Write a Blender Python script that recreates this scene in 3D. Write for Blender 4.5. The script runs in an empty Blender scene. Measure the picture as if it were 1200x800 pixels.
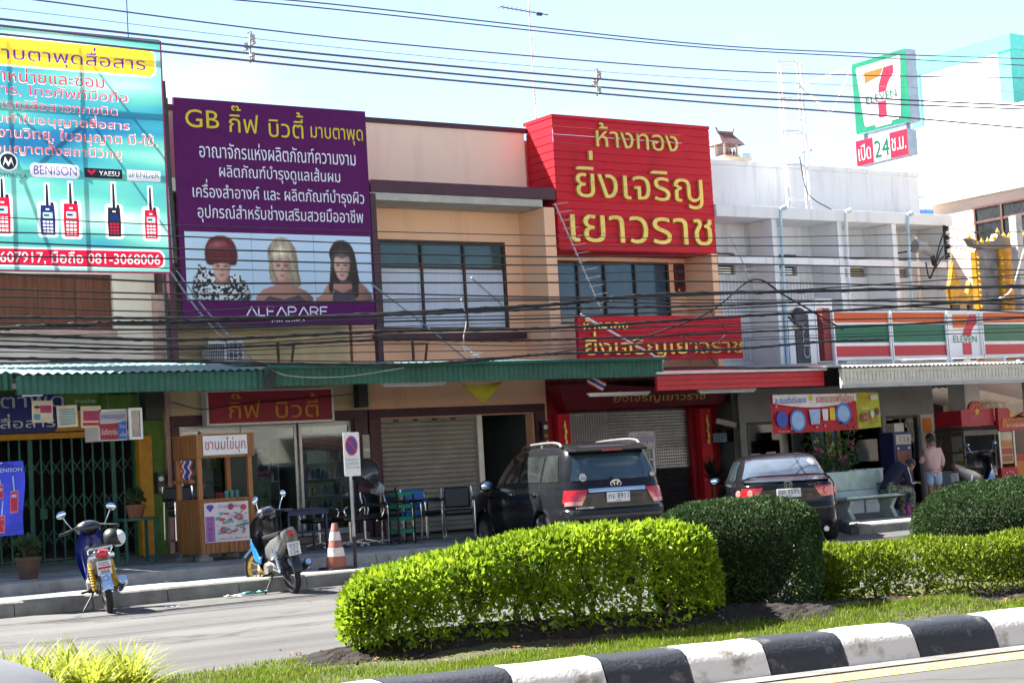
import bpy, math, random
import numpy as np
from mathutils import Vector, Matrix
R = math.radians
SC = bpy.context.scene
COL = SC.collection
random.seed(7)
# --- camera
cam_d = bpy.data.cameras.new("camera")
cam = bpy.data.objects.new("camera", cam_d)
COL.objects.link(cam)
cam_d.sensor_width = 36.0
cam_d.lens = 2052.4 / 1200 * 36.0
cam_d.clip_start = 0.1
cam_d.clip_end = 6000
_yaw, _pit, _rol = R(34.275), R(4.016), R(3.286)
_f = Vector((math.sin(_yaw) * math.cos(_pit), math.cos(_yaw) * math.cos(_pit), math.sin(_pit)))
_r0 = Vector((math.cos(_yaw), -math.sin(_yaw), 0))
_u0 = _r0.cross(_f)
_r = math.cos(_rol) * _r0 - math.sin(_rol) * _u0
_u = _r.cross(_f)
_m = Matrix((_r, _u, -_f)).transposed().to_4x4()
_m.translation = (0, 0, 1.5)
cam.matrix_world = _m
SC.camera = cam
# --- sky, sun, exposure
SUN_EL, SUN_AZ = R(52), R(38)          # azimuth counted from +Y towards -X
world = bpy.data.worlds.new("World")
SC.world = world
world.use_nodes = True
_nt = world.node_tree
_sky = _nt.nodes.new("ShaderNodeTexSky")
_sky.sky_type = 'NISHITA'
_sky.sun_disc = False
_sky.sun_elevation = SUN_EL
_sky.sun_rotation = SUN_AZ
_sky.air_density = 1.0
_sky.dust_density = 0.5
_sky.ozone_density = 4.0
_bg = _nt.nodes["Background"]
_tcw = _nt.nodes.new("ShaderNodeTexCoord")
_mpw = _nt.nodes.new("ShaderNodeMapping")
_mpw.inputs["Scale"].default_value = (3.2, 3.2, 9.0)
_nzw = _nt.nodes.new("ShaderNodeTexNoise")
_nzw.inputs["Scale"].default_value = 1.6
_nzw.inputs["Detail"].default_value = 7.0
_mrw = _nt.nodes.new("ShaderNodeMapRange")
_mrw.inputs[1].default_value, _mrw.inputs[2].default_value = 0.52, 0.78
_mrw.inputs[4].default_value = 0.75
_mxw = _nt.nodes.new("ShaderNodeMix")
_mxw.data_type = 'RGBA'
_mxw.inputs[7].default_value = (6.4, 6.5, 6.7, 1)
_nt.links.new(_tcw.outputs["Generated"], _mpw.inputs["Vector"])
_nt.links.new(_mpw.outputs[0], _nzw.inputs["Vector"])
_nt.links.new(_nzw.outputs["Fac"], _mrw.inputs[0])
_nt.links.new(_mrw.outputs[0], _mxw.inputs[0])
_nt.links.new(_sky.outputs[0], _mxw.inputs[6])
_nt.links.new(_mxw.outputs[2], _bg.inputs[0])
_bg.inputs[1].default_value = 0.0435
sun_d = bpy.data.lights.new("sun", 'SUN')
sun_d.energy = 5.0
sun_d.angle = R(0.53)
sun_d.color = (1.0, 0.95, 0.87)
sun = bpy.data.objects.new("sun", sun_d)
COL.objects.link(sun)
_s = Vector((-math.sin(SUN_AZ) * math.cos(SUN_EL), math.cos(SUN_AZ) * math.cos(SUN_EL), math.sin(SUN_EL)))
sun.rotation_euler = _s.to_track_quat('Z', 'Y').to_euler()
sun.location = (0, 20, 30)
SC.view_settings.view_transform = 'Standard'
SC.view_settings.look = 'None'
SC.view_settings.gamma = 1.0
SC.view_settings.exposure = 2.38
SC.view_settings.use_curve_mapping = False
SC.render.film_transparent = False
try:
 SC.cycles.max_bounces = 8
 SC.cycles.transparent_max_bounces = 12
except Exception:
 pass
# --- materials
def S(h):
 h = h.lstrip('#')
 out = []
 for i in (0, 2, 4):
  c = int(h[i:i + 2], 16) / 255
  out.append(c / 12.92 if c <= 0.04045 else ((c + 0.055) / 1.055) ** 2.4)
 return tuple(out)
_mc = {}
def mat(name, col, rough=0.6, metal=0.0, var=0.12, scale=6.0, bump=0.0, bscale=60.0, stretch=None, col2=None,
  coat=0.0, spec=0.5, trans=0.0, emit=0.0, alpha=1.0, island=0.0, transmission=0.0, ior=1.45, thresh=(0.35, 0.7)):
 if name in _mc:
  return _mc[name]
 if isinstance(col, str):
  col = S(col)
 if isinstance(col2, str):
  col2 = S(col2)
 m = bpy.data.materials.new(name)
 m.use_nodes = True
 nt = m.node_tree
 N, L = nt.nodes, nt.links
 p = N["Principled BSDF"]
 p.inputs["Roughness"].default_value = rough
 p.inputs["Metallic"].default_value = metal
 p.inputs["Specular IOR Level"].default_value = spec
 p.inputs["Coat Weight"].default_value = coat
 p.inputs["Coat Roughness"].default_value = 0.04
 p.inputs["Transmission Weight"].default_value = transmission
 p.inputs["IOR"].default_value = ior
 p.inputs["Alpha"].default_value = alpha
 base = col
 if col2 is None:
  col2 = tuple(c * (1 - var * 1.6) for c in col)
  base = tuple(min(1, c * (1 + var * 0.6)) for c in col)
 geo = N.new("ShaderNodeNewGeometry")
 mp = N.new("ShaderNodeMapping")
 st = stretch or (1, 1, 1)
 mp.inputs["Scale"].default_value = (scale * st[0], scale * st[1], scale * st[2])
 L.new(geo.outputs["Position"], mp.inputs["Vector"])
 nz = N.new("ShaderNodeTexNoise")
 nz.inputs["Scale"].default_value = 1.0
 nz.inputs["Detail"].default_value = 6.0
 nz.inputs["Roughness"].default_value = 0.62
 L.new(mp.outputs[0], nz.inputs["Vector"])
 rp = N.new("ShaderNodeMapRange")
 rp.inputs[1].default_value, rp.inputs[2].default_value = thresh
 L.new(nz.outputs["Fac"], rp.inputs[0])
 mx = N.new("ShaderNodeMix")
 mx.data_type = 'RGBA'
 mx.inputs[6].default_value = (*base, 1)
 mx.inputs[7].default_value = (*col2, 1)
 L.new(rp.outputs[0], mx.inputs[0])
 outc = mx.outputs[2]
 if island:
  hv = N.new("ShaderNodeHueSaturation")
  mr = N.new("ShaderNodeMapRange")
  mr.inputs[3].default_value, mr.inputs[4].default_value = 1 - island, 1 + island
  L.new(geo.outputs["Random Per Island"], mr.inputs[0])
  L.new(mr.outputs[0], hv.inputs["Value"])
  L.new(outc, hv.inputs["Color"])
  outc = hv.outputs[0]
 L.new(outc, p.inputs["Base Color"])
 if emit:
  L.new(outc, p.inputs["Emission Color"])
  p.inputs["Emission Strength"].default_value = emit
 if bump:
  n2 = N.new("ShaderNodeTexNoise")
  n2.inputs["Scale"].default_value = bscale
  n2.inputs["Detail"].default_value = 4.0
  L.new(geo.outputs["Position"], n2.inputs["Vector"])
  bp = N.new("ShaderNodeBump")
  bp.inputs["Strength"].default_value = bump
  bp.inputs["Distance"].default_value = 0.02
  L.new(n2.outputs["Fac"], bp.inputs["Height"])
  L.new(bp.outputs[0], p.inputs["Normal"])
 if trans:
  t = N.new("ShaderNodeBsdfTranslucent")
  L.new(outc, t.inputs["Color"])
  ms = N.new("ShaderNodeMixShader")
  ms.inputs[0].default_value = trans
  L.new(p.outputs[0], ms.inputs[1])
  L.new(t.outputs[0], ms.inputs[2])
  L.new(ms.outputs[0], N["Material Output"].inputs["Surface"])
 _mc[name] = m
 return m
def glass(name, tint='#b8cdd2', alpha=0.35, rough=0.03):
 """window glass: mostly see-through, mirror-like at grazing angles"""
 if name in _mc:
  return _mc[name]
 m = bpy.data.materials.new(name)
 m.use_nodes = True
 N, L = m.node_tree.nodes, m.node_tree.links
 N.remove(N["Principled BSDF"])
 tr = N.new("ShaderNodeBsdfTransparent")
 tr.inputs[0].default_value = (*S(tint), 1)
 gl = N.new("ShaderNodeBsdfGlossy")
 gl.inputs["Roughness"].default_value = rough
 gl.inputs["Color"].default_value = (0.5, 0.53, 0.55, 1)
 fr = N.new("ShaderNodeFresnel")
 fr.inputs[0].default_value = 1.5
 ad = N.new("ShaderNodeMath")
 ad.operation = 'ADD'
 ad.use_clamp = True
 ad.inputs[1].default_value = alpha
 L.new(fr.outputs[0], ad.inputs[0])
 ms = N.new("ShaderNodeMixShader")
 L.new(ad.outputs[0], ms.inputs[0])
 L.new(tr.outputs[0], ms.inputs[1])
 L.new(gl.outputs[0], ms.inputs[2])
 L.new(ms.outputs[0], N["Material Output"].inputs["Surface"])
 _mc[name] = m
 return m
# --- mesh builder
_tc, _gc = {}, {}
from mathutils.geometry import delaunay_2d_cdt
def winding(loops, c):
 """winding number of closed 2-D loops round each point of c"""
 w = np.zeros(len(c))
 for l in loops:
  lo, hi = l.min(0), l.max(0)
  k = np.where((c[:, 0] > lo[0]) & (c[:, 0] < hi[0]) & (c[:, 1] > lo[1]) & (c[:, 1] < hi[1]))[0]
  if not len(k):
   continue
  p, (a, b) = c[k], (l, np.roll(l, -1, 0))
  y = p[:, 1:2]
  up = (a[None, :, 1] <= y) & (b[None, :, 1] > y)
  dn = (a[None, :, 1] > y) & (b[None, :, 1] <= y)
  side = (b[None, :, 0] - a[None, :, 0]) * (y - a[None, :, 1]) - (p[:, 0:1] - a[None, :, 0]) * (b[None, :, 1] - a[None, :, 1])
  w[k] += (up & (side > 0)).sum(1) - (dn & (side < 0)).sum(1).astype(float)
 return w
def cdt(loops):
 """triangles of the plane cut along all loops"""
 vs, es = [], []
 for l in loops:
  n = len(vs)
  vs += [Vector((float(p[0]), float(p[1]))) for p in l]
  es += [(n + i, n + (i + 1) % len(l)) for i in range(len(l))]
 r = delaunay_2d_cdt(vs, es, [], 0, 1e-6)
 v = np.array([tuple(p) for p in r[0]])
 return v, [tuple(f) for f in r[2]]
def outlines(s, off):
 k = (s, off)
 if k not in _gc:
  c = bpy.data.curves.new('t', 'FONT')
  c.body = s
  c.offset = off
  c.resolution_u = 3
  c.fill_mode = 'NONE'
  o = bpy.data.objects.new('t', c)
  COL.objects.link(o)
  dg = bpy.context.evaluated_depsgraph_get()
  me = bpy.data.meshes.new_from_object(o.evaluated_get(dg), depsgraph=dg)
  v = np.zeros(len(me.vertices) * 3)
  me.vertices.foreach_get('co', v)
  v = v.reshape(-1, 3)[:, :2]
  nxt = {}
  for e in me.edges:
   a, b = e.vertices
   nxt.setdefault(a, []).append(b)
   nxt.setdefault(b, []).append(a)
  seen, loops = set(), []
  for i in range(len(v)):
   if i in seen or i not in nxt:
    continue
   l, p, q = [i], None, i
   seen.add(i)
   while True:
    cand = [j for j in sorted(nxt[q]) if j not in seen]
    if not cand:
     break
    q = (q + 1) if (q + 1) in cand else cand[0]
    seen.add(q)
    l.append(q)
   if len(l) > 2:
    loops.append(v[l].copy())
  _gc[k] = loops
  bpy.data.objects.remove(o)
  bpy.data.curves.remove(c)
  bpy.data.meshes.remove(me)
 return _gc[k]
TONES, UPPER = '\u0e48\u0e49\u0e4a\u0e4b\u0e4c', '\u0e34\u0e35\u0e36\u0e37\u0e31\u0e4d\u0e47'
def line_loops(s, off):
 """outlines of a line of text scaled to the unit box; a Thai tone mark above a vowel is raised"""
 k = (s, off)
 if k not in _tc:
  base, lift = '', []
  for ch in s:
   if ch in TONES and base and base[-1] in UPPER:
    lift.append((base, ch))
   else:
    base += ch
  loops = [l.copy() for l in outlines(base, off)]
  xmax = lambda q: max(l[:, 0].max() for l in outlines(q, 0))
  for pre, ch in lift:
   adv = xmax(pre + '|') - xmax('|')
   loops += [l + np.array([adv, 0.235]) for l in outlines(ch, off)]
  al = np.vstack(loops)
  lo, sz = al.min(0), al.max(0) - al.min(0)
  _tc[k] = [(l - lo) / sz for l in loops]
 return _tc[k]
_fc = {}
def glyphs(s, off, ext):
 k = (s, off, ext)
 if k not in _fc:
  loops = line_loops(s, off)
  v, fs = cdt(loops)
  c = np.array([v[list(f)].mean(0) for f in fs])
  w = winding(loops, c)
  keep = [f for f, q in zip(fs, w) if abs(q) > .5]
  v3 = np.hstack([v, np.full((len(v), 1), 1.0 if ext else 0.0)])
  sides = [False] * len(keep)
  if ext:
   n = len(v)
   ed = {}
   for f in keep:
    for a, b in zip(f, f[1:] + f[:1]):
     ed[(a, b)] = 1
   walls = [(b, a, a + n, b + n) for (a, b) in ed if (b, a) not in ed]
   v3 = np.vstack([v3, np.hstack([v, np.zeros((n, 1))])])
   keep = keep + walls
   sides += [True] * len(walls)
  _fc[k] = (v3, keep, sides, None)
 return _fc[k]
def V(*a):
 return Vector(a)
class MB:
 def __init__(self):
  self.v, self.f, self.m = [], [], []
  self.seg = []
  self.T = None
 def _p(self, pts):
  b = len(self.v)
  if self.T is not None:
   pts = [self.T @ Vector(p) for p in pts]
  self.v.extend([tuple(p) for p in pts])
  return b
 def poly(self, pts, m=0):
  b = self._p(pts)
  self.f.append(tuple(range(b, b + len(pts))))
  self.m.append(m)
  return self
 def faces(self, pts, fs, m=0):
  b = self._p(pts)
  for f in fs:
   self.f.append(tuple(i + b for i in f))
   self.m.append(m)
  return self
 def box(self, x0, x1, y0, y1, z0, z1, m=0):
  p = [(x, y, z) for z in (z0, z1) for y in (y0, y1) for x in (x0, x1)]
  return self.faces(p, [(0, 2, 3, 1), (4, 5, 7, 6), (0, 1, 5, 4), (2, 6, 7, 3), (0, 4, 6, 2), (1, 3, 7, 5)], m)
 def obox(self, c, size, M=None, m=0):
  sx, sy, sz = (k / 2 for k in size)
  M = M or Matrix.Identity(3)
  p = [Vector(c) + M @ Vector((x, y, z)) for z in (-sz, sz) for y in (-sy, sy) for x in (-sx, sx)]
  return self.faces(p, [(0, 2, 3, 1), (4, 5, 7, 6), (0, 1, 5, 4), (2, 6, 7, 3), (0, 4, 6, 2), (1, 3, 7, 5)], m)
 def bar(self, a, b, w, h=None, m=0, up=(0, 0, 1)):
  """square bar from a to b"""
  a, b = Vector(a), Vector(b)
  d = (b - a)
  L = d.length
  d.normalize()
  upv = Vector(up)
  if abs(d.dot(upv)) > 0.98:
   upv = Vector((0, 1, 0))
  s = d.cross(upv).normalized()
  t = s.cross(d)
  M = Matrix((d, s, t)).transposed()
  return self.obox((a + b) / 2, (L, w, h or w), M, m)
 def tube(self, pts, r, n=8, m=0, closed=False):
  pts = [Vector(p) for p in pts]
  k = len(pts)
  rr = r if isinstance(r, (list, tuple)) else [r] * k
  out = []
  prev = None
  for i, p in enumerate(pts):
   if closed:
    d = pts[(i + 1) % k] - pts[i - 1]
   else:
    d = pts[min(i + 1, k - 1)] - pts[max(i - 1, 0)]
   if d.length < 1e-9:
    d = Vector((0, 0, 1))
   d.normalize()
   if prev is None:
    a = Vector((0, 0, 1)) if abs(d.z) < 0.9 else Vector((1, 0, 0))
    s = d.cross(a).normalized()
   else:
    s = (prev - d * prev.dot(d))
    s = s.normalized() if s.length > 1e-6 else d.orthogonal().normalized()
   prev = s
   t = d.cross(s)
   out += [p + rr[i] * (math.cos(2 * math.pi * j / n) * s + math.sin(2 * math.pi * j / n) * t) for j in range(n)]
  fs = []
  for i in range(k if closed else k - 1):
   i2 = (i + 1) % k
   for j in range(n):
    j2 = (j + 1) % n
    fs.append((i * n + j, i * n + j2, i2 * n + j2, i2 * n + j))
  if not closed:
   fs.append(tuple(range(n - 1, -1, -1)))
   fs.append(tuple(range((k - 1) * n, k * n)))
  return self.faces(out, fs, m)
 def cyl(self, a, b, r0, r1=None, n=16, m=0):
  return self.tube([a, b], [r0, r0 if r1 is None else r1], n, m)
 def lathe(self, prof, c=(0, 0, 0), n=24, m=0, axis='z', capped=False):
  pts, fs = [], []
  k = len(prof)
  for j in range(n):
   a = 2 * math.pi * j / n
   for r, h in prof:
    x, y = r * math.cos(a), r * math.sin(a)
    p = (x, y, h) if axis == 'z' else ((x, h, y) if axis == 'y' else (h, x, y))
    pts.append((p[0] + c[0], p[1] + c[1], p[2] + c[2]))
  for j in range(n):
   j2 = (j + 1) % n
   for i in range(k - 1):
    fs.append((j * k + i, j2 * k + i, j2 * k + i + 1, j * k + i + 1))
  if capped:
   fs.append(tuple(j * k for j in range(n))[::-1])
   fs.append(tuple(j * k + k - 1 for j in range(n)))
  return self.faces(pts, fs, m)
 def sphere(self, c, r, nu=14, nv=9, m=0, M=None):
  r = r if isinstance(r, (list, tuple)) else (r, r, r)
  pts, fs = [], []
  for i in range(nv + 1):
   t = math.pi * i / nv
   for j in range(nu):
    a = 2 * math.pi * j / nu
    q = Vector((r[0] * math.sin(t) * math.cos(a), r[1] * math.sin(t) * math.sin(a), r[2] * math.cos(t)))
    if M is not None:
     q = M @ q
    pts.append(Vector(c) + q)
  for i in range(nv):
   for j in range(nu):
    j2 = (j + 1) % nu
    fs.append((i * nu + j, (i + 1) * nu + j, (i + 1) * nu + j2, i * nu + j2))
  return self.faces(pts, fs, m)
 def prism(self, poly, o, U, Vv, depth, m=0):
  """2-D outline on the plane o + u*U + v*V, extruded by the vector depth"""
  o, U, Vv, dd = Vector(o), Vector(U), Vector(Vv), Vector(depth)
  a = [o + U * p[0] + Vv * p[1] for p in poly]
  n = len(a)
  pts = a + [p + dd for p in a]
  fs = [tuple(range(n)), tuple(range(2 * n - 1, n - 1, -1))]
  fs += [(i, i + n, (i + 1) % n + n, (i + 1) % n) for i in range(n)]
  return self.faces(pts, fs, m)
 def plate(self, poly, y, m=0, t=0.004):
  """outline in X,Z standing on a wall that faces -Y; its front lies at y"""
  return self.prism(poly, (0, y, 0), (1, 0, 0), (0, 0, 1), (0, t, 0), m)
 def grid(self, rows, m=0, closed_u=False):
  nr, nc = len(rows), len(rows[0])
  pts = [p for r in rows for p in r]
  fs = []
  for i in range(nr - 1):
   for j in range(nc if closed_u else nc - 1):
    j2 = (j + 1) % nc
    fs.append((i * nc + j, i * nc + j2, (i + 1) * nc + j2, (i + 1) * nc + j))
  return self.faces(pts, fs, m)
 def text(self, s, o, U, W, w, h, depth=0.0, m=0, bold=0.0, mside=None, mark=True):
  """lettering scaled into the box w x h whose lower left corner is o"""
  v, fs, zs, sz = glyphs(s, bold, depth > 0)
  o, U, W = Vector(o), Vector(U), Vector(W)
  nn = U.cross(W)
  pts = [o + U * (p[0] * w) + W * (p[1] * h) + nn * (p[2] * depth if depth else 0) for p in v]
  if mark: self.seg.append((len(self.v), len(self.f)))
  b = self._p(pts)
  for f, z in zip(fs, zs):
   self.f.append(tuple(i + b for i in f))
   self.m.append(mside if (z and mside is not None) else m)
  return self
 def ft(self, s, x0, x1, z0, z1, y, depth=0.0, m=0, bold=0.0, mside=None, mark=True):
  return self.text(s, (x0, y, z0), (1, 0, 0), (0, 0, 1), x1 - x0, z1 - z0, depth, m, bold, mside, mark)
 def build(self, name, mats, parent=None, smooth=False, label=None, bev=0.0, world=True, ang=35):
  if name == 'lettering' and len(self.seg) > 1:
   for i in range(len(self.seg)):
    q = MB()
    va, fa = self.seg[i] if i else (0, 0)
    vb, fb = self.seg[i + 1] if i + 1 < len(self.seg) else (len(self.v), len(self.f))
    q.v, q.f, q.m = self.v[va:vb], [tuple(k - va for k in f) for f in self.f[fa:fb]], self.m[fa:fb]
    o = q.build(name, mats, parent, smooth, label, bev, world, ang)
   return o
  v = self.v
  if parent is not None and world:
   inv = WM[parent.name].inverted()
   v = [tuple(inv @ Vector(p)) for p in v]
  me = bpy.data.meshes.new(name)
  me.from_pydata(v, [], self.f)
  mats = mats if isinstance(mats, (list, tuple)) else [mats]
  for q in mats:
   me.materials.append(q)
  if len(mats) > 1:
   me.polygons.foreach_set('material_index', self.m)
  if smooth:
   me.polygons.foreach_set('use_smooth', [True] * len(me.polygons))
   me.update()
   if ang < 180:
    me.set_sharp_from_angle(angle=R(ang))
  me.update()
  o = bpy.data.objects.new(name, me)
  COL.objects.link(o)
  if bev:
   b = o.modifiers.new('bevel', 'BEVEL')
   b.width = bev
   b.segments = 2
   b.limit_method = 'ANGLE'
  if parent is not None:
   o.parent = parent
   WM[o.name] = WM[parent.name]
  if label:
   o['label'] = label
  return o
WM = {}
def thing(name, label, cat, loc=(0, 0, 0), rotz=0.0, group=None):
 o = bpy.data.objects.new(name, None)
 o.empty_display_size = 0.1
 COL.objects.link(o)
 o.location = loc
 o.rotation_euler = (0, 0, rotz)
 o['label'] = label
 o['category'] = cat
 if group:
  o['group'] = group
 WM[o.name] = Matrix.Translation(loc) @ Matrix.Rotation(rotz, 4, 'Z')
 return o
def solo(mb, name, mats, label, cat, group=None, smooth=False, bev=0.0, kind=None, ang=35):
 """a thing that is one mesh; its origin goes to the middle of its base"""
 a = np.array(mb.v)
 lo, hi = a.min(0), a.max(0)
 c = Vector(((lo[0] + hi[0]) / 2, (lo[1] + hi[1]) / 2, lo[2]))
 mb.v = [tuple(Vector(p) - c) for p in mb.v]
 o = mb.build(name, mats, None, smooth, label, bev, ang=ang)
 o.location = c
 WM[o.name] = Matrix.Translation(c)
 if cat:
  o['category'] = cat
 if group:
  o['group'] = group
 if kind:
  o['kind'] = kind
 return o
def struct(mb, name, mats, smooth=False, kind='structure'):
 o = mb.build(name, mats, None, smooth)
 o['kind'] = kind
 WM[o.name] = Matrix.Identity(4)
 return o
def copy_tree(o, loc, rotz=None, label=None, parent=None):
 c = o.copy()
 COL.objects.link(c)
 if parent is None:
  c.location = loc
  if rotz is not None:
   c.rotation_euler = (0, 0, rotz)
  if label:
   c['label'] = label
  WM[c.name] = Matrix.Translation(loc) @ Matrix.Rotation(c.rotation_euler[2], 4, 'Z')
 else:
  c.parent = parent
 for ch in list(o.children):
  copy_tree(ch, None, parent=c)
 return c
def smooth_closed(pts, k=6):
 """closed Catmull-Rom through 2-D points"""
 n = len(pts)
 out = []
 for i in range(n):
  p0, p1, p2, p3 = (np.array(pts[(i + j) % n], float) for j in (-1, 0, 1, 2))
  for s in range(k):
   t = s / k
   out.append(tuple(0.5 * ((2 * p1) + (-p0 + p2) * t + (2 * p0 - 5 * p1 + 4 * p2 - p3) * t ** 2 + (-p0 + 3 * p1 - 3 * p2 + p3) * t ** 3)))
 return out
def spline(pts, k=8):
 pts = [np.array(p, float) for p in pts]
 pts = [2 * pts[0] - pts[1]] + pts + [2 * pts[-1] - pts[-2]]
 out = []
 for i in range(1, len(pts) - 2):
  p0, p1, p2, p3 = pts[i - 1:i + 3]
  for s in range(k):
   t = s / k
   out.append(tuple(0.5 * ((2 * p1) + (-p0 + p2) * t + (2 * p0 - 5 * p1 + 4 * p2 - p3) * t ** 2 + (-p0 + 3 * p1 - 3 * p2 + p3) * t ** 3)))
 out.append(tuple(pts[-2]))
 return out
def rrect(x0, x1, z0, z1, r, n=5):
 out = []
 for cx, cz, a0 in ((x1 - r, z1 - r, 0), (x0 + r, z1 - r, 90), (x0 + r, z0 + r, 180), (x1 - r, z0 + r, 270)):
  for i in range(n + 1):
   a = R(a0 + 90 * i / n)
   out.append((cx + r * math.cos(a), cz + r * math.sin(a)))
 return out
def ell(cx, cz, rx, rz, n=24, rot=0.0):
 out = []
 for i in range(n):
  a = 2 * math.pi * i / n
  x, z = rx * math.cos(a), rz * math.sin(a)
  out.append((cx + x * math.cos(rot) - z * math.sin(rot), cz + x * math.sin(rot) + z * math.cos(rot)))
 return out
# --- common materials
M = {}
def asphalt():
 """worn road: speckled aggregate, pale tyre tracks along the road, patches, cracks and oil"""
 m = bpy.data.materials.new('worn_asphalt')
 m.use_nodes = True
 N, L = m.node_tree.nodes, m.node_tree.links
 p = N["Principled BSDF"]
 p.inputs["Roughness"].default_value = .85
 geo = N.new("ShaderNodeNewGeometry")
 def noise(sc, scale=(1, 1, 1), det=4):
  mp = N.new("ShaderNodeMapping"); mp.inputs["Scale"].default_value = scale
  L.new(geo.outputs["Position"], mp.inputs[0])
  n = N.new("ShaderNodeTexNoise"); n.inputs["Scale"].default_value = sc; n.inputs["Detail"].default_value = det
  L.new(mp.outputs[0], n.inputs["Vector"])
  return n.outputs["Fac"]
 def rng(x, a, b, c, d):
  r = N.new("ShaderNodeMapRange")
  for i, v in enumerate((a, b, c, d)): r.inputs[i + 1].default_value = v
  L.new(x, r.inputs[0])
  return r.outputs[0]
 def mul(a, b):
  q = N.new("ShaderNodeMath"); q.operation = 'MULTIPLY'; L.new(a, q.inputs[0]); L.new(b, q.inputs[1])
  return q.outputs[0]
 vo = N.new("ShaderNodeTexVoronoi"); vo.feature = 'DISTANCE_TO_EDGE'; vo.inputs["Scale"].default_value = .33
 mp = N.new("ShaderNodeMapping"); L.new(geo.outputs["Position"], mp.inputs[0])
 ad = N.new("ShaderNodeVectorMath"); ad.operation = 'ADD'; nv = N.new("ShaderNodeTexNoise"); nv.inputs["Scale"].default_value = 1.2
 L.new(geo.outputs["Position"], nv.inputs["Vector"]); L.new(mp.outputs[0], ad.inputs[0]); L.new(nv.outputs["Color"], ad.inputs[1]); L.new(ad.outputs[0], vo.inputs["Vector"])
 f = rng(noise(150, det=2), .3, .7, .55, 1.45)
 f = mul(f, rng(noise(.55, (.10, 1.5, 1)), .35, .65, .68, 1.25))
 f = mul(f, rng(noise(.9, (.5, .8, 1)), .35, .7, 1.12, .82))
 f = mul(f, rng(vo.outputs["Distance"], .0, .016, .4, 1.0))
 f = mul(f, rng(noise(1.7, (.7, 1, 1), 2), .62, .74, 1.0, .5))
 cb = N.new("ShaderNodeMix"); cb.data_type = 'RGBA'; cb.blend_type = 'MULTIPLY'; cb.inputs[0].default_value = 1
 cb.inputs[6].default_value = (.066, .065, .063, 1)
 L.new(f, cb.inputs[7]); L.new(cb.outputs[2], p.inputs["Base Color"])
 bp = N.new("ShaderNodeBump"); bp.inputs["Strength"].default_value = .5; bp.inputs["Distance"].default_value = .01
 L.new(noise(170, det=2), bp.inputs["Height"]); L.new(bp.outputs[0], p.inputs["Normal"])
 return m
M['asphalt'] = asphalt()
M['kerb_stone'] = mat('kerb_stone', (0.22, 0.21, 0.19), 0.9, var=0.3, scale=2.4, bump=0.5, bscale=70)
M['paving'] = mat('paving', (0.27, 0.265, 0.25), 0.9, var=0.4, scale=1.1, bump=0.5, bscale=60)
M['terrace'] = mat('terrace', (0.30, 0.295, 0.28), 0.85, var=0.35, scale=1.6, bump=0.4, bscale=50)
M['soil'] = mat('soil', (0.016, 0.011, 0.008), 0.95, var=0.5, scale=9, bump=1.0, bscale=45)
M['turf'] = mat('turf', (0.07, 0.085, 0.028), 0.95, var=0.4, scale=5, bump=0.9, bscale=90)
M['ground'] = mat('ground', (0.30, 0.28, 0.24), 0.95, var=0.2, scale=0.4)
M['white_paint'] = mat('white_paint', (0.52, 0.515, 0.50), 0.75, col2=(0.20, 0.18, 0.15), scale=4.5, thresh=(0.54, 0.68), bump=0.3, bscale=40)
M['black_paint'] = mat('black_paint', (0.016, 0.019, 0.027), 0.65, col2=(0.11, 0.10, 0.095), scale=6.0, thresh=(0.58, 0.7), bump=0.3, bscale=40)
M['yellow_line'] = mat('yellow_line', (0.46, 0.31, 0.08), 0.8, col2=(0.30, 0.26, 0.20), scale=9, thresh=(0.5, 0.75))
M['white_line'] = mat('white_line', (0.62, 0.61, 0.57), 0.8, col2=(0.3, 0.29, 0.27), scale=9, thresh=(0.5, 0.75))
# --- ground, road, kerbs
b = MB(); b.poly([(-900, -900, -0.06), (900, -900, -0.06), (900, 900, -0.06), (-900, 900, -0.06)])
struct(b, 'ground', M['ground'])
b = MB()
xs = [-60, -20, 0, 5, 10, 15, 20, 30, 60, 140]
b.grid([[(x, y, 0.0) for x in xs] for y in (-14, 0, 6, 12, 18, 21.32)])
b.poly([(16.55, 21.3, -0.004), (21.15, 21.3, -0.004), (23.6, 24.6, -0.004), (23.6, 26.6, -0.004), (16.55, 26.6, -0.004)])
struct(b, 'road', M['asphalt'])
b = MB()
b.poly([(-60, 12.20, .004), (140, 12.20, .004), (140, 12.30, .004), (-60, 12.30, .004)])
struct(b, 'white_road_line', M['white_line'])
b = MB()
def kerb_run(x0, y0, x1, y1, h=0.185, w=0.2, seg=1.0):
 d = Vector((x1 - x0, y1 - y0, 0)); L = d.length; d.normalize(); s = Vector((-d.y, d.x, 0))
 n = max(1, round(L / seg))
 for i in range(n):
  a = Vector((x0, y0, 0)) + d * (L * i / n + 0.006); e = Vector((x0, y0, 0)) + d * (L * (i + 1) / n - 0.006)
  j = random.uniform(-.006, .006)
  pr = [(0, -0.05), (0.012, h * .6), (0.03, h - 0.02 + j), (0.055, h + j), (w, h + j), (w, -0.05)]
  A = [a + s * p + Vector((0, 0, q)) for p, q in pr]; E2 = [e + s * p + Vector((0, 0, q)) for p, q in pr]
  k = len(pr)
  b.faces(A + E2, [(i2, i2 + 1, i2 + 1 + k, i2 + k) for i2 in range(k - 1)] + [tuple(range(k))[::-1], tuple(range(k, 2 * k))])
kerb_run(-30, 21.3, 14.95, 21.3)
kerb_run(21.35, 21.3, 60, 21.3, h=0.15)
kerb_run(23.7, 24.4, 21.35, 21.3, h=0.15)
struct(b, 'far_kerb', M['kerb_stone'])
b = MB()
b.prism([(-30, 21.5), (14.95, 21.5), (15.35, 23.0), (-30, 23.0)], (0, 0, -.05), (1, 0, 0), (0, 1, 0), (0, 0, .23))
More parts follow.
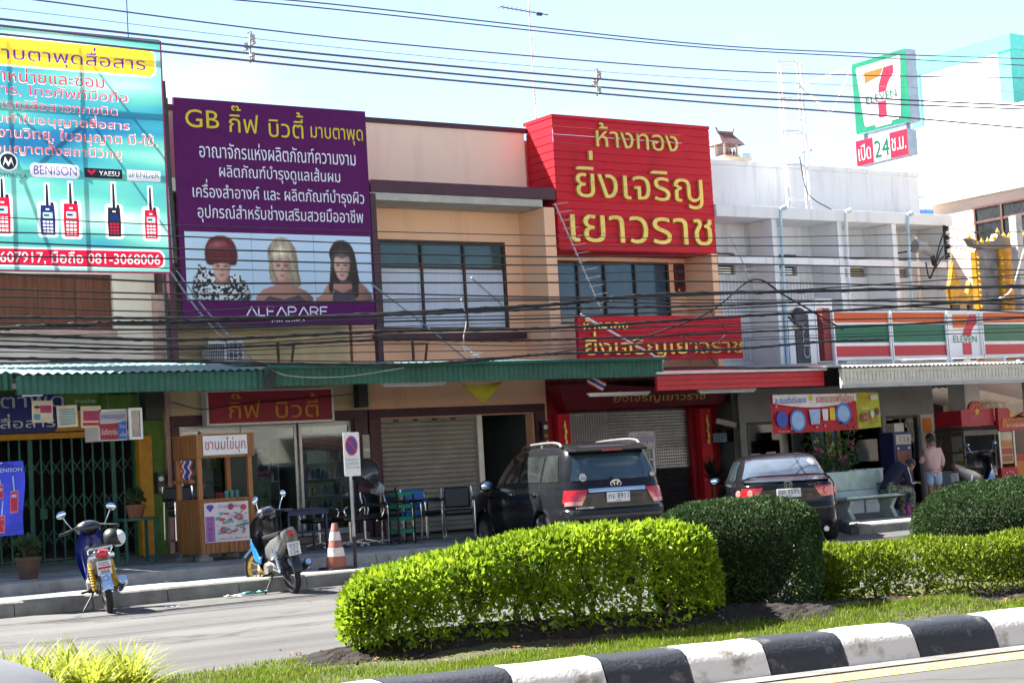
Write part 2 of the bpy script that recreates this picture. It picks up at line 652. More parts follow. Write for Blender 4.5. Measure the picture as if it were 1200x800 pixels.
b.faces([(21.55, 21.5, .135), (60, 21.5, .135), (60, 33, .135), (23.85, 33, .135), (23.85, 24.5, .135)], [(0, 1, 2, 3, 4)])
struct(b, 'pavement', M['paving'])
b = MB()
prev = 22.9
N = 90
front = []
for i in range(N + 1):
 x = -6 + 21.3 * i / N
 front.append((x, 22.78 + 0.05 * math.sin(x * 1.7) + random.uniform(-.035, .035)))
for (x0, y0), (x1, y1) in zip(front, front[1:]):
 zt = .325
 b.faces([(x0, y0, .18), (x1, y1, .18), (x0, y0 + .03, zt), (x1, y1 + .03, zt), (x0, 29, zt), (x1 + (.9 if x1 > 15.2 else 0), 29, zt)], [(0, 1, 3, 2), (2, 3, 5, 4)])
b.box(16.2, 20.3, 27.2, 29, -.02, .30)
b.box(20.3, 24.4, 26.6, 29.5, -.02, .22)
b.box(-6, 16.3, 29, 33, -.05, .36)
b.box(16.3, 20.3, 29, 33, -.05, .34)
b.poly([(15.3, 22.8, -.05), (16.2, 29, -.05), (16.2, 29, .325), (15.3, 22.8, .325)])
struct(b, 'terrace', M['terrace'])
# --- median: painted kerb, soil, turf
KA, KB = Vector((5.25, 9.62, 0)), Vector((10.45, 8.78, 0))     # top back edge
kd = (KB - KA).normalized(); ks = Vector((-kd.y, kd.x, 0))
def kpt(t):
 """back edge of the painted kerb t metres along from KA"""
 return KA + kd * t
b = MB()
b.poly([tuple(kpt(t) - ks * o + V(0, 0, .004)) for t, o in ((-12, .63), (30, .63), (30, .92), (-12, .92))])
struct(b, 'yellow_road_line', M['yellow_line'])
b = MB()
b.poly([tuple(kpt(t) - ks * o + V(0, 0, .008)) for t, o in ((-12, .2), (30, .2), (30, .56), (-12, .56))])
struct(b, 'gutter', mat('gutter_concrete', (0.17, 0.16, 0.148), 0.9, var=0.3, scale=3, bump=0.4))
bw, bb = MB(), MB()
marks = [-8.3, -7.6, -6.9, -6.2, -5.5, -4.8, -4.1, -3.4, -2.7, -2.0, -1.3, -.6, .1, .93, 1.58, 2.2, 2.8, 3.42, 4.03, 4.72, 5.42, 6.1, 6.8, 7.5, 8.2, 8.9, 9.6, 10.3, 11, 11.7, 12.4, 13.1, 13.8, 14.5]
for i, (t0, t1) in enumerate(zip(marks, marks[1:])):
 k = bw if i % 2 == 1 else bb
 A = []
 n = 3
 for q in range(n + 1):
  t = t0 + .006 + (t1 - t0 - .012) * q / n
  c = kpt(t)
  s2 = ks
  j = 0.004 * math.sin(t * 9)
  A.append([c - s2 * .345 + V(0, 0, -.05), c - s2 * .335 + V(0, 0, .02), c - s2 * .285 + V(0, 0, .14), c - s2 * .24 + V(0, 0, .205 + j), c - s2 * .19 + V(0, 0, .225 + j), c + V(0, 0, .23 + j), c + V(0, 0, .05)])
 k.grid(A, 0)
 k.poly(A[0][::-1]); k.poly(A[-1])
ob = MB()
ob.v = bw.v + bb.v
ob.f = bw.f + [tuple(i + len(bw.v) for i in f) for f in bb.f]
ob.m = [0] * len(bw.f) + [1] * len(bb.f)
struct(ob, 'median_kerb', [M['white_paint'], M['black_paint']], smooth=True)
b = MB()
kerb_run(60, 12.14, -30, 12.14, h=0.10, w=0.16, seg=1.0)
struct(b, 'median_far_kerb', M['kerb_stone'])
def mz(x, y):
 z = .135
 d = abs((x - 7.7) * .38 + (y - 11.17) * .92)
 t = (x - 6.7) / 2.6
 if -.05 < t < 1.6:
  z += .10 * max(0, 1 - (d / .75) ** 2) * min(1, (t + .05) * 8)
 return z + .012 * math.sin(x * 5.1 + y * 3) * math.cos(y * 6.3 - x)
bs, bt = MB(), MB()
us = np.linspace(-9, 26, 281)
for i in range(len(us) - 1):
 rows = []
 for u in (us[i], us[i + 1]):
  if u < 14:
   p = kpt(u) if u > -8 else kpt(-8) + kd * (u + 8)
  else:
   p = kpt(14) + Vector((1, 0.0, 0)) * (u - 14)
  y1 = 12.0
  rows.append([(p.x + (0) * k, p.y + (y1 - p.y) * k / 22, mz(p.x, p.y + (y1 - p.y) * k / 22) if 0 < k < 22 else .10) for k in range(23)])
 (bs if 0 else bt).grid(rows)
MEDIAN = bt
struct(bt, 'median_ground', mat('median_earth', (0.045, 0.06, 0.014), 0.95, col2=(0.075, 0.058, 0.032), scale=3.2, bump=1.0, bscale=60), smooth=True)
# --- building materials
M['peach'] = mat('peach_bounce_plaster', (0.90, 0.53, 0.33), 0.85, col2=(.70, .40, .25), thresh=(.56, .84), scale=1.1, bump=0.15, bscale=120, stretch=(2, 1, .25))  # deeper orange than the parapet: light bounced off the canopy, put into the colour
M['peach_pale'] = mat('peach_pale_plaster', (0.97, 0.70, 0.53), 0.85, col2=(.84, .57, .43), thresh=(.56, .82), scale=1.1, bump=0.15, bscale=120, stretch=(1.8, 1, .3))
M['cream'] = mat('cream_plaster', (0.68, 0.54, 0.32), 0.85, var=0.14, scale=1.1, bump=0.15, bscale=120, stretch=(1, 1, .4))
M['cream_light'] = mat('cream_light_plaster', (0.78, 0.69, 0.60), 0.85, var=0.10, scale=1.1, stretch=(1, 1, .4))
M['plum'] = mat('plum_trim', (0.075, 0.02, 0.035), 0.5, var=0.15)
M['soffit'] = mat('soffit', (0.50, 0.46, 0.40), 0.9, var=0.15, scale=2)
M['white_wall'] = mat('white_wall', (0.74, 0.75, 0.76), 0.85, col2=(0.46, 0.46, 0.45), scale=1.8, thresh=(0.52, 0.85), stretch=(2.4, 2.4, .22), bump=0.12, bscale=90)
M['grey_wall'] = mat('grey_wall', (0.32, 0.33, 0.33), 0.8, var=0.12, scale=1.2)
M['brown_frame'] = mat('brown_frame', (0.055, 0.028, 0.018), 0.5, var=0.15)
M['teal_glass'] = mat('teal_glass', (0.035, 0.085, 0.095), 0.08, var=0.2, scale=1.5, spec=0.9)
M['blue_glass'] = mat('blue_glass', (0.035, 0.085, 0.15), 0.06, var=0.2, scale=1.2, spec=0.9)
M['dark_glass'] = mat('dark_glass', (0.02, 0.026, 0.03), 0.08, var=0.2, spec=0.8)
M['curtain'] = mat('pale_curtain', (0.62, 0.66, 0.74), 0.9, var=0.06, scale=3, stretch=(8, 8, .3))
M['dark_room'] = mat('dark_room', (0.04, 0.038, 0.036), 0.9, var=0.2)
M['room_wall'] = mat('room_wall', (0.66, 0.64, 0.60), 0.9, var=0.1)
M['red_clad'] = mat('red_cladding', (0.58, 0.018, 0.032), 0.5, spec=0.2, col2=(.42, .015, .03), thresh=(.5, .8), scale=1.3, stretch=(1.2, 1, .5))
M['red_paint'] = mat('red_paint', (0.30, 0.008, 0.016), 0.45, var=0.15, scale=2.0)
M['gold'] = mat('gold_leaf', (0.74, 0.54, 0.14), 0.32, metal=0.62, col2=(0.42, 0.29, 0.07), scale=7, thresh=(0.5, 0.8))
M['gold_side'] = mat('gold_side', (0.62, 0.47, 0.12), 0.45, metal=0.4)
M['green_sheet'] = mat('green_sheet_metal', (0.024, 0.125, 0.082), 0.5, var=0.2, scale=1.2, stretch=(1, 1, 3))
M['teal_roof'] = mat('teal_roof_sheet', (0.10, 0.24, 0.25), 0.42, var=0.2, scale=1.4)
M['steel'] = mat('galvanised_steel', (0.36, 0.37, 0.38), 0.4, metal=0.8, var=0.15)
M['dark_steel'] = mat('dark_steel', (0.05, 0.05, 0.055), 0.5, metal=0.4, var=0.2)
M['alu'] = mat('aluminium_frame', (0.55, 0.55, 0.54), 0.4, metal=0.3, var=0.08)
M['gate_green'] = mat('gate_green', (0.016, 0.11, 0.08), 0.5, var=0.3, scale=4)
M['shutter_grey'] = mat('shutter_grey', (0.29, 0.275, 0.25), 0.5, metal=0.1, var=0.18, scale=1.5)
M['brown_wood'] = mat('brown_shutter_wood', (0.13, 0.036, 0.016), 0.6, var=0.35, scale=2.0, stretch=(7, 1, .4))
M['green_paint'] = mat('green_wall_paint', (0.10, 0.20, 0.03), 0.7, var=0.2)
M['amber'] = mat('amber_paint', (0.46, 0.22, 0.01), 0.6, var=0.15)
M['glass_clear'] = glass('shop_glass', '#dfe9e8', 0.03)
M['white_plastic'] = mat('white_plastic', (0.72, 0.73, 0.74), 0.5, var=0.08)
M['black_plastic'] = mat('black_plastic', (0.016, 0.016, 0.018), 0.4, var=0.2)
M['tile_floor'] = mat('tile_floor', (0.45, 0.43, 0.40), 0.3, var=0.1)
def wave(x0, x1, y, z0, z1, pitch=.1, amp=.018, lean=0.0):
 """upright sheet with vertical ribs, facing -Y"""
 n = int((x1 - x0) / pitch * 4)
 A, B = [], []
 for i in range(n + 1):
  x = x0 + (x1 - x0) * i / n
  d = amp * math.cos(2 * math.pi * i / 4)
  A.append((x, y + d + lean, z0)); B.append((x, y + d, z1))
 return [A, B]
def roof_wave(x0, x1, ya, za, yb, zb, pitch=.1, amp=.018, skew=0):
 n = int((x1 - x0) / pitch * 4)
 A, B = [], []
 for i in range(n + 1):
  x = x0 + (x1 - x0) * i / n
  d = amp * math.cos(2 * math.pi * i / 4)
  A.append((x, ya, za + d)); B.append((x, yb, zb + d))
 return [A, B]
def clad(b, x0, x1, y, z0, z1, pitch=.16, m=0, d=.016, gaps=False):
 """horizontal lapped boards facing -Y"""
 n = max(1, round((z1 - z0) / pitch))
 h = (z1 - z0) / n
 for i in range(n):
  za, zb = z0 + i * h, z0 + (i + 1) * h
  b.faces([(x0, y - d, za), (x1, y - d, za), (x1, y - d * .7, zb - .018), (x0, y - d * .7, zb - .018), (x1, y + .004, zb - .012), (x0, y + .004, zb - .012), (x1, y + .004, zb), (x0, y + .004, zb)],
    [(0, 1, 2, 3), (3, 2, 4, 5), (5, 4, 6, 7)], m)
  if i > 0 and not (gaps and i > n - 3):
   b.faces([(x0, y - d, za), (x1, y - d, za), (x1, y + .004, za + .0005), (x0, y + .004, za + .0005)], [(0, 1, 2, 3)], m)
def clad_x(b, x, y0, y1, z0, z1, pitch=.16, m=0, d=.016):
 n = max(1, round((z1 - z0) / pitch))
 h = (z1 - z0) / n
 for i in range(n):
  za, zb = z0 + i * h, z0 + (i + 1) * h
  b.faces([(x - d, y1, za), (x - d, y0, za), (x - d * .7, y0, zb - .018), (x - d * .7, y1, zb - .018), (x + .004, y0, zb - .012), (x + .004, y1, zb - .012), (x + .004, y0, zb), (x + .004, y1, zb)],
    [(0, 1, 2, 3), (3, 2, 4, 5), (5, 4, 6, 7)], m)
  b.faces([(x - d, y1, za), (x - d, y0, za), (x + .004, y0, za + .0005), (x + .004, y1, za + .0005)], [(0, 1, 2, 3)], m)
def wall_holes(b, x0, x1, z0, z1, y, holes, t=.15, m=0):
 """wall slab facing -Y (front at y, thickness t) with rectangular holes (hx0,hx1,hz0,hz1)"""
 xs = sorted({x0, x1, *[h[0] for h in holes], *[h[1] for h in holes]})
 zs = sorted({z0, z1, *[h[2] for h in holes], *[h[3] for h in holes]})
 for xa, xb in zip(xs, xs[1:]):
  run = None
  for za, zb in zip(zs, zs[1:]):
   cx, cz = (xa + xb) / 2, (za + zb) / 2
   inside = any(h[0] < cx < h[1] and h[2] < cz < h[3] for h in holes)
   if not inside:
    b.poly([(xa, y, za), (xb, y, za), (xb, y, zb), (xa, y, zb)], m)
    b.poly([(xa, y + t, za), (xa, y + t, zb), (xb, y + t, zb), (xb, y + t, za)], m)
 for h in holes:
  a, c, d, e = h
  b.poly([(a, y, d), (a, y + t, d), (a, y + t, e), (a, y, e)], m)
  b.poly([(c, y, d), (c, y, e), (c, y + t, e), (c, y + t, d)], m)
  b.poly([(a, y, e), (a, y + t, e), (c, y + t, e), (c, y, e)], m)
  b.poly([(a, y, d), (c, y, d), (c, y + t, d), (a, y + t, d)], m)
def window(parent, x0, x1, z0, z1, y, cols, fm, gm, name='window', fw=.05, transom=None, tm=None, depth=.07):
 """a window whose panes lie at y, framed; sub-parts: pane(s)"""
 b = MB()
 b.box(x0, x1, y - depth, y + .03, z0, z0 + fw); b.box(x0, x1, y - depth, y + .03, z1 - fw, z1)
 b.box(x0, x0 + fw, y - depth, y + .03, z0 + fw, z1 - fw); b.box(x1 - fw, x1, y - depth, y + .03, z0 + fw, z1 - fw)
 for c in cols:
  b.box(c - fw * .4, c + fw * .4, y - depth * .8, y + .03, z0 + fw, z1 - fw)
 if transom:
  b.box(x0 + fw, x1 - fw, y - depth * .7, y + .025, transom - fw * .4, transom + fw * .4)
 w = b.build(name, fm, parent, bev=.004)
 if transom and tm is not None:
  MB().box(x0 + fw, x1 - fw, y, y + .02, transom, z1 - fw).build('pane', tm, w)
  MB().box(x0 + fw, x1 - fw, y + .004, y + .02, z0 + fw, transom).build('pane', gm, w)
 else:
  MB().box(x0 + fw, x1 - fw, y, y + .02, z0 + fw, z1 - fw).build('pane', gm, w)
 return w
def room(b, x0, x1, y0, y1, z0, z1, m=0, mf=None):
 b.poly([(x0, y1, z0), (x1, y1, z0), (x1, y1, z1), (x0, y1, z1)], m)
 b.poly([(x0, y0, z0), (x0, y1, z0), (x0, y1, z1), (x0, y0, z1)], m)
 b.poly([(x1, y0, z0), (x1, y0, z1), (x1, y1, z1), (x1, y1, z0)], m)
 b.poly([(x0, y0, z1), (x0, y1, z1), (x1, y1, z1), (x1, y0, z1)], m)
 b.poly([(x0, y0, z0 + .012), (x1, y0, z0 + .012), (x1, y1, z0 + .012), (x0, y1, z0 + .012)], m if mf is None else mf)
# --- radio shop building (left, low roof)
t = thing('shop_building', 'low pale shop building with a brown wooden upstairs window and a closed green folding gate', 'building', (9, 28.2, 0))
b = MB()
wall_holes(b, 5.0, 12.02, 3.2, 5.6, 28.6, [(5.4, 11.25, 4.2, 5.15)])
b.box(5.0, 12.02, 28.75, 36, 5.45, 5.6)
b.box(5.0, 5.15, 28.75, 36, 0, 5.45); b.box(11.9, 12.02, 28.76, 36, 3.2, 5.45)
b.build('wall', M['cream_light'], t)
b = MB()
b.box(11.95, 12.06, 28.2, 28.6, .3, 4.8); b.box(5, 11.25, 28.45, 28.6, 4.08, 4.18)
b.build('wall_trim', mat('pink_trim', (.5, .33, .28), .8), t)
b = MB()
for i in range(9):
 x = 5.4 + i * .65
 b.box(x, x + .64, 28.66, 28.70, 4.2, 5.15)
b.build('window_shutter', M['brown_wood'], t, bev=.006)
b = MB()
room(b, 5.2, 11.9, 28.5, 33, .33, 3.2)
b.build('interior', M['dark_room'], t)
b = MB()
wall_holes(b, 5.0, 12.02, .3, 3.2, 28.3, [(5.3, 11.42, .3, 2.98)], t=.2)
b.build('shop_front', M['green_paint'], t)
b = MB(); b.box(11.42, 11.66, 28.15, 28.30, .33, 2.35); b.box(5.3, 11.42, 28.2, 28.3, 2.36, 2.46)
b.build('door_post', M['amber'], t, bev=.008)
b = MB()
X0, X1, Z0, Z1, Y = 5.35, 11.4, .34, 2.95, 28.36
n = 34
dx = (X1 - X0) / n
for i in range(n + 1):
 x = X0 + i * dx
 w = .028 if i % 8 else .075
 b.box(x - w / 2, x + w / 2, Y, Y + .03, Z0, Z1)
for i in range(n):
 x = X0 + i * dx
 for zc in (.75, 1.32, 1.9):
  b.bar((x, Y + .04, zc - .13), (x + dx, Y + .04, zc + .13), .016, .016)
  b.bar((x, Y + .055, zc + .13), (x + dx, Y + .055, zc - .13), .016, .016)
b.box(X0, X1, Y - .01, Y + .06, Z0 - .02, Z0 + .01); b.box(X0, X1, Y - .01, Y + .06, Z1, Z1 + .04)
g = b.build('folding_gate', M['gate_green'], t)
b = MB(); b.box(9.74, 9.86, Y - .035, Y - .005, 1.05, 1.22); b.build('gate_lock', M['gate_green'], g)
# --- beauty shop building
t = thing('shop_building', 'cream shophouse behind the purple hair salon billboard, with glass sliding doors below', 'building', (14, 28.2, 0))
b = MB()
b.box(12.06, 16.0, 28.9, 38, 3.3, 8.17)
b.build('wall', M['cream'], t)
b = MB()
b.box(12.04, 16.02, 28.86, 38.1, 8.17, 8.27)
b.box(12.04, 12.16, 28.0, 28.89, 3.3, 8.17); 
b.build('roof_trim', M['plum'], t)
b = MB(); b.box(12.17, 16.0, 28.0, 28.88, 6.55, 6.78); b.build('ledge', M['cream_light'], t)
b = MB()
wall_holes(b, 12.06, 16.0, .3, 3.3, 28.2, [(12.18, 15.72, .42, 2.5)], t=.2)
b.build('shop_front', M['cream'], t)
b = MB()
b.box(12.02, 15.86, 28.12, 28.19, 2.5, 2.66); b.box(15.6, 15.86, 28.12, 28.19, .34, 2.49); b.box(12.02, 12.16, 28.12, 28.19, .34, 2.49)
b.build('door_surround', M['plum'], t, bev=.008)
b = MB(); b.box(12.2, 15.7, 27.95, 28.35, .325, .43); b.build('doorstep', mat('doorstep', (.30, .22, .17), .7), t, bev=.01)
b = MB(); room(b, 12.2, 15.75, 28.4, 32.5, .42, 3.2, 0, 1); b.build('interior', [M['room_wall'], M['tile_floor']], t)
for i, (xa, xb) in enumerate(((12.2, 13.36), (13.40, 14.5), (14.52, 15.59))):
 b = MB()
 y = 28.27 + (.05 if i == 1 else 0)
 f = .055
 b.box(xa, xb, y, y + .04, 2.40, 2.48); b.box(xa, xb, y, y + .04, .44, .54)
 b.box(xa, xa + f, y, y + .04, .54, 2.40); b.box(xb - f, xb, y, y + .04, .54, 2.40)
 d = b.build('door', M['alu'], t, bev=.004)
 MB().box(xa + f, xb - f, y + .015, y + .022, .54, 2.40).build('pane', M['glass_clear'], d)
 if i == 1:
  MB().box(xa + .015, xa + .05, y - .03, y - .002, 1.15, 1.5).build('handle', M['steel'], d, bev=.004)
b = MB()
b.box(12.6, 13.3, 28.22, 28.25, 2.33, 2.38)
b.build('door_track', M['alu'], t)
# --- peach shophouse
t = thing('shop_building', 'peach shophouse with a curtained upstairs window and a half closed grey roller shutter', 'building', (18, 28.2, 0))
b = MB()
b.box(16.06, 20.28, 28.9, 38, 6.75, 8.20)
b.build('parapet', M['peach_pale'], t)
b = MB()
wall_holes(b, 16.06, 20.28, 3.3, 6.75, 28.9, [(16.72, 19.66, 4.20, 5.95)], t=.2)
b.box(16.06, 20.28, 29.1, 38, 6.6, 6.74)
b.box(20.02, 20.28, 28.003, 28.897, 3.3, 6.54)
b.build('wall', M['peach'], t)
b = MB()
b.box(16.04, 20.34, 28.86, 38.1, 8.20, 8.30)
b.box(16.1, 20.32, 27.98, 28.88, 6.69, 6.92)
b.box(16.08, 16.20, 27.98, 28.10, 3.3, 6.66)
b.build('roof_trim', M['plum'], t, bev=.006)
b = MB(); b.box(16.1, 20.0, 28.0, 28.88, 6.545, 6.685); b.build('ledge', M['soffit'], t)
b = MB(); b.box(16.5, 19.95, 28.72, 28.897, 4.0, 4.12); b.build('window_sill', M['plum'], t, bev=.006)
w = window(t, 16.72, 19.66, 4.20, 5.95, 28.97, (17.70, 18.68), M['brown_frame'], M['curtain'], transom=5.42, tm=M['teal_glass'])
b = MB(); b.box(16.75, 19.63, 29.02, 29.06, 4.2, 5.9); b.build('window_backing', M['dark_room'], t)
b = MB()
wall_holes(b, 16.0, 19.95, .3, 3.3, 28.2, [(16.16, 19.6, .3, 2.48)], t=.25)
b.build('shop_front', M['peach'], t)
b = MB()
b.box(15.9, 19.86, 28.12, 28.19, 2.5, 2.66); b.box(19.62, 19.86, 28.12, 28.19, .3, 2.495); b.box(15.9, 16.14, 28.12, 28.19, .3, 2.495)
b.build('door_surround', M['plum'], t, bev=.008)
b = MB()
n = 24
h = 2.16 / n
for i in range(n):
 z = .33 + i * h
 pr = [(0, 0), (-.022, h * .3), (-.022, h * .75), (0, h)]
 for (ya, za), (yb, zb) in zip(pr, pr[1:]):
  b.poly([(16.16, 28.3 + ya, z + za), (18.3, 28.3 + ya, z + za), (18.3, 28.3 + yb, z + zb), (16.16, 28.3 + yb, z + zb)])
sh = b.build('roller_shutter', M['shutter_grey'], t)
b = MB(); b.box(18.3, 18.42, 28.2, 28.36, .33, 2.48); b.build('shutter_rail', M['alu'], t, bev=.006)
b = MB(); room(b, 16.1, 19.7, 28.45, 32.5, .345, 2.6); b.build('interior', mat('teal_room', (.10, .13, .13), .8), t)
b = MB()
for i in range(4): b.box(16.5 + i * .42, 16.6 + i * .42, 28.26, 28.29, 2.42, 2.46)
b.build('shutter_bracket', M['dark_steel'], t)
# --- gold shop building
t = thing('shop_building', 'gold shop building faced in red boards below and above a wide blue window', 'building', (22.4, 28.2, 0))
b = MB()
wall_holes(b, 20.30, 24.46, 3.3, 5.75, 28.9, [(20.6, 23.86, 4.3, 5.62)], t=.2)
b.box(24.30, 24.46, 28.0, 28.89, 3.3, 5.7)
b.box(20.30, 24.46, 29.1, 38, 5.7, 8.1)
b.build('wall', M['peach'], t)
window(t, 20.6, 23.86, 4.3, 5.62, 28.97, (21.45, 22.15, 22.95), M['brown_frame'], M['blue_glass'])
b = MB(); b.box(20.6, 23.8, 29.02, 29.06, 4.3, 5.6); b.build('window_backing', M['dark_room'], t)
b = MB()
wall_holes(b, 19.97, 24.36, .2, 3.3, 28.2, [(20.28, 23.6, .2, 2.46)], t=.25)
b.build('shop_front', M['red_paint'], t)
b = MB()
b.faces([(20.2, 27.9, 2.52), (24.3, 27.9, 2.52), (24.42, 27.75, 3.0), (19.95, 27.75, 3.0), (20.2, 28.19, 2.46), (24.3, 28.19, 2.46), (24.42, 28.19, 3.0), (19.95, 28.19, 3.0)],
  [(0, 1, 2, 3), (0, 4, 5, 1), (3, 2, 6, 7), (0, 3, 7, 4), (1, 5, 6, 2)])
fb = b.build('fascia', mat('red_fascia', (.22, .006, .02), .4), t)
b = MB()
for s, x0, x1, z0, z1 in (('ห้างทอง', 20.75, 21.25, 2.72, 2.80), ('ยิ่งเจริญเยาวราช', 21.35, 23.75, 2.60, 2.86)):
 b.text(s, (x0, 27.885 - .09 * 0, z0), (1, 0, 0), (0, -.30, .954), x1 - x0, z1 - z0, .02, 0)
b.build('lettering', M['gold'], fb)
b = MB(); room(b, 20.0, 24.3, 28.47, 32, .23, 3.2); b.build('interior', M['room_wall'], t)
b = MB()
nx = 54
for i in range(nx + 1):
 x = 20.3 + 3.28 * i / nx
 b.box(x - .012, x + .012, 28.31, 28.33, 1.25, 2.46)
for i in range(19):
 z = 1.27 + i * .0625
 b.box(20.3, 23.58, 28.30, 28.34, z, z + .024)
g = b.build('roller_grille', M['steel'], t)
b = MB()
for i in range(12):
 z = .24 + i * .085
 b.faces([(20.3, 28.33, z), (23.58, 28.33, z), (23.58, 28.30, z + .042), (20.3, 28.30, z + .042), (23.58, 28.33, z + .085), (20.3, 28.33, z + .085)], [(0, 1, 2, 3), (3, 2, 4, 5)])
b.build('roller_shutter', M['dark_steel'], t)
for x in (20.08, 23.72): MB().box(x, x + .3, 28.02, 28.19, .22, 2.45).build('column', M['red_clad'], t, bev=.02)
for x in (20.22, 23.88):
 b = MB()
 for k in range(5):
  b.sphere((x + .02 * (k % 2), 27.99, 2.2 - k * .11), (.035, .02, .06), 8, 6)
 b.tube([(x, 27.99, 2.3), (x + .02, 27.98, 1.7)], .012, 5)
 b.build('gold_ornament', M['gold'], t)
# --- red sign box on the gold shop
t = thing('shop_sign', 'huge red boarded sign with raised gold Thai lettering high above the gold shop', 'sign', (22.4, 28.0, 5.72))
b = MB()
clad(b, 20.36, 24.46, 28.02, 5.72, 8.36, gaps=True)
clad_x(b, 20.36, 28.0, 28.92, 5.72, 8.36)
b.box(20.38, 24.44, 28.03, 28.88, 5.70, 5.73)
b.faces([(20.34, 27.99, 8.36), (24.47, 27.99, 8.36), (24.47, 29.0, 8.36), (20.34, 29.0, 8.36), (20.34, 27.99, 8.43), (24.47, 27.99, 8.43), (24.47, 29.0, 8.43), (20.34, 29.0, 8.43)],
  [(0, 1, 5, 4), (4, 5, 6, 7), (1, 2, 6, 5), (0, 4, 7, 3), (0, 3, 2, 1)])
b.poly([(24.45, 28.02, 5.72), (24.45, 28.9, 5.72), (24.45, 28.9, 8.36), (24.45, 28.02, 8.36)])
p = b.build('panel', M['red_clad'], t)
b = MB()
b.ft('ห้างทอง', 21.40, 23.54, 7.82, 8.32, 28.0, .05, 0, .042, 1)
b.ft('ยิ่งเจริญ', 20.82, 24.13, 6.62, 7.72, 28.0, .06, 0, .055, 1)
b.ft('เยาวราช', 20.62, 24.32, 5.86, 6.42, 28.0, .06, 0, .055, 1)
b.build('lettering', [M['gold'], M['gold_side']], t)
t = thing('shop_sign', 'low red sign with gold Thai lettering standing on the canopy behind the cables', 'sign', (22.2, 27.2, 3.4))
b = MB(); clad(b, 20.10, 24.30, 27.22, 3.42, 4.30, .11)
b.box(20.10, 24.30, 27.23, 27.30, 3.42, 4.30)
b.build('panel', M['red_clad'], t)
b = MB()
b.ft('ห้างทอง', 20.22, 21.30, 4.02, 4.24, 27.2, .03, 0, .012, 1)
b.ft('ยิ่งเจริญเยาวราช', 20.22, 24.26, 3.46, 3.98, 27.2, .04, 0, .035, 1)
b.build('lettering', [M['gold'], M['gold_side']], t)
# --- white convenience building
t = thing('shop_building', 'white two storey building with fins and louvre windows over the convenience store', 'building', (28, 28.2, 0))
b = MB()
b.box(24.5, 31.75, 28.9, 38, 6.4, 7.82)
b.box(24.5, 31.77, 28.86, 38.05, 7.821, 7.92)
wall_holes(b, 24.5, 31.5, 3.2, 6.399, 28.9, [(24.7, 25.75, 5.38, 5.6), (24.7, 25.75, 5.72, 5.86), (26.3, 27.6, 5.38, 5.6), (26.3, 27.6, 5.72, 5.86), (28.35, 29.8, 5.38, 5.62), (28.35, 29.8, 5.70, 5.82), (30.05, 31.2, 5.38, 5.62), (30.05, 31.2, 5.70, 5.82), (29.88, 30.02, 4.6, 5.3), (30.08, 30.30, 4.55, 5.36)], t=.16)
b.box(24.5, 31.5, 28.6, 28.897, 5.62 + .03, 5.69)
b.build('wall', M['white_wall'], t)
b = MB(); b.box(24.48, 31.78, 27.95, 28.88, 6.50, 6.76); b.build('ledge', M['white_wall'], t, bev=.01)
for x0 in (26.08, 28.05, 29.78, 31.58): MB().box(x0, x0 + .14, 28.0, 28.897, 3.2, 6.497).build('fin', M['white_wall'], t)
b = MB(); b.box(24.5, 31.57, 28.02, 28.12, 5.50, 5.66); b.build('beam', M['white_wall'], t, bev=.006)
b = MB()
for xa, xb in ((24.7, 25.75), (26.3, 27.6), (28.35, 29.8), (30.05, 31.2)):
 for z0, z1 in ((5.38, 5.6), (5.70, 5.86)):
  k = 4
  for i in range(k):
   z = z0 + (z1 - z0) * i / k
   b.poly([(xa, 28.96, z), (xb, 28.96, z), (xb, 29.03, z + (z1 - z0) / k), (xa, 29.03, z + (z1 - z0) / k)])
   b.build('louvre_window', mat('louvre_glass', (.17, .2, .2), .3), t)
b = MB(); b.box(29.86, 30.32, 29.08, 29.1, 4.5, 5.4); b.build('balcony_door', M['dark_glass'], t)
b = MB()
for i in range(40):
 x = 24.55 + i * .1
 if x < 28.0 and not 26.05 < x < 26.25: b.box(x, x + .085, 28.87, 28.895, 3.5, 5.3)
b.build('wall_boarding', M['white_wall'], t)
b = MB(); b.box(27.1, 27.62, 27.9, 28.0, 3.35, 4.75); b.box(26.3, 27.1, 27.93, 28.0, 3.3, 4.7); b.build('balcony_panel', M['white_wall'], t)
b = MB()
wall_holes(b, 24.42, 30.28, .13, 3.3, 27.6, [(24.6, 28.62, .5, 2.1), (28.72, 29.75, .14, 2.1)], t=.2)
b.build('shop_front', M['grey_wall'], t)
b = MB()
b.box(30.9, 31.4, 27.2, 27.7, .13, 3.3); b.build('pillar', M['white_wall'], t, bev=.01)
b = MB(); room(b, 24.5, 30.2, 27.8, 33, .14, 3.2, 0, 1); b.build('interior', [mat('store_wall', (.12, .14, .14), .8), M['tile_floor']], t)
b = MB(); b.box(30.3, 31.0, 29.5, 29.6, .13, 3.3); b.box(31.0, 36, 29.6, 29.7, .13, 3.2); b.build('alley_wall', M['dark_room'], t)
w = window(t, 24.6, 28.62, .5, 2.1, 27.68, (25.9, 27.2), M['black_plastic'], M['glass_clear'], name='shop_window', fw=.06)
b = MB()
f = .06
b.box(28.72, 29.75, 27.64, 27.7, 2.03, 2.1); b.box(28.72, 28.78, 27.64, 27.7, .14, 2.03); b.box(29.69, 29.75, 27.64, 27.7, .14, 2.03); b.box(29.2, 29.26, 27.64, 27.7, .14, 2.03)
d = b.build('door', M['black_plastic'], t)
MB().box(28.78, 29.69, 27.66, 27.67, .14, 2.03).build('pane', M['glass_clear'], d)
b = MB(); b.poly([(24.62, 27.85, .5), (28.6, 27.85, .5), (28.6, 28.1, .9), (24.62, 28.1, .9)]); b.build('window_bench', mat('store_navy', (.03, .05, .13), .6), t)
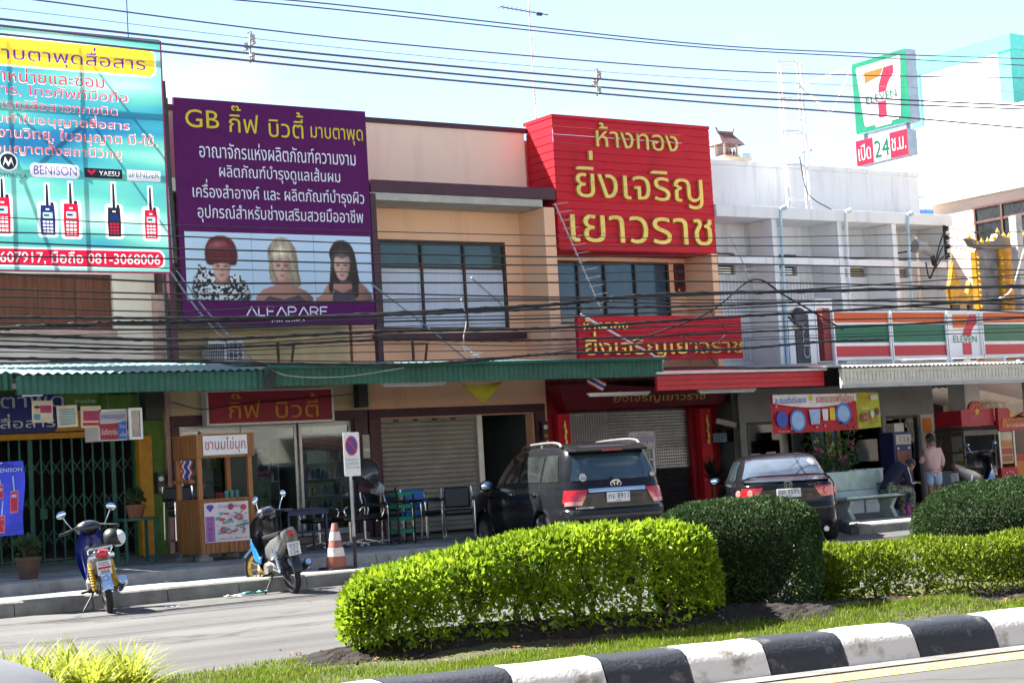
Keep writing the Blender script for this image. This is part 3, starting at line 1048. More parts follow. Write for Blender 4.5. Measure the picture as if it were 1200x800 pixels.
b = MB(); b.box(29.78, 30.2, 27.55, 27.598, .2, 2.1); pst = b.build('poster', mat('poster_white', (.62, .58, .60), .6), t)
MB().plate(rrect(29.83, 30.12, 1.68, 2.02, .03), 27.54, 0).build('poster_print', mat('poster_orange', (.75, .22, .01), .6), pst)
b = MB(); b.ft('A', 29.86, 30.1, 1.25, 1.5, 27.545); b.ft('20', 29.86, 30.12, 1.0, 1.2, 27.545); b.build('poster_print', mat('poster_pink', (.45, .05, .15), .6), pst)
# --- buildings behind on the right
t = thing('house_building', 'white and apricot house wall with a wide brown framed window right of the convenience store', 'building', (36, 29, 0))
b = MB()
b.box(34.0, 46, 22.0, 30.5, 0, 7.44)
b.build('wall', mat('apricot_wall', (.80, .66, .57), .85, var=.08, scale=.8), t)
b = MB(); b.box(33.86, 46, 21.6, 31.0, 7.441, 7.68); b.build('eave', M['white_wall'], t, bev=.01)
b = MB(); b.box(34.0, 46, 22.0, 30.3, 7.681, 8.10); b.box(35.6, 46, 20, 34, 8.1, 9.9); b.build('parapet', mat('house_white', (.8, .79, .76), .85, var=.06), t)
b = MB()
b.box(33.94, 33.99, 26.0, 29.2, 6.0, 6.06); b.box(33.94, 33.99, 26.0, 29.2, 7.15, 7.22); b.box(33.945, 33.99, 26.0, 29.2, 6.78, 6.84)
for y in (26.03, 26.8, 27.5, 28.3, 29.14): b.box(33.935, 33.99, y - .03, y + .03, 6.06, 7.15)
w = b.build('window', mat('brown_window', (.12, .06, .05), .5), t, bev=.004)
MB().box(33.97, 33.995, 26.05, 29.15, 6.06, 7.15).build('pane', M['dark_glass'], w)
b = MB(); b.box(31.9, 33.9, 30.5, 31.5, 0, 7.0); b.build('rear_wall', mat('house_rear', (.72, .6, .46), .85), t)
t = thing('rooftop_tank', 'bright blue ribbed rooftop shelter with a rounded top beside the white parapet', 'tank', (33.4, 31.8, 6.9))
b = MB()
pr = [(0, 0), (0, .25), (.08, .46), (.24, .60), (.45, .64)]
for i in range(16):
 ya = 0
rows = []
for k in range(33):
 x = 33.1 + 1.9 * k / 32
 d = .02 if k % 4 < 2 else 0
 rows.append([(x, 31.2 - d + a, 7.15 + h * 1.2) for a, h in pr])
b.grid(rows); b.poly([(33.1, 31.2, 7.1), (33.1, 31.2 + .45, 7.1), (33.1, 31.65, 7.92), (33.1, 31.44, 7.87), (33.1, 31.28, 7.7), (33.1, 31.2, 7.45)])
b.build('cover', mat('blue_sheet', (.06, .22, .62), .5), t)
b = MB(); b.box(33.0, 35.0, 31.1, 32.2, 6.9, 7.1); b.build('base', M['white_wall'], t)
t = thing('apartment_building', 'tall white building with turquoise bands and a brown window at the top right', 'building', (45, 34, 0))
b = MB(); b.box(40, 58, 32.6, 36.4, 0, 12.5)
b.build('wall', mat('block_white', (.82, .82, .80), .85, var=.05), t)
b = MB()
b.box(39.92, 58.1, 32.5, 36.5, 12.501, 12.95)
b.box(39.95, 39.998, 36.0, 36.42, 10.7, 12.498); b.box(39.95, 39.998, 32.55, 33.0, 10.9, 12.498)
b.box(40.0, 41.0, 32.54, 32.598, 10.9, 12.498); b.box(39.95, 39.998, 35.4, 35.99, 10.7, 10.85)
b.build('band', mat('turquoise_paint', (.10, .50, .46), .7, var=.08), t)
b = MB(); b.box(41.3, 45, 32.5, 32.597, 11.3, 11.45); b.box(41.3, 45, 32.5, 32.597, 12.25, 12.4); b.box(41.3, 41.5, 32.5, 32.597, 11.45, 12.25)
w = b.build('window', mat('turquoise_paint2', (.10, .50, .46), .7), t)
MB().box(41.5, 45, 32.55, 32.59, 11.45, 12.25).build('pane', mat('brown_shutter', (.12, .06, .05), .6), w)
b = MB(); b.grid(roof_wave(38.5, 48, 29.5, 9.9, 32.5, 10.9, pitch=.3, amp=.05)); b.build('lean_roof', M['steel'], t)
b = MB(); b.box(40.5, 50, 30, 32.4, 0, 9.9); b.build('lean_wall', mat('block_white', (.8, .8, .8)), t)
# --- shophouse row across the road (unseen behind the viewer, added to bounce sun onto the shaded facades)
t = thing('added_shophouse_row', 'unseen pale shophouse row across the road, added to bounce sunlight onto the facades', 'building', (25, -12.5, 0))
b = MB(); b.box(-45, 95, -26, -12.6, 0, 8.6); b.build('wall', mat('row_plaster', (.72, .66, .57), .9, var=.1, scale=.5), t)
for i in range(20):
 x = -42 + 7 * i
 MB().box(x, x + 4.5, -12.6, -12.5, .2, 2.8).build('shutter', M['shutter_grey'], t)
 MB().box(x + .4, x + 4, -12.6, -12.54, 4.6, 6.2).build('window', M['dark_glass'], t)
 MB().box(x - .4, x + 5.2, -12.6, -10.6, 3.2, 3.3).build('canopy', M['white_wall'], t)
# --- canopies
def canopy(x0, x1, ye, ze0, ze1, yb, zb, label, fm, rm, cat='canopy', ribs=True, loc=None):
 t = thing('shop_canopy', label, cat, ((x0 + x1) / 2, ye, ze0))
 b = MB()
 b.grid(wave(x0, x1, ye, ze0, ze1, .1, .014))
 b.grid(wave(x0, x1, ye + .05, ze0, ze1 - .03, .1, .01))
 b.build('fascia', fm, t, smooth=True)
 b = MB(); b.grid(roof_wave(x0, x1, ye - .06, ze1 + .02, yb, zb, .14, .018))
 b.build('roof_sheet', rm, t, smooth=True)
 b = MB()
 n = max(2, round((x1 - x0) / 1.6))
 for i in range(n + 1):
  x = x0 + .15 + (x1 - x0 - .3) * i / n
  b.bar((x, ye + .08, ze1 - .09), (x, yb, zb - .09), .05, .08)
 for k in range(4):
  y = ye + .2 + (yb - ye - .4) * k / 3
  z = ze1 - .03 + (zb - ze1) * (y - ye) / (yb - ye)
  b.bar((x0 + .05, y, z - .04), (x1 - .05, y, z - .04), .05, .05)
 b.bar((x0, ye + .075, ze0 + .03), (x1, ye + .075, ze0 + .03), .04, .04)
 b.build('rafter', M['dark_steel'], t)
 return t
canopy(8.06, 11.86, 24.18, 2.87, 3.14, 28.3, 3.62, 'green corrugated canopy with a sun-bleached roof over the radio shop', M['green_sheet'], M['teal_roof'])
canopy(4.0, 8.04, 24.35, 2.95, 3.18, 28.4, 3.62, 'short end of green canopy cut off at the left edge of the photo', M['green_sheet'], M['teal_roof'])
t = canopy(11.90, 19.72, 24.2, 2.91, 3.20, 28.0, 3.50, 'long dark green canopy over the glass doors and roller shutter', M['green_sheet'], M['teal_roof'])
b = MB(); b.tube([(11.9, 24.12, 3.19), (15, 24.12, 3.19), (19.72, 24.12, 3.22)], .035, 6); b.build('gutter', M['green_sheet'], t)
t = thing('shop_canopy', 'red boarded canopy with a maroon roof in front of the gold shop', 'canopy', (21.5, 24.2, 2.66))
b = MB(); clad(b, 19.55, 23.62, 24.22, 2.66, 2.94, .09); b.box(19.55, 23.62, 24.23, 24.27, 2.66, 2.94)
b.build('fascia', mat('red_fascia_bright', (.52, .022, .03), .5, var=.12), t)
b = MB(); b.faces([(19.6, 24.2, 2.96), (23.64, 24.2, 2.96), (24.3, 28.0, 3.32), (19.8, 28.0, 3.32)], [(0, 1, 2, 3)])
b.build('roof_sheet', mat('maroon_roof', (.10, .02, .025), .6), t)
b = MB(); b.box(19.5, 23.66, 24.15, 24.2, 2.945, 2.985); b.build('gutter', M['alu'], t)
b = MB(); b.poly([(19.6, 24.3, 2.72), (23.6, 24.3, 2.72), (24.2, 28.0, 3.1), (19.8, 28.0, 3.1)]); b.build('soffit', M['red_paint'], t)
t = thing('shop_canopy', 'white corrugated canopy with a slatted fascia over the convenience store', 'canopy', (27, 23.8, 2.58))
b = MB()
b.box(23.68, 33, 23.8, 23.86, 2.60, 2.72); b.box(23.68, 33, 23.79, 23.87, 2.885, 2.95)
n = 92
for i in range(n):
 x = 23.7 + 9.2 * i / n
 b.box(x, x + .085, 23.80, 23.83, 2.722, 2.883)
b.box(23.68, 33, 23.835, 23.855, 2.722, 2.883)
b.build('fascia', mat('ivory_paint', (.62, .60, .52), .7, var=.12), t)
b = MB(); b.grid(roof_wave(23.6, 33, 23.72, 2.985, 28.0, 3.26, .12, .018)); b.build('roof_sheet', mat('white_sheet', (.62, .66, .70), .45, var=.15), t, smooth=True)
b = MB(); b.box(23.6, 33, 23.74, 23.78, 2.58, 2.64); b.poly([(23.7, 23.9, 2.62), (33, 23.9, 2.62), (33, 27.6, 2.8), (23.7, 27.6, 2.8)])
b.build('soffit', mat('grey_soffit', (.42, .42, .41), .8), t)
b = MB()
for x in (24.9, 26.5, 28.2, 29.9, 31.5): b.box(x, x + .06, 25.16, 25.24, 3.05, 3.2)
b.build('sign_post', M['white_wall'], t)
# --- backlit radio billboard on a steel frame
def billboard_print():
 m = bpy.data.materials.new('billboard_print'); m.use_nodes = True
 N, L = m.node_tree.nodes, m.node_tree.links
 p = N["Principled BSDF"]; p.inputs["Roughness"].default_value = .5
 geo = N.new("ShaderNodeNewGeometry")
 def rot(a, sx, sz):
  mp = N.new("ShaderNodeMapping"); mp.inputs["Rotation"].default_value = (0, a, 0); mp.inputs["Scale"].default_value = (sx, 1, sz); L.new(geo.outputs["Position"], mp.inputs[0]); return mp.outputs[0]
 def noise(v, s, d=2):
  n = N.new("ShaderNodeTexNoise"); n.inputs["Scale"].default_value = s; n.inputs["Detail"].default_value = d; L.new(v, n.inputs["Vector"]); return n.outputs["Fac"]
 ra = N.new("ShaderNodeValToRGB"); L.new(noise(rot(.9, .25, 1.3), 1.0), ra.inputs[0])
 e = ra.color_ramp.elements
 e[0].position, e[0].color = .34, (*S('#1d6f9c'), 1)
 e[1].position, e[1].color = .72, (*S('#d4f2ea'), 1)
 for pos, c in ((.44, '#3a9db0'), (.54, '#62bdb0'), (.63, '#93d8ca')):
  q = e.new(pos); q.color = (*S(c), 1)
 col = ra.outputs[0]
 L.new(col, p.inputs["Base Color"])
 t = N.new("ShaderNodeBsdfTranslucent"); L.new(col, t.inputs[0])
 ms = N.new("ShaderNodeMixShader"); ms.inputs[0].default_value = .24
 L.new(p.outputs[0], ms.inputs[1]); L.new(t.outputs[0], ms.inputs[2]); L.new(ms.outputs[0], N["Material Output"].inputs["Surface"])
 return m
t = thing('billboard', 'large teal vinyl billboard with walkie-talkies and a yellow heading, lit from behind on steel framing', 'billboard', (9.5, 27.2, 5.0))
BX0, BX1, BZ0, BZ1, BY = 7.2, 11.71, 5.03, 8.95, 27.2
pk = dict(var=.03, rough=.6, trans=.24)
INK = [mat('ink_purple', '#6a1fa0', **pk), mat('ink_red', '#d8103c', **pk), mat('ink_white', '#f4fbff', **pk), mat('ink_magenta', '#dd2468', **pk), mat('ink_navy', '#1c2a70', **pk), mat('ink_black', '#20222e', **pk), mat('ink_orange', '#ee5a50', **pk), mat('ink_yellow', '#ffe23c', **pk), mat('ink_screen', '#b5ddd2', **pk)]
layers = []                                    # (loops, ink), later ones lie on top
def ink(poly, m): layers.append(([np.array(poly, float)], m))
def inkt(s, x0, x1, z0, z1, m, halo=None):
 put = lambda ls, d: [l * np.array([x1 - x0 + 2 * d, z1 - z0 + 2 * d]) + np.array([x0 - d, z0 - d]) for l in ls]
 if halo is not None: layers.append((put(line_loops(s, .07), .014), halo))
 layers.append((put(line_loops(s, .022), 0), m))
def band(x0, x1, z0, z1, r, m): ink(rrect(x0, x1, z0, z1, r, 6), m)
band(7.25, 11.63, 8.30, 8.79, .14, 2); band(7.25, 11.60, 8.33, 8.765, .12, 7); band(7.25, 11.64, 5.075, 5.395, .13, 2); band(7.25, 11.61, 5.105, 5.365, .11, 1)
inkt('มาบตาพุดสื่อสาร', 8.78, 11.44, 8.35, 8.73, 0)
inkt('จำหน่ายและซ่อม', 8.80, 10.70, 8.06, 8.29, 1, 2)
inkt('วิทยุสื่อสาร, โทรศัพท์มือถือ', 7.95, 11.10, 7.80, 8.08, 3, 2)
inkt('และอุปกรณ์สื่อสารทุกชนิด', 8.20, 10.90, 7.58, 7.82, 3, 2)
inkt('รับทำใบอนุญาตสื่อสาร', 8.75, 11.10, 7.35, 7.58, 6, 2)
inkt('พนักงานวิทยุ, ใบอนุญาต มี-ใช้,', 8.40, 11.58, 7.10, 7.33, 6, 2)
inkt('ใบอนุญาตตั้งสถานีวิทยุ', 8.60, 10.94, 6.86, 7.11, 6, 2)
inkt('โทร. 038-', 7.5, 8.78, 5.15, 5.31, 2)
inkt('607917, มือถือ 081-3068006', 8.86, 11.55, 5.12, 5.34, 2)
def radio(xc, z0, h, w, ant, c, screen=True):
 band(xc - w / 2 - .045, xc + w / 2 + .045, z0 - .04, z0 + h + .06, .06, 2)
 ink([(xc - w * .1 - .03, z0 + h), (xc + .08 - w * .1, z0 + h), (xc + .07 - w * .1, z0 + h + ant + .03), (xc - .02 - w * .1, z0 + h + ant + .03)], 2)
 ink([(xc - w * .1, z0 + h - .01), (xc + .05 - w * .1, z0 + h - .01), (xc + .042 - w * .1, z0 + h + ant), (xc + .008 - w * .1, z0 + h + ant)], 5)
 band(xc + w * .2, xc + w * .42, z0 + h - .02, z0 + h + .05, .012, 5)
 ink([(xc - w * .46, z0), (xc + w * .46, z0), (xc + w * .5, z0 + h * .5), (xc + w * .45, z0 + h), (xc - w * .45, z0 + h), (xc - w * .5, z0 + h * .5)], c)
 band(xc - w * .32, xc + w * .32, z0 + h * .56, z0 + h * .76, .012, 8 if screen else 4)
 if screen: band(xc - w * .26, xc + w * .1, z0 + h * .63, z0 + h * .69, .004, 4)
 band(xc - w * .12, xc + w * .12, z0 + h * .84, z0 + h * .89, .004, 2)
 for i in range(4):
  for j in range(3): band(xc - w * .34 + j * w * .24, xc - w * .34 + j * w * .24 + w * .18, z0 + h * (.06 + .115 * i), z0 + h * (.06 + .115 * i + .07), .006, 2 if screen else 1)
radio(8.93, 5.60, .58, .25, .30, 1); radio(9.66, 5.60, .48, .25, .34, 4); radio(10.05, 5.58, .54, .26, .34, 1); radio(10.78, 5.60, .48, .23, .40, 5, False); radio(11.42, 5.58, .48, .23, .38, 1)
band(9.40, 10.22, 6.53, 6.76, .08, 2); inkt('BENISON', 9.46, 10.17, 6.575, 6.72, 0)
band(10.30, 10.95, 6.56, 6.72, .01, 5); inkt('YAESU', 10.55, 10.90, 6.60, 6.68, 2); ink([(10.34, 6.69), (10.42, 6.6), (10.5, 6.69), (10.46, 6.69), (10.42, 6.65), (10.38, 6.69)], 1)
band(11.03, 11.62, 6.54, 6.72, .01, 2); inkt('SPENDER', 11.06, 11.60, 6.60, 6.69, 4)
ink(ell(9.05, 6.76, .155, .155), 2); ink(ell(9.05, 6.76, .13, .13), 5)
ink([(8.96, 6.68), (9.0, 6.84), (9.05, 6.74), (9.1, 6.84), (9.14, 6.68), (9.095, 6.76), (9.05, 6.68), (9.005, 6.76)], 2)
inkt('MOTOROLA', 8.80, 9.35, 6.50, 6.57, 4)
rect = np.array([(BX0, BZ0), (BX1, BZ0), (BX1, BZ1), (BX0, BZ1)])
v2, tri = cdt([rect] + [l for ls, _ in layers for l in ls])
cen = np.array([v2[list(f)].mean(0) for f in tri])
lay = np.zeros(len(tri), int)
for ls, m in layers: lay[np.abs(winding(ls, cen)) > .5] = m + 1
b = MB(); b.v = [(x, BY, z) for x, z in v2]; b.f = list(tri); b.m = [int(q) for q in lay]
b.build('vinyl_sheet', [billboard_print()] + INK, t)
b = MB()
fy = BY + .16
for x in (BX0 + .05, 9.0, 10.2, BX1 - .03): b.bar((x, fy, 3.4 if x > 11 else BZ0), (x, fy, BZ1 - .02), .045)
for z in (BZ0 + .03, 6.95, 8.0, BZ1 - .04): b.bar((BX0, fy + .065, z), (BX1, fy + .065, z), .045)
b.bar((10.2, fy + .13, 8.0), (11.6, fy + .13, 6.0), .03); b.bar((9.0, fy + .13, 6.9), (10.2, fy + .13, 8.0), .03); b.bar((10.3, fy + .13, 8.9), (11.65, fy + .13, 7.2), .03); b.bar((9.0, fy + .13, 8.0), (10.2, fy + .13, 6.95), .03)
for x in (9.0, 11.6):
 b.bar((x, fy, 7.2), (x + .2, fy + 1.6, 5.6), .05)
b.build('steel_frame', M['dark_steel'], t)
b = MB()
for z in (BZ0 - .012, BZ1 - .0): b.bar((BX0, BY + .02, z), (BX1, BY + .02, z), .03)
b.bar((BX1 + .016, BY + .02, BZ0), (BX1 + .016, BY + .02, BZ1), .03)
b.build('edge_trim', mat('magenta_edge', '#b02060', .5), t)
b = MB()
b.bar((11.88, 27.35, 5.2), (11.80, 27.35, 8.3), .07, .05)
for k in range(40): b.box(11.76 + .002 * k * 0, 11.80, 27.31, 27.33, 5.3 + k * .075, 5.33 + k * .075)
solo(b, 'slotted_post', M['dark_steel'], 'thin slotted steel post rising beside the teal billboard edge', 'post')
# --- purple salon billboard
t = thing('billboard', 'purple hair salon billboard with yellow heading and three portrait panels of hair models', 'billboard', (14.1, 27.9, 4.2))
PX0, PX1, PZ0, PZ1, PY = 12.22, 16.02, 4.20, 8.17, 27.9
b = MB(); b.box(PX0, PX1, PY, PY + .06, PZ0, PZ1)
b.build('panel', mat('billboard_purple', (.115, .015, .105), .6, var=.08, spec=.12), t)
b = MB()
yl, wh = 0, 1
b.ft('GB', 12.42, 13.06, 7.66, 7.98, PY - .006, 0, yl, .015)
b.ft('กิ๊ฟ', 13.25, 13.82, 7.62, 8.10, PY - .006, 0, yl, .02)
b.ft('บิวตี้', 14.02, 14.72, 7.58, 8.06, PY - .006, 0, yl, .02)
b.ft('มาบตาพุด', 14.86, 15.94, 7.52, 7.82, PY - .006, 0, yl, .006)
b.ft('อาณาจักรแห่งผลิตภัณฑ์ความงาม', 12.66, 15.76, 7.14, 7.44, PY - .006, 0, wh, .006)
b.ft('ผลิตภัณฑ์บำรุงดูแลเส้นผม', 13.02, 15.42, 6.74, 7.06, PY - .006, 0, wh, .006)
b.ft('เครื่องสำอางค์ และ ผลิตภัณฑ์บำรุงผิว', 12.50, 15.90, 6.36, 6.76, PY - .006, 0, wh, .006)
b.ft('อุปกรณ์สำหรับช่างเสริมสวยมืออาชีพ', 12.58, 15.86, 6.00, 6.34, PY - .006, 0, wh, .006)
def stroke(pts, r=.012, m=1, z0=4.37, h=.155):
 for (a, c), (d, e) in zip(pts, pts[1:]):
  dx, dz = d - a, e - c
  l = math.hypot(dx, dz); nx, nz = -dz / l * r, dx / l * r
  b.poly([(a - nx, PY - .008, c - nz), (a + nx, PY - .008, c + nz), (d + nx, PY - .008, e + nz), (d - nx, PY - .008, e - nz)][::-1], m)
x, z0, z1 = 13.42, 4.37, 4.525
zm = (z0 + z1) / 2
def cap(ch, x):
 w = .17
 if ch == 'A': stroke([(x, z0), (x + .1, z1), (x + .2, z0)]); return x + .235
 if ch == 'L': stroke([(x, z1), (x, z0), (x + .12, z0)]); return x + .165
 if ch == 'F': stroke([(x, z0), (x, z1), (x + .14, z1)]); stroke([(x, zm), (x + .12, zm)]); return x + .18
 if ch in 'PR':
  stroke([(x, z0), (x, z1), (x + .11, z1), (x + .15, z1 - .03), (x + .15, zm + .01), (x + .11, zm - .01), (x, zm - .01)])
  if ch == 'R': stroke([(x + .08, zm - .01), (x + .16, z0)])
  return x + .205
for ch in 'ALFAPARF': x = cap(ch, x)
b.ft('MILANO', 13.9, 14.55, 4.25, 4.31, PY - .008, 0, wh, 0)
b.build('lettering', [mat('sign_yellow', '#e2c81e', .5, var=.04), mat('sign_white', '#eeeaf4', .5, var=.04)], t)
PCOL = ['#c6d8ea', '#d2a391', '#b07a68', '#7c1820', '#cdb496', '#3a221c', '#8e2430', '#241a20', '#e6e4e8', '#473a44']
def print_mat():
 m = bpy.data.materials.new('portrait_print'); m.use_nodes = True
 N, L = m.node_tree.nodes, m.node_tree.links
 at = N.new("ShaderNodeAttribute"); at.attribute_name = 'ink'
 L.new(at.outputs["Color"], N["Principled BSDF"].inputs["Base Color"]); N["Principled BSDF"].inputs["Roughness"].default_value = .6
 return m
PRINT = print_mat()
def sc(pts, k=5): return smooth_closed(pts, k)
def portrait(x0, x1, kind):
 z0, z1 = 4.62, 5.83
 nx, nz = 100, 98                         # the print's dots
 X, Z = np.meshgrid(np.linspace(x0, x1, nx), np.linspace(z0, z1, nz))
 pts = np.column_stack([X.ravel(), Z.ravel()])
 xc = (x0 + x1) / 2 + (.04 if kind == 0 else -.02)
 img = np.array(S(PCOL[0]))[None, None] * (.86 + .22 * (Z - z0) / (z1 - z0))[..., None]
 rs = np.random.default_rng(kind)
 def soft(a, n=1):
  for _ in range(n):
   p = np.pad(a, 1, mode='edge')
   a = (p[:-2, 1:-1] + p[2:, 1:-1] + p[1:-1, :-2] + p[1:-1, 2:] + 2 * a) / 6
  return a
 def P(pl, m, smooth=True):
  q = np.array(sc(pl) if smooth else pl, float)
  k = soft((np.abs(winding([q], pts)) > .5).astype(float).reshape(nz, nx), 1)
  lo, hi = q.min(0), q.max(0)
  u = (X - lo[0]) / max(1e-6, hi[0] - lo[0]) * 2 - 1; v = (Z - lo[1]) / max(1e-6, hi[1] - lo[1])
  c = np.array(S(PCOL[m]))[None, None] * np.ones((nz, nx, 1))
  if m in (1, 2):
   c = c * np.clip(1.10 - .30 * u ** 2 - .28 * u - .22 * (1 - v), .3, 1.3)[..., None]
  elif m in (3, 4, 5):
   st = soft(rs.normal(0, 1, (nz, nx)), 1); fl = np.sin(95 * (X + .10 * np.sin(6 * (Z - 5.2))) + 3 * st) * .5 + np.sin(41 * X + 9 * Z) * .35
   hl = np.exp(-((v - .70 + .18 * u ** 2) / .10) ** 2) * np.exp(-((u + .2) / .5) ** 2)
   c = c * np.clip(.80 + .34 * fl - .25 * u ** 2 - .18 * (1 - v), .2, 2)[..., None] * (1 + 1.1 * hl[..., None]) + .10 * hl[..., None]
  elif m == 8:
   t_ = soft(rs.normal(0, 1, (nz, nx)), 3)
   c = np.where((t_ > .02)[..., None], c, np.array(S('#16161c'))) * np.clip(1.05 - .3 * u ** 2 - .3 * (1 - v), .3, 1.2)[..., None]
  elif m == 9:
   c = c * (1 + .3 * soft(rs.normal(0, 1, (nz, nx)), 2))[..., None]
  nonlocal img
  w = (.75 if m in (6, 7) else 1.0) * k[..., None]
  img = img * (1 - w) + c * w
 hz = 5.33                               # face centre
 if kind == 0:
  P([(xc - .52, 4.62), (xc - .46, 5.22), (xc - .28, 5.2), (xc - .16, 5.12), (xc + .16, 5.1), (xc + .34, 5.08), (xc + .5, 4.85), (xc + .46, 4.62)], 8)
  P([(xc - .13, 4.9), (xc - .14, 5.2), (xc + .14, 5.2), (xc + .13, 4.9)], 2, False)
  P([(xc - .19, 5.42), (xc - .17, 5.2), (xc - .09, 5.02), (xc, 4.98), (xc + .09, 5.02), (xc + .17, 5.2), (xc + .19, 5.42), (xc, 5.55)], 1)
  P([(xc - .29, 5.3), (xc - .31, 5.5), (xc - .22, 5.70), (xc, 5.78), (xc + .22, 5.70), (xc + .31, 5.5), (xc + .29, 5.28), (xc + .2, 5.25), (xc + .08, 5.29), (xc - .08, 5.28), (xc - .2, 5.25)], 3)
  ez, lz = 5.235, 5.08
 elif kind == 1:
  P([(xc - .27, 5.35), (xc - .28, 5.55), (xc - .12, 5.74), (xc + .1, 5.74), (xc + .27, 5.55), (xc + .30, 5.2), (xc + .34, 4.92), (xc + .12, 4.86), (xc - .14, 4.9), (xc - .26, 5.02)], 4)
  P([(xc - .5, 4.62), (xc - .42, 4.82), (xc - .16, 4.92), (xc - .1, 5.05), (xc + .12, 5.05), (xc + .18, 4.92), (xc + .46, 4.80), (xc + .52, 4.62)], 2)
  P([(xc - .42, 4.62), (xc - .3, 4.72), (xc, 4.66), (xc + .3, 4.74), (xc + .44, 4.62)], 9, False)
  P([(xc - .19, 5.42), (xc - .19, 5.25), (xc - .12, 5.05), (xc - .03, 4.99), (xc + .07, 5.05), (xc + .14, 5.25), (xc + .14, 5.42), (xc, 5.5)], 1)
  P([(xc - .27, 5.30), (xc - .28, 5.55), (xc - .12, 5.745), (xc + .12, 5.745), (xc + .28, 5.52), (xc + .30, 5.1), (xc + .2, 4.92), (xc + .17, 5.2), (xc + .12, 5.42), (xc - .03, 5.36), (xc - .13, 5.31), (xc - .2, 5.33), (xc - .22, 5.12)], 4)
  ez, lz = 5.26, 5.09
 else:
  P([(xc - .24, 5.35), (xc - .25, 5.55), (xc - .1, 5.72), (xc + .1, 5.72), (xc + .25, 5.55), (xc + .30, 5.2), (xc + .36, 4.85), (xc + .2, 4.66), (xc - .12, 4.70), (xc - .26, 4.95)], 5)
  P([(xc - .56, 4.62), (xc - .44, 4.76), (xc - .30, 4.95), (xc - .1, 4.98), (xc + .2, 4.98), (xc + .44, 4.92), (xc + .54, 4.62)], 2)
  P([(xc - .24, 4.62), (xc - .2, 4.86), (xc - .02, 4.78), (xc + .2, 4.88), (xc + .26, 4.62)], 9, False)
  P([(xc - .16, 5.45), (xc - .17, 5.25), (xc - .1, 5.06), (xc - .01, 5.01), (xc + .08, 5.06), (xc + .15, 5.25), (xc + .15, 5.45), (xc, 5.5)], 1)
  P([(xc - .23, 5.30), (xc - .26, 5.52), (xc - .12, 5.725), (xc + .12, 5.725), (xc + .26, 5.52), (xc + .32, 5.1), (xc + .3, 4.72), (xc + .18, 4.8), (xc + .17, 5.2), (xc + .14, 5.44), (xc, 5.41), (xc - .14, 5.43), (xc - .18, 5.2), (xc - .22, 4.8), (xc - .3, 4.86)], 5)
  ez, lz = 5.29, 5.11
 o = -.02 if kind else 0
 for s in (-1, 1):
  P(ell(xc + o + s * .075, ez + .004, .05, .026, 12), 2, False)
  P(ell(xc + o + s * .075, ez, .036, .013, 12), 7, False)
  if kind == 1: P([(xc + o + s * .03, ez + .035), (xc + o + s * .12, ez + .05), (xc + o + s * .12, ez + .04), (xc + o + s * .03, ez + .022)], 7, False)
 P([(xc + o + .005, ez - .01), (xc + o + .03, ez - .09), (xc + o - .02, ez - .1)], 2, False)
 P([(xc + o - .05, lz), (xc + o - .015, lz + .016), (xc + o, lz + .012), (xc + o + .015, lz + .016), (xc + o + .05, lz), (xc + o, lz - .022)], 6, True)
 k = soft(((np.abs(X - xc - o) < .17) & (np.abs(Z - (ez - .06)) < .012)).astype(float), 3)
 img = img * (1 - .12 * k[..., None])
 b = MB(); b.grid([[(X[j, i], PY - .008, Z[j, i]) for i in range(nx)] for j in range(nz)])
 ob_ = b.build('portrait_print', PRINT, t)
 ca = ob_.data.color_attributes.new('ink', 'FLOAT_COLOR', 'POINT')
 ca.data.foreach_set('color', np.concatenate([np.clip(img, 0, 1), np.ones((nz, nx, 1))], 2).ravel().astype(np.float32))
portrait(12.31, 13.57, 0); portrait(13.575, 14.80, 1); portrait(14.805, 15.98, 2)
# --- beauty shop sign under the canopy
t = thing('shop_sign', 'crimson lightbox with orange Thai lettering over the beauty shop glass doors', 'sign', (13.8, 27.9, 2.5))
b = MB(); b.box(12.62, 15.02, 27.92, 28.09, 2.5, 3.04); b.build('panel', mat('crimson_panel', (.30, .008, .03), .5), t)
b = MB(); b.box(12.60, 15.04, 27.9, 28.1, 2.46, 2.498); b.box(12.58, 12.618, 27.9, 28.1, 2.46, 3.06); b.box(15.022, 15.06, 27.9, 28.1, 2.46, 3.06); b.box(12.6, 15.04, 27.9, 28.1, 3.042, 3.07)
b.build('frame', M['alu'], t)
b = MB(); b.ft('กิ๊ฟ', 13.00, 13.60, 2.58, 3.0, 27.91, 0, 0, .03); b.ft('บิวตี้', 13.90, 14.76, 2.56, 2.98, 27.91, 0, 0, .03); b.build('lettering', mat('sign_orange', (.62, .26, .01), .5), t)
t = thing('shop_sign', 'navy radio shop sign with white lettering above the green folding gate', 'sign', (8.5, 28.1, 2.42))
b = MB(); b.box(5.4, 10.72, 28.08, 28.18, 2.47, 3.08); b.build('panel', mat('sign_navy', (.012, .025, .16), .5), t)
b = MB(); b.plate([(9.95, 2.475), (10.72, 2.475), (10.72, 2.85), (10.15, 2.78)], 28.074, 0); b.plate([(10.2, 2.85), (10.718, 2.88), (10.718, 3.078), (10.05, 3.078)], 28.074, 1)
b.build('panel_print', [M['amber'], M['green_paint']], t)
b = MB(); b.ft('มาบตาพุด', 8.30, 10.12, 2.80, 3.06, 28.07, 0, 0, .02); b.ft('อุปกรณ์สื่อสาร', 7.9, 9.96, 2.50, 2.78, 28.07, 0, 1, .015); b.ft('จำหน่าย', 10.3, 10.66, 2.93, 3.0, 28.068, 0, 1)
b.build('lettering', [mat('sign_grey', (.38, .40, .46), .5), mat('sign_paper', (.62, .63, .66), .5)], t)
b = MB(); b.box(10.74, 11.5, 28.12, 28.18, 2.62, 3.05)
solo(b, 'sign_board', M['green_paint'], 'plain green sign board right of the navy radio shop sign', 'sign board')
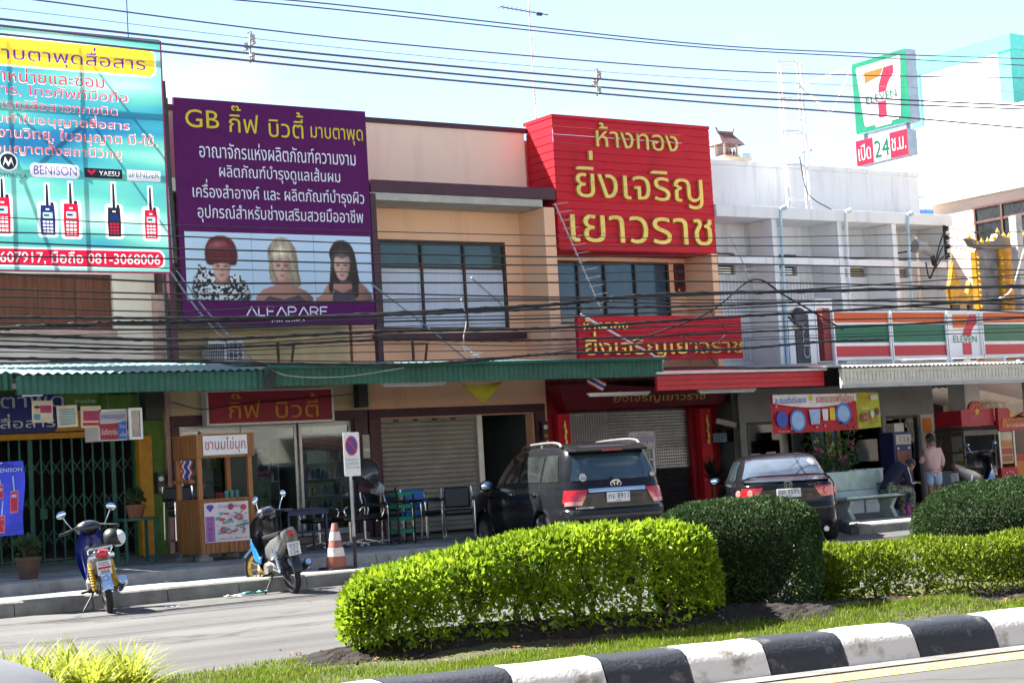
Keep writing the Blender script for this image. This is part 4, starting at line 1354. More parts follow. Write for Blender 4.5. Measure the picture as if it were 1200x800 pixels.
t = thing('hanging_sign', 'lightbox with grey, red and blue lettering panels hanging under the green canopy', 'sign', (9.8, 24.9, 2.2), 0)
b = MB(); b.box(9.50, 9.93, 24.9, 25.5, 2.2, 2.66); b.build('box', M['alu'], t)
b = MB(); y = 24.894
b.plate([(9.51, 2.45), (9.92, 2.49), (9.92, 2.65), (9.51, 2.63)], y, 0); b.plate([(9.51, 2.21), (9.79, 2.21), (9.79, 2.462), (9.51, 2.448)], y, 1); b.plate([(9.792, 2.21), (9.92, 2.21), (9.92, 2.488), (9.792, 2.466)], y, 2)
b.build('panel_print', [mat('panel_grey', (.36, .36, .44), .5), mat('panel_red', (.28, .01, .02), .5), mat('panel_blue', (.02, .10, .40), .5)], t)
b = MB(); b.ft('การขออนุญาต', 9.53, 9.90, 2.50, 2.58, y - .008, 0, 0); b.ft('มือถือทุกรุ่น', 9.53, 9.77, 2.26, 2.38, y - .008, 0, 1, .01); b.ft('โอน', 9.81, 9.9, 2.38, 2.44, y - .008, 0, 1); b.ft('เครื่อง', 9.81, 9.91, 2.26, 2.33, y - .008, 0, 1)
b.build('lettering', [mat('ink_dark_blue', (.05, .06, .22), .5), mat('sign_paper', (.62, .63, .66), .5)], t)
t2 = thing('menu_frame', 'narrow white framed dark board hanging beside the lightbox', 'notice', (10.05, 24.85, 2.2))
b = MB(); b.box(9.95, 10.16, 24.85, 24.9, 2.2, 2.235); b.box(9.95, 10.16, 24.85, 24.9, 2.635, 2.67); b.box(9.95, 9.985, 24.85, 24.9, 2.236, 2.634); b.box(10.125, 10.16, 24.85, 24.9, 2.236, 2.634)
b.build('frame', M['white_plastic'], t2)
MB().box(9.986, 10.124, 24.87, 24.89, 2.236, 2.634).build('board', M['dark_glass'], t2)
b = MB(); b.tube([(9.7, 25, 2.68), (9.66, 25, 3.2)], .008, 5); b.tube([(9.98, 24.88, 2.67), (10.0, 24.9, 3.2)], .006, 5); b.tube([(10.12, 24.88, 2.67), (10.12, 24.9, 3.2)], .006, 5); b.build('hanger_wire', M['dark_steel'], t2)
for xc, zc, hd, lab, kind in ((8.65, 2.66, '', 'lottery paper with a pink square and a face drawing, leftmost of three hanging papers', 0), (9.02, 2.58, '', 'pale blue printed paper, middle of the three papers hanging over the gate', 1), (9.38, 2.56, '', 'paper with a large pink square, rightmost of the three hanging papers', 2)):
 t = thing('hanging_paper', lab, 'poster', (xc, 24.9, zc - .16), 0, 'papers hanging above the radio shop gate')
 a = (.02, -.03, .01)[kind]
 Rm = Matrix.Translation((xc, 24.9, zc)) @ Matrix.Rotation(a, 4, 'Y')
 b = MB(); b.T = Rm; b.box(-.155, .155, 0, .004, -.16, .16); b.build('sheet', mat('poster_paper', (.55, .50, .38), .8), t)
 b = MB(); b.T = Rm
 if kind == 1:
  for i in range(7): b.plate(rrect(-.12, .12, .09 - i * .035, .11 - i * .035, .004), -.004, 1 if i % 3 else 2, .003)
 else:
  cx = .05 if kind == 0 else 0
  w = .085 if kind == 0 else .12
  b.plate(rrect(cx - w, cx + w, -.06 if kind else -.02, .09, .01), -.004, 0, .003)
  b.ft('เลข', cx - w * .7, cx + w * .7, .02, .075, -.006, 0, 3, .02); b.ft('เด็ด', cx - w * .7, cx + w * .7, -.04 if kind else -.005, .015, -.006, 0, 3, .02)
  if kind == 0:
   b.plate(ell(-.08, .03, .045, .05), -.004, 4, .003); b.plate(ell(-.08, .065, .045, .022), -.006, 3, .003); b.plate(rrect(-.13, -.03, -.12, -.03, .02), -.004, 1, .003)
  else: b.plate(rrect(-.13, .13, -.13, -.085, .005), -.004, 5, .003)
 b.build('print', [mat('print_pink', (.42, .04, .12), .7), mat('print_blue', (.12, .26, .36), .7), mat('print_teal', (.10, .30, .28), .7), mat('print_dark', (.03, .05, .05), .7), mat('print_skin', (.5, .36, .25), .7), mat('print_red', (.4, .03, .03), .7)], t)
# --- cars
M['car_black'] = mat('car_black_paint', (0.008, 0.009, 0.011), 0.14, metal=0.0, var=0.1, coat=0.05, spec=0.3)
M['car_dark'] = mat('car_charcoal_paint', (0.013, 0.014, 0.017), 0.16, metal=0.0, var=0.1, coat=0.05, spec=0.3)
M['car_glass'] = mat('car_tinted_glass', (0.030, 0.055, 0.068), 0.05, var=0.25, scale=1.4, spec=0.9, coat=0.6)
M['car_glass_pale'] = mat('car_pale_glass', (0.05, 0.07, 0.10), 0.05, var=0.3, scale=2.0, spec=0.8, coat=0.4)
M['chrome'] = mat('chrome', (0.75, 0.77, 0.80), 0.12, metal=1.0, var=0.02)
M['tyre'] = mat('tyre_rubber', (0.022, 0.021, 0.021), 0.85, var=0.2, bump=0.2)
M['rim'] = mat('alloy_rim', (0.50, 0.50, 0.50), 0.35, metal=0.7, var=0.1)
M['lamp_red'] = mat('lamp_red', (0.55, 0.012, 0.02), 0.15, var=0.15, scale=9, coat=0.8)
M['lamp_pale'] = mat('lamp_pink', (0.72, 0.25, 0.22), 0.15, var=0.2, scale=12, coat=0.8)
M['plate'] = mat('plate_white', (0.70, 0.71, 0.70), 0.5, var=0.08)
M['plate_ink'] = mat('plate_ink', (0.02, 0.02, 0.025), 0.5)
M['mirror_glass'] = mat('mirror_glass', (0.55, 0.66, 0.78), 0.03, metal=1.0, var=0.02)
M['trim_black'] = mat('trim_black', (0.012, 0.012, 0.012), 0.5, var=0.1)
def pchip(xs, ys, x):
 xs, ys = np.array(xs, float), np.array(ys, float)
 h = np.diff(xs); d = np.diff(ys) / h
 m = np.zeros(len(xs)); m[0], m[-1] = d[0], d[-1]
 for i in range(1, len(xs) - 1):
  m[i] = 0 if d[i - 1] * d[i] <= 0 else 2 * d[i - 1] * d[i] / (d[i - 1] + d[i])
 i = int(min(max(np.searchsorted(xs, x) - 1, 0), len(xs) - 2))
 t = (x - xs[i]) / h[i]
 return (2 * t**3 - 3 * t**2 + 1) * ys[i] + (t**3 - 2 * t**2 + t) * h[i] * m[i] + (-2 * t**3 + 3 * t**2) * ys[i + 1] + (t**3 - t**2) * h[i] * m[i + 1]
class CarShape:
 """rings of the body at rising heights: z, rear x, front x, half width, squareness"""
 def __init__(self, lv):
  self.lv = lv
  self.zs = [l[0] for l in lv]
 def at(self, z):
  return [pchip(self.zs, [l[k] for l in self.lv], z) for k in (1, 2, 3, 4)]
 def pt(self, th, z, off=0.0):
  xr, xf, hw, n = self.at(z)
  xm, h = (xr + xf) / 2, (xf - xr) / 2
  c, s = math.cos(th), math.sin(th)
  x = xm + (h + off) * math.copysign(abs(c) ** (2 / n), c)
  y = (hw + off) * math.copysign(abs(s) ** (2 / n), s)
  return (x, y, z)
 def th_rear(self, y, z):
  xr, xf, hw, n = self.at(z)
  s = min(1, abs(y) / hw) ** (n / 2)
  a = math.pi - math.asin(s)
  return a if y >= 0 else 2 * math.pi - a
 def th_side(self, x, z, sgn=1):
  xr, xf, hw, n = self.at(z)
  xm, h = (xr + xf) / 2, (xf - xr) / 2
  q = max(-1, min(1, (x - xm) / h))
  c = math.copysign(abs(q) ** (n / 2), q)
  a = math.acos(c)
  return a if sgn > 0 else -a
 def body(self, wheels, r, name, m, parent, z_steps=70):
  b = MB()
  rows = []
  u = np.linspace(0, len(self.zs) - 1, z_steps)
  zz = np.interp(u, range(len(self.zs)), self.zs)
  for z in zz:
   rows.append([self.pt(2 * math.pi * (k + .5) / 120, z) for k in range(120)])
  b.grid(rows, 0, True)
  n = 120
  b.poly(rows[0][::-1]); b.poly(rows[-1])
  o = b.build(name, m, None)
  cut = MB()
  for x, y in wheels:
   cut.cyl((x, y * .55, r * .96), (x, y * 1.3, r * .96), r * 1.17, n=40)
  c = cut.build('cut', m, None)
  md = o.modifiers.new('b', 'BOOLEAN'); md.operation = 'DIFFERENCE'; md.object = c; md.solver = 'EXACT'
  dg = bpy.context.evaluated_depsgraph_get(); dg.update()
  me = bpy.data.meshes.new_from_object(o.evaluated_get(dg), depsgraph=dg)
  bpy.data.objects.remove(o); bpy.data.objects.remove(c)
  me.name = name
  me.polygons.foreach_set('use_smooth', [True] * len(me.polygons)); me.set_sharp_from_angle(angle=R(38))
  me.update()
  o = bpy.data.objects.new(name, me); COL.objects.link(o); o.parent = parent; WM[o.name] = WM[parent.name]
  return o
 def rear(self, b, z0, z1, yl, yr, off=.006, m=0, nz=10, ny=14):
  """patch on the tail; yl, yr are functions of the height fraction (or numbers)"""
  rows = []
  for i in range(nz + 1):
   f = i / nz; z = z0 + (z1 - z0) * f
   a = yl(f) if callable(yl) else yl; e = yr(f) if callable(yr) else yr
   rows.append([self.pt(self.th_rear(a + (e - a) * j / ny, z), z, off) for j in range(ny + 1)])
  b.grid(rows, m)
 def side(self, b, z0, z1, xl, xr, sgn, off=.006, m=0, nz=8, nx=10):
  rows = []
  for i in range(nz + 1):
   f = i / nz; z = z0 + (z1 - z0) * f
   a = xl(f) if callable(xl) else xl; e = xr(f) if callable(xr) else xr
   rows.append([self.pt(self.th_side(a + (e - a) * j / nx, z, sgn), z, off) for j in range(nx + 1)])
  b.grid(rows, m)
 def wrap(self, b, z0, z1, y_in, x_out, sgn, off=.008, m=0, nz=6, nt=14):
  """patch that wraps round a rear corner"""
  rows = []
  for i in range(nz + 1):
   f = i / nz; z = z0 + (z1 - z0) * f
   yi = y_in(f) if callable(y_in) else y_in; xo = x_out(f) if callable(x_out) else x_out
   a, e = self.th_rear(yi * sgn, z), self.th_side(xo, z, sgn)
   if sgn < 0: e += 2 * math.pi
   rows.append([self.pt(a + (e - a) * j / nt, z, off) for j in range(nt + 1)])
  b.grid(rows, m)
def wheel(parent, x, y, r, w, name='wheel', spokes=6, rimm=None):
 b = MB()
 s = 1 if y > 0 else -1
 pr = [(r * .64, -w / 2), (r * .9, -w / 2), (r * .985, -w * .36), (r, 0), (r * .985, w * .36), (r * .9, w / 2), (r * .64, w / 2)]
 b.lathe([(q, h) for q, h in pr], (x, y, r), 36, axis='y')
 o = b.build(name, M['tyre'], parent, smooth=True, world=False)
 b = MB()
 b.lathe([(r * .66, -w / 2 - .002), (r * .66, w / 2 + .002), (r * .60, w * .42), (r * .58, -w * .42), (r * .66, -w / 2 - .002)], (x, y, r), 30, axis='y')
 for k in range(spokes):
  a = 2 * math.pi * k / spokes
  c, d = math.cos(a), math.sin(a)
  b.bar((x, y + s * w * .40, r), (x + r * .6 * c, y + s * w * .36, r + r * .6 * d), r * .18, .03, up=(0, 1, 0))
 b.cyl((x, y + s * w * .30, r), (x, y + s * w * .46, r), r * .16, n=14)
 b.build('rim', rimm or M['rim'], o, smooth=True, world=False)
 return o
# ---- the charcoal SUV, nose towards the shops
a = R(14)
t = thing('parked_suv', 'dark charcoal SUV parked nose-in before the gold shop, roof rails and grey rear window', 'suv', (16.20, 21.12, 0), R(90) - a)
C = CarShape([(.30, .16, 4.55, .80, 7), (.36, .06, 4.64, .88, 7), (.46, .01, 4.69, .905, 7), (.62, .0, 4.70, .915, 7), (.74, .02, 4.69, .92, 7), (.78, .07, 4.67, .92, 7), (.92, .08, 4.60, .92, 6.5), (1.02, .09, 4.50, .915, 6.2), (1.08, .11, 4.2, .905, 6), (1.12, .125, 3.75, .895, 6), (1.16, .14, 3.48, .88, 6),
    (1.30, .19, 3.30, .84, 6.5), (1.50, .27, 3.02, .775, 6.5), (1.64, .34, 2.80, .72, 6), (1.71, .42, 2.62, .68, 5), (1.755, .60, 2.4, .58, 4), (1.775, .95, 2.1, .40, 3), (1.78, 1.2, 1.8, .2, 2.5)])
body = C.body([(.98, .86), (.98, -.86), (3.72, .86), (3.72, -.86)], .36, 'body', M['car_dark'], t)
for x in (.98, 3.72):
 for y in (.80, -.80): wheel(t, x, y, .36, .24)
b = MB(); C.rear(b, 1.20, 1.585, lambda f: .70 - .12 * f, lambda f: -.70 + .12 * f, .008)
b.build('rear_window', M['car_glass'], t, smooth=True, world=False)
for sg in (1, -1):
 for xa, xb, xc, xd in ((.42, .98, .60, 1.02), (1.06, 1.98, 1.10, 1.92), (2.06, 3.20, 2.02, 2.72)):
  b = MB(); C.side(b, 1.20, 1.60, lambda f, p=xa, q=xc: p + (q - p) * f, lambda f, p=xb, q=xd: p + (q - p) * f, sg, .007)
  b.build('side_window', mat('car_side_glass', (.035, .042, .042), .06, var=.3, scale=2, spec=.9, coat=.8), t, smooth=True, world=False)
 b = MB(); C.wrap(b, .87, 1.06, lambda f: .56 - .09 * f, .28, sg, .010, 0)
 tl = b.build('tail_light', M['lamp_red'], t, smooth=True, world=False)
 b = MB(); C.wrap(b, .83, .89, lambda f: .58 - .02 * f, .24, sg, .013, 0); b.build('lens', M['lamp_pale'], tl, smooth=True, world=False)
 b = MB()
 pts = [(.62, sg * .655, 1.72), (.74, sg * .65, 1.775), (1.2, sg * .64, 1.80), (2.2, sg * .62, 1.78), (2.5, sg * .60, 1.72)]
 b.tube(spline(pts, 5), .022, 8); b.cyl((1.5, sg * .63, 1.72), (1.5, sg * .635, 1.80), .02)
 b.build('roof_rail', M['steel'], t, smooth=True, world=False)
 b = MB(); b.sphere((3.12, sg * 1.04, 1.17), (.06, .12, .09), 14, 10); b.bar((3.18, sg * .86, 1.13), (3.12, sg * 1.0, 1.14), .04)
 mr = b.build('side_mirror', M['car_dark'], t, smooth=True, world=False)
 b = MB(); b.sphere((3.07, sg * 1.045, 1.17), (.015, .105, .078), 14, 8); b.build('mirror_glass', M['mirror_glass'], mr, smooth=True, world=False)
 for x in (1.25, 2.28):
  b = MB(); p = C.pt(C.th_side(x, 1.02, sg), 1.02); b.obox((x, p[1] + sg * .02, 1.02), (.17, .03, .035)); b.build('door_handle', M['chrome'], t, bev=.01, world=False)
 for x in (.98, 3.72):
  b = MB()
  pts = []
  for k in range(17):
   an = math.pi * (k / 16) * 1.06 - .1
   xx, zz = x + .445 * math.cos(an), .345 + .445 * math.sin(an)
   pts.append((xx, C.pt(C.th_side(xx, max(zz, .32), sg), max(zz, .32))[1] - sg * .012, zz))
  b.tube(pts, .035, 8); b.build('wheel_arch', M['car_dark'], t, smooth=True, world=False)
 b = MB()
 for x0, x1 in ((1.06, 1.06), (2.02, 2.02), (3.05, 3.12)):
  C.side(b, .50, 1.17, x0 - .006, x0 + .006, sg, .003, 0, 8, 1)
 b.build('door_seam', M['trim_black'], t, world=False)
b = MB(); b.prism([(-.62, 1.70), (.62, 1.70), (.58, 1.605), (-.58, 1.605)], (.20, 0, 0), (0, 1, 0), (0, 0, 1), (.02, 0, 0))
b = MB(); b.faces([(.19, .60, 1.655), (.19, -.60, 1.655), (.55, -.62, 1.735), (.55, .62, 1.735), (.20, .60, 1.625), (.20, -.60, 1.625), (.42, -.66, 1.64), (.42, .66, 1.64)], [(0, 1, 2, 3), (0, 4, 5, 1), (4, 7, 6, 5), (0, 3, 7, 4), (1, 5, 6, 2)])
sp = b.build('spoiler', M['car_dark'], t, bev=.012, world=False)
b = MB(); b.box(.178, .19, -.16, .16, 1.632, 1.652); b.build('brake_light', M['lamp_red'], sp, world=False)
b = MB(); b.bar((.165, .06, 1.21), (.18, .50, 1.20), .02, .02); b.cyl((.14, .06, 1.20), (.19, .06, 1.22), .03); b.build('wiper', M['trim_black'], t, world=False)
b = MB(); C.rear(b, 1.02, 1.075, .46, -.46, .016, 0, 4, 14); b.build('chrome_strip', M['chrome'], t, smooth=True, world=False)
b = MB(); b.box(.045, .075, -.19, .19, .855, 1.005); pl = b.build('number_plate', M['plate'], t, bev=.008, world=False)
def rear_text(parent, s, yl, yr, z0, z1, x, m, name='lettering', bold=.01):
 b = MB(); b.text(s, (x, yl, z0), (0, -1, 0), (0, 0, 1), yl - yr, z1 - z0, 0, 0, bold); return b.build(name, m, parent, world=False)
rear_text(pl, 'กจ 8911', .165, -.165, .905, .985, .042, M['plate_ink'])
rear_text(pl, 'ระยอง', .045, -.045, .865, .89, .042, M['plate_ink'])
rear_text(t, 'FORTUNER', .70, .40, .775, .805, .058, M['chrome'], 'badge', .02)
rear_text(t, 'D-4D', -.60, -.68, .79, .82, .058, M['chrome'], 'badge', .02)
b = MB()
for rx, rz, rot in ((.085, .055, 0), (.03, .052, 0), (.058, .022, 0)):
 q = [(.125, p, 1.135 + (0 if rx != .058 else .02) + h) for p, h in ell(0, 0, rx, rz, 24)]
 b.tube(q, .009, 6, closed=True)
b.build('emblem', M['chrome'], t, smooth=True, world=False)
for q_, y_, r_ in ((.155, .52, .062), (.165, -.635, .042)):
 b = MB(); b.sphere((q_, y_, 1.245), (.012, r_, r_ * .95), 12, 8); b.build('sticker', mat('sticker', '#d6cfae', .5, col2='#7a86a8', scale=30, thresh=(.45, .55)), t, smooth=True, world=False)
b = MB(); C.rear(b, .70, .745, .86, -.86, .004, 0, 3, 18); b.build('bumper_seam', M['trim_black'], t, smooth=True, world=False)
b = MB(); b.cyl((2.45, 0, 1.775), (2.2, 0, 2.05), .006, .003, 6); b.build('aerial', M['trim_black'], t, world=False)
# ---- the black sedan
a = R(36)
t = thing('parked_car', 'black sedan with round red tail lamps and a boot spoiler parked before the convenience store', 'car', (19.28, 20.72, 0), R(90) - a)
C = CarShape([(.17, .14, 4.25, .74, 6), (.24, .05, 4.34, .81, 6), (.40, .0, 4.38, .835, 6), (.56, .0, 4.38, .845, 6), (.62, .03, 4.36, .845, 6), (.76, .045, 4.25, .845, 5.6), (.86, .05, 3.9, .84, 5.4), (.93, .07, 3.3, .825, 5.2), (.985, .14, 3.14, .80, 5), (1.01, .34, 3.06, .785, 5), (1.035, .50, 3.0, .77, 5),
    (1.15, .68, 2.82, .73, 5), (1.28, .93, 2.6, .675, 5), (1.36, 1.12, 2.42, .63, 4.5), (1.41, 1.32, 2.2, .54, 3.6), (1.432, 1.5, 2.0, .38, 3), (1.437, 1.65, 1.85, .15, 2.5)])
C.body([(.82, .78), (.82, -.78), (3.30, .78), (3.30, -.78)], .29, 'body', M['car_black'], t)
for x in (.82, 3.30):
 for y in (.735, -.735): wheel(t, x, y, .29, .19)
b = MB(); C.rear(b, 1.05, 1.345, lambda f: .66 - .12 * f, lambda f: -.66 + .12 * f, .008)
b.build('rear_window', M['car_glass_pale'], t, smooth=True, world=False)
for sg in (1, -1):
 for xa, xb, xc, xd in ((.90, 1.72, 1.22, 1.76), (1.80, 2.82, 1.84, 2.46)):
  b = MB(); C.side(b, 1.02, 1.33, lambda f, p=xa, q=xc: p + (q - p) * f, lambda f, p=xb, q=xd: p + (q - p) * f, sg, .007)
  b.build('side_window', M['car_glass'], t, smooth=True, world=False)
 b = MB(); C.wrap(b, .73, .90, lambda f: .50 - .10 * f * (1 if True else 0), .25, sg, .009)
 tl = b.build('tail_light', M['lamp_red'], t, smooth=True, world=False)
 for yc in (.60, .76):
  th = C.th_rear(yc * sg, .815); p = C.pt(th, .815, .014)
  q = C.pt(th, .815, .03)
  d = (Vector(q) - Vector(p)).normalized()
  b = MB(); b.cyl(p, Vector(p) + d * .012, .058, .05, 20); b.build('lens', M['lamp_pale'], tl, smooth=True, world=False)
 b = MB(); b.sphere((2.78, sg * .94, 1.0), (.05, .10, .07), 14, 10); b.bar((2.84, sg * .80, .97), (2.78, sg * .9, .98), .035)
 mr = b.build('side_mirror', M['car_black'], t, smooth=True, world=False)
 b = MB(); b.sphere((2.735, sg * .945, 1.0), (.012, .09, .06), 14, 8); b.build('mirror_glass', M['mirror_glass'], mr, smooth=True, world=False)
 for x in (1.12, 2.02):
  b = MB(); p = C.pt(C.th_side(x, .84, sg), .84); b.obox((x, p[1] + sg * .015, .84), (.16, .025, .03)); b.build('door_handle', M['car_black'], t, bev=.008, world=False)
 b = MB()
 for x0 in (1.02, 1.78, 2.80): C.side(b, .36, 1.0, x0 - .005, x0 + .005, sg, .003, 0, 8, 1)
 b.build('door_seam', M['trim_black'], t, world=False)
b = MB()
rows = []
for k in range(25):
 y = -.70 + 1.4 * k / 24
 e = 1 - (abs(y) / .70) ** 6
 z = 1.0 + .075 * e ** .5
 x = .13 + .10 * (abs(y) / .7) ** 2
 rows.append([(x - .02, y, z), (x - .01, y, z + .02), (x + .14, y, z + .012), (x + .16, y, z - .005), (x - .02, y, z)])
b.grid(rows); b.build('spoiler', M['car_black'], t, smooth=True, world=False)
b = MB(); b.box(.108, .116, -.5, .5, 1.062, 1.074); b.build('brake_light', M['lamp_red'], t, world=False)
b = MB(); b.box(.005, .035, -.19, .19, .735, .87); pl = b.build('number_plate', M['plate'], t, bev=.006, world=False)
rear_text(pl, 'กค 3595', .165, -.165, .785, .855, .002, M['plate_ink'])
rear_text(pl, 'ระยอง', .04, -.04, .745, .768, .002, M['plate_ink'])
rear_text(t, 'CITY ZX', -.32, -.53, .905, .935, .036, M['chrome'], 'badge', .02)
b = MB()
zc = .935
b.tube([(.052, p, zc + h) for p, h in rrect(-.06, .06, -.045, .045, .02, 4)], .007, 6, closed=True)
for s in (-1, 1): b.bar((.052, s * .028, zc - .04), (.052, s * .034, zc + .04), .016)
b.bar((.052, -.03, zc), (.052, .03, zc), .014)
b.build('emblem', M['chrome'], t, world=False)
b = MB(); b.cyl((.06, -.55, .21), (-.03, -.55, .21), .045, n=18); b.lathe([(.045, -.03), (.036, -.03), (.036, .04)], (0, -.55, .21), 18, axis='x'); b.build('exhaust', M['chrome'], t, smooth=True, world=False)
b = MB(); C.rear(b, .585, .61, .80, -.80, .003, 0, 3, 18); b.build('bumper_seam', M['trim_black'], t, smooth=True, world=False)
b = MB(); b.sphere((1.0, .22, 1.10), (.08, .12, .05)); b.sphere((1.02, -.2, 1.09), (.07, .1, .06))
b.build('soft_toy', mat('toy_cloth', (.6, .55, .5), .9), t, smooth=True, world=False)
# --- motorcycles (local +x = forward, origin at the rear contact point)
def moto_wheel(t, x, r, w, rimcol, steer=None):
 b = MB()
 if steer is not None: b.T = steer
 n = 40
 rows = []
 for k in range(n):
  a = 2 * math.pi * k / n
  rows.append([(x + (r - w * .5 + w * .5 * math.cos(q)) * math.cos(a), w * .5 * math.sin(q), r + (r - w * .5 + w * .5 * math.cos(q)) * math.sin(a)) for q in [2 * math.pi * j / 10 for j in range(10)]])
 rows.append(rows[0])
 b.grid(rows, 0, True)
 o = b.build('wheel', M['tyre'], t, smooth=True, world=False)
 b = MB()
 if steer is not None: b.T = steer
 b.lathe([(r * .80, -.025), (r * .72, -.03), (r * .70, 0), (r * .72, .03), (r * .80, .025), (r * .76, 0), (r * .80, -.025)], (x, 0, r), 32, axis='y')
 for k in range(10):
  a = 2 * math.pi * k / 10
  b.bar((x + .03 * math.cos(a + .4), .02 * (-1) ** k, r + .03 * math.sin(a + .4)), (x + r * .72 * math.cos(a), 0, r + r * .72 * math.sin(a)), .008 if rimcol != 'gold' else .022, .012)
 b.cyl((x, -.05, r), (x, .05, r), .035, n=14)
 b.build('rim', mat('gold_rim', (.62, .40, .08), .35, metal=.6) if rimcol == 'gold' else M['dark_steel'] if rimcol == 'dark' else M['rim'], o, smooth=True, world=False)
 return o
def motorcycle(name, label, loc, rz, lean, kind, group):
 t = thing(name, label, 'motorcycle', loc, rz, group)
 t.rotation_euler = (lean, 0, rz)
 blue = mat('moto_navy', (.015, .03, .22), .25, coat=.8) if kind == 1 else mat('moto_sky_blue', (.02, .22, .55), .25, coat=.8)
 grey = mat('moto_silver', (.24, .235, .225), .3, metal=.4, coat=.3)
 blk = mat('moto_black', (.014, .014, .017), .3, coat=.5)
 eng = mat('engine_metal', (.34, .33, .30), .4, metal=.7, var=.25, scale=20)
 r = .285
 steer = None
 if kind == 2:
  steer = Matrix.Translation((1.22, 0, 0)) @ Matrix.Rotation(R(34), 4, 'Z') @ Matrix.Translation((-1.22, 0, 0))
 moto_wheel(t, 0, r, .085, 'dark' if kind == 2 else 'steel')
 moto_wheel(t, 1.22, r, .075, 'gold' if kind == 2 else 'steel', steer)
 b = MB()
 b.tube([(.05, 0, .34), (.35, 0, .52), (.75, 0, .42), (1.02, 0, .85)], .03, 8); b.tube([(.0, .11, .28), (.45, .10, .32)], .022, 8); b.tube([(.0, -.11, .28), (.45, -.10, .32)], .022, 8)
 b.build('frame', M['dark_steel'], t, smooth=True, world=False)
 b = MB(); b.sphere((.52, 0, .33), (.20, .13, .12), 14, 10); b.cyl((.62, 0, .36), (.85, 0, .40), .075, .065, 14); b.cyl((.5, .10, .33), (.5, .17, .33), .10, .085, 18); b.cyl((.5, -.17, .33), (.5, -.10, .33), .085, .10, 18)
 b.build('engine', eng, t, smooth=True, world=False)
 for s in (1, -1):
  b = MB()
  b.cyl((.02, s * .125, .30), (.14, s * .13, .62), .028, n=10)
  for k in range(7): b.tube([(.035 + .012 * k + .03 * math.cos(q), s * .127 + .03 * math.sin(q), .36 + .032 * k) for q in [2 * math.pi * j / 10 for j in range(10)]], .008, 5, closed=True)
  b.build('shock_absorber', mat('shock_amber', (.55, .33, .02), .4) if kind == 1 else M['chrome'], t, smooth=True, world=False)
  b = MB();
  if steer is not None: b.T = steer
  b.cyl((1.22, s * .075, .285), (1.06, s * .07, .82), .022, n=10); b.build('fork', M['chrome'], t, smooth=True, world=False)
 b = MB(); b.tube(spline([(.62, -.12, .26), (.45, -.16, .22), (.2, -.18, .25)], 5), .022, 8); b.tube([(.25, -.19, .26), (.0, -.20, .33), (-.16, -.20, .38)], [.05, .06, .055], 14)
 ex = b.build('exhaust', M['chrome'] if kind == 1 else blk, t, smooth=True, world=False)
 b = MB(); b.tube([(-.165, -.20, .382), (-.18, -.20, .387)], [.042, .04], 14); b.build('exhaust_tip', M['chrome'], ex, smooth=True, world=False)
 b = MB()
 rows = []
 st = [(-.22, .70, .74, .06), (-.16, .62, .78, .115), (.05, .52, .76, .135), (.3, .46, .72, .14), (.55, .44, .66, .125), (.75, .42, .62, .07)] if kind == 1 else [(-.30, .84, .88, .04), (-.22, .66, .86, .10), (.0, .52, .80, .135), (.3, .44, .74, .14), (.55, .42, .66, .12), (.75, .42, .62, .06)]
 for x, za, zb, w in st:
  zm = (za + zb) / 2
  rows.append([(x, w * math.copysign(abs(math.cos(q)) ** .6, math.cos(q)), zm + (zb - za) / 2 * math.copysign(abs(math.sin(q)) ** .7, math.sin(q))) for q in [2 * math.pi * j / 18 for j in range(18)]])
 b.grid(rows, 0, True); b.poly(rows[0]); b.poly(rows[-1][::-1])
 b.build('tail_cowl', grey, t, smooth=True, world=False)
 b = MB()
 rows = []
 for x, z, w in ((-.12, .80, .09), (.0, .80, .115), (.3, .77, .125), (.55, .74, .11), (.74, .73, .07)):
  rows.append([(x, w * math.cos(q), z + .035 * math.copysign(abs(math.sin(q)) ** .7, math.sin(q))) for q in [2 * math.pi * j / 14 for j in range(14)]])
 b.grid(rows, 0, True); b.poly(rows[0]); b.poly(rows[-1][::-1])
 b.build('seat', M['black_plastic'], t, smooth=True, world=False)
 if kind == 1:
  b = MB(); b.tube(spline([(.1, .13, .74), (-.12, .14, .80), (-.24, .09, .80), (-.24, -.09, .80), (-.12, -.14, .80), (.1, -.13, .74)], 5), .014, 8); b.build('grab_rail', M['chrome'], t, smooth=True, world=False)
 b = MB(); xr = -.235 if kind == 1 else -.285
 b.sphere((xr, 0, .725 if kind == 1 else .80), (.04, .075 if kind == 1 else .05, .05 if kind == 1 else .035), 14, 10); b.build('tail_light', M['lamp_red'], t, smooth=True, world=False)
 if kind == 1:
  for s in (1, -1):
   b = MB(); b.sphere((-.215, s * .105, .70), (.035, .045, .035), 12, 8); b.build('indicator', M['chrome'], t, smooth=True, world=False)
 pz, px, tilt = (.56, -.23, 0.0) if kind == 1 else (.60, -.30, .0)
 b = MB(); b.box(px - .004, px + .004, -.085, .085, pz - .085, pz + .085); pl = b.build('number_plate', M['plate'], t, bev=.003, world=False)
 if kind == 1:
  rear_text(pl, 'กยร', .06, -.06, pz + .025, pz + .07, px - .007, M['plate_ink']); rear_text(pl, '304', .055, -.055, pz - .07, pz - .02, px - .007, M['plate_ink'], 'lettering', .02)
  b = MB(); b.box(px - .006, px - .004, -.075, .075, pz - .012, pz + .014); b.build('plate_stripe', M['lamp_red'], pl, world=False)
 else:
  rear_text(pl, 'ขขว', .06, -.06, pz + .025, pz + .065, px - .007, M['plate_ink']); rear_text(pl, '126', .055, -.055, pz - .07, pz - .02, px - .007, M['plate_ink'], 'lettering', .02); rear_text(pl, 'ระยอง', .05, -.05, pz - .012, pz + .014, px - .007, mat('plate_blue', (.05, .08, .4), .5))
 b = MB()
 rows = []
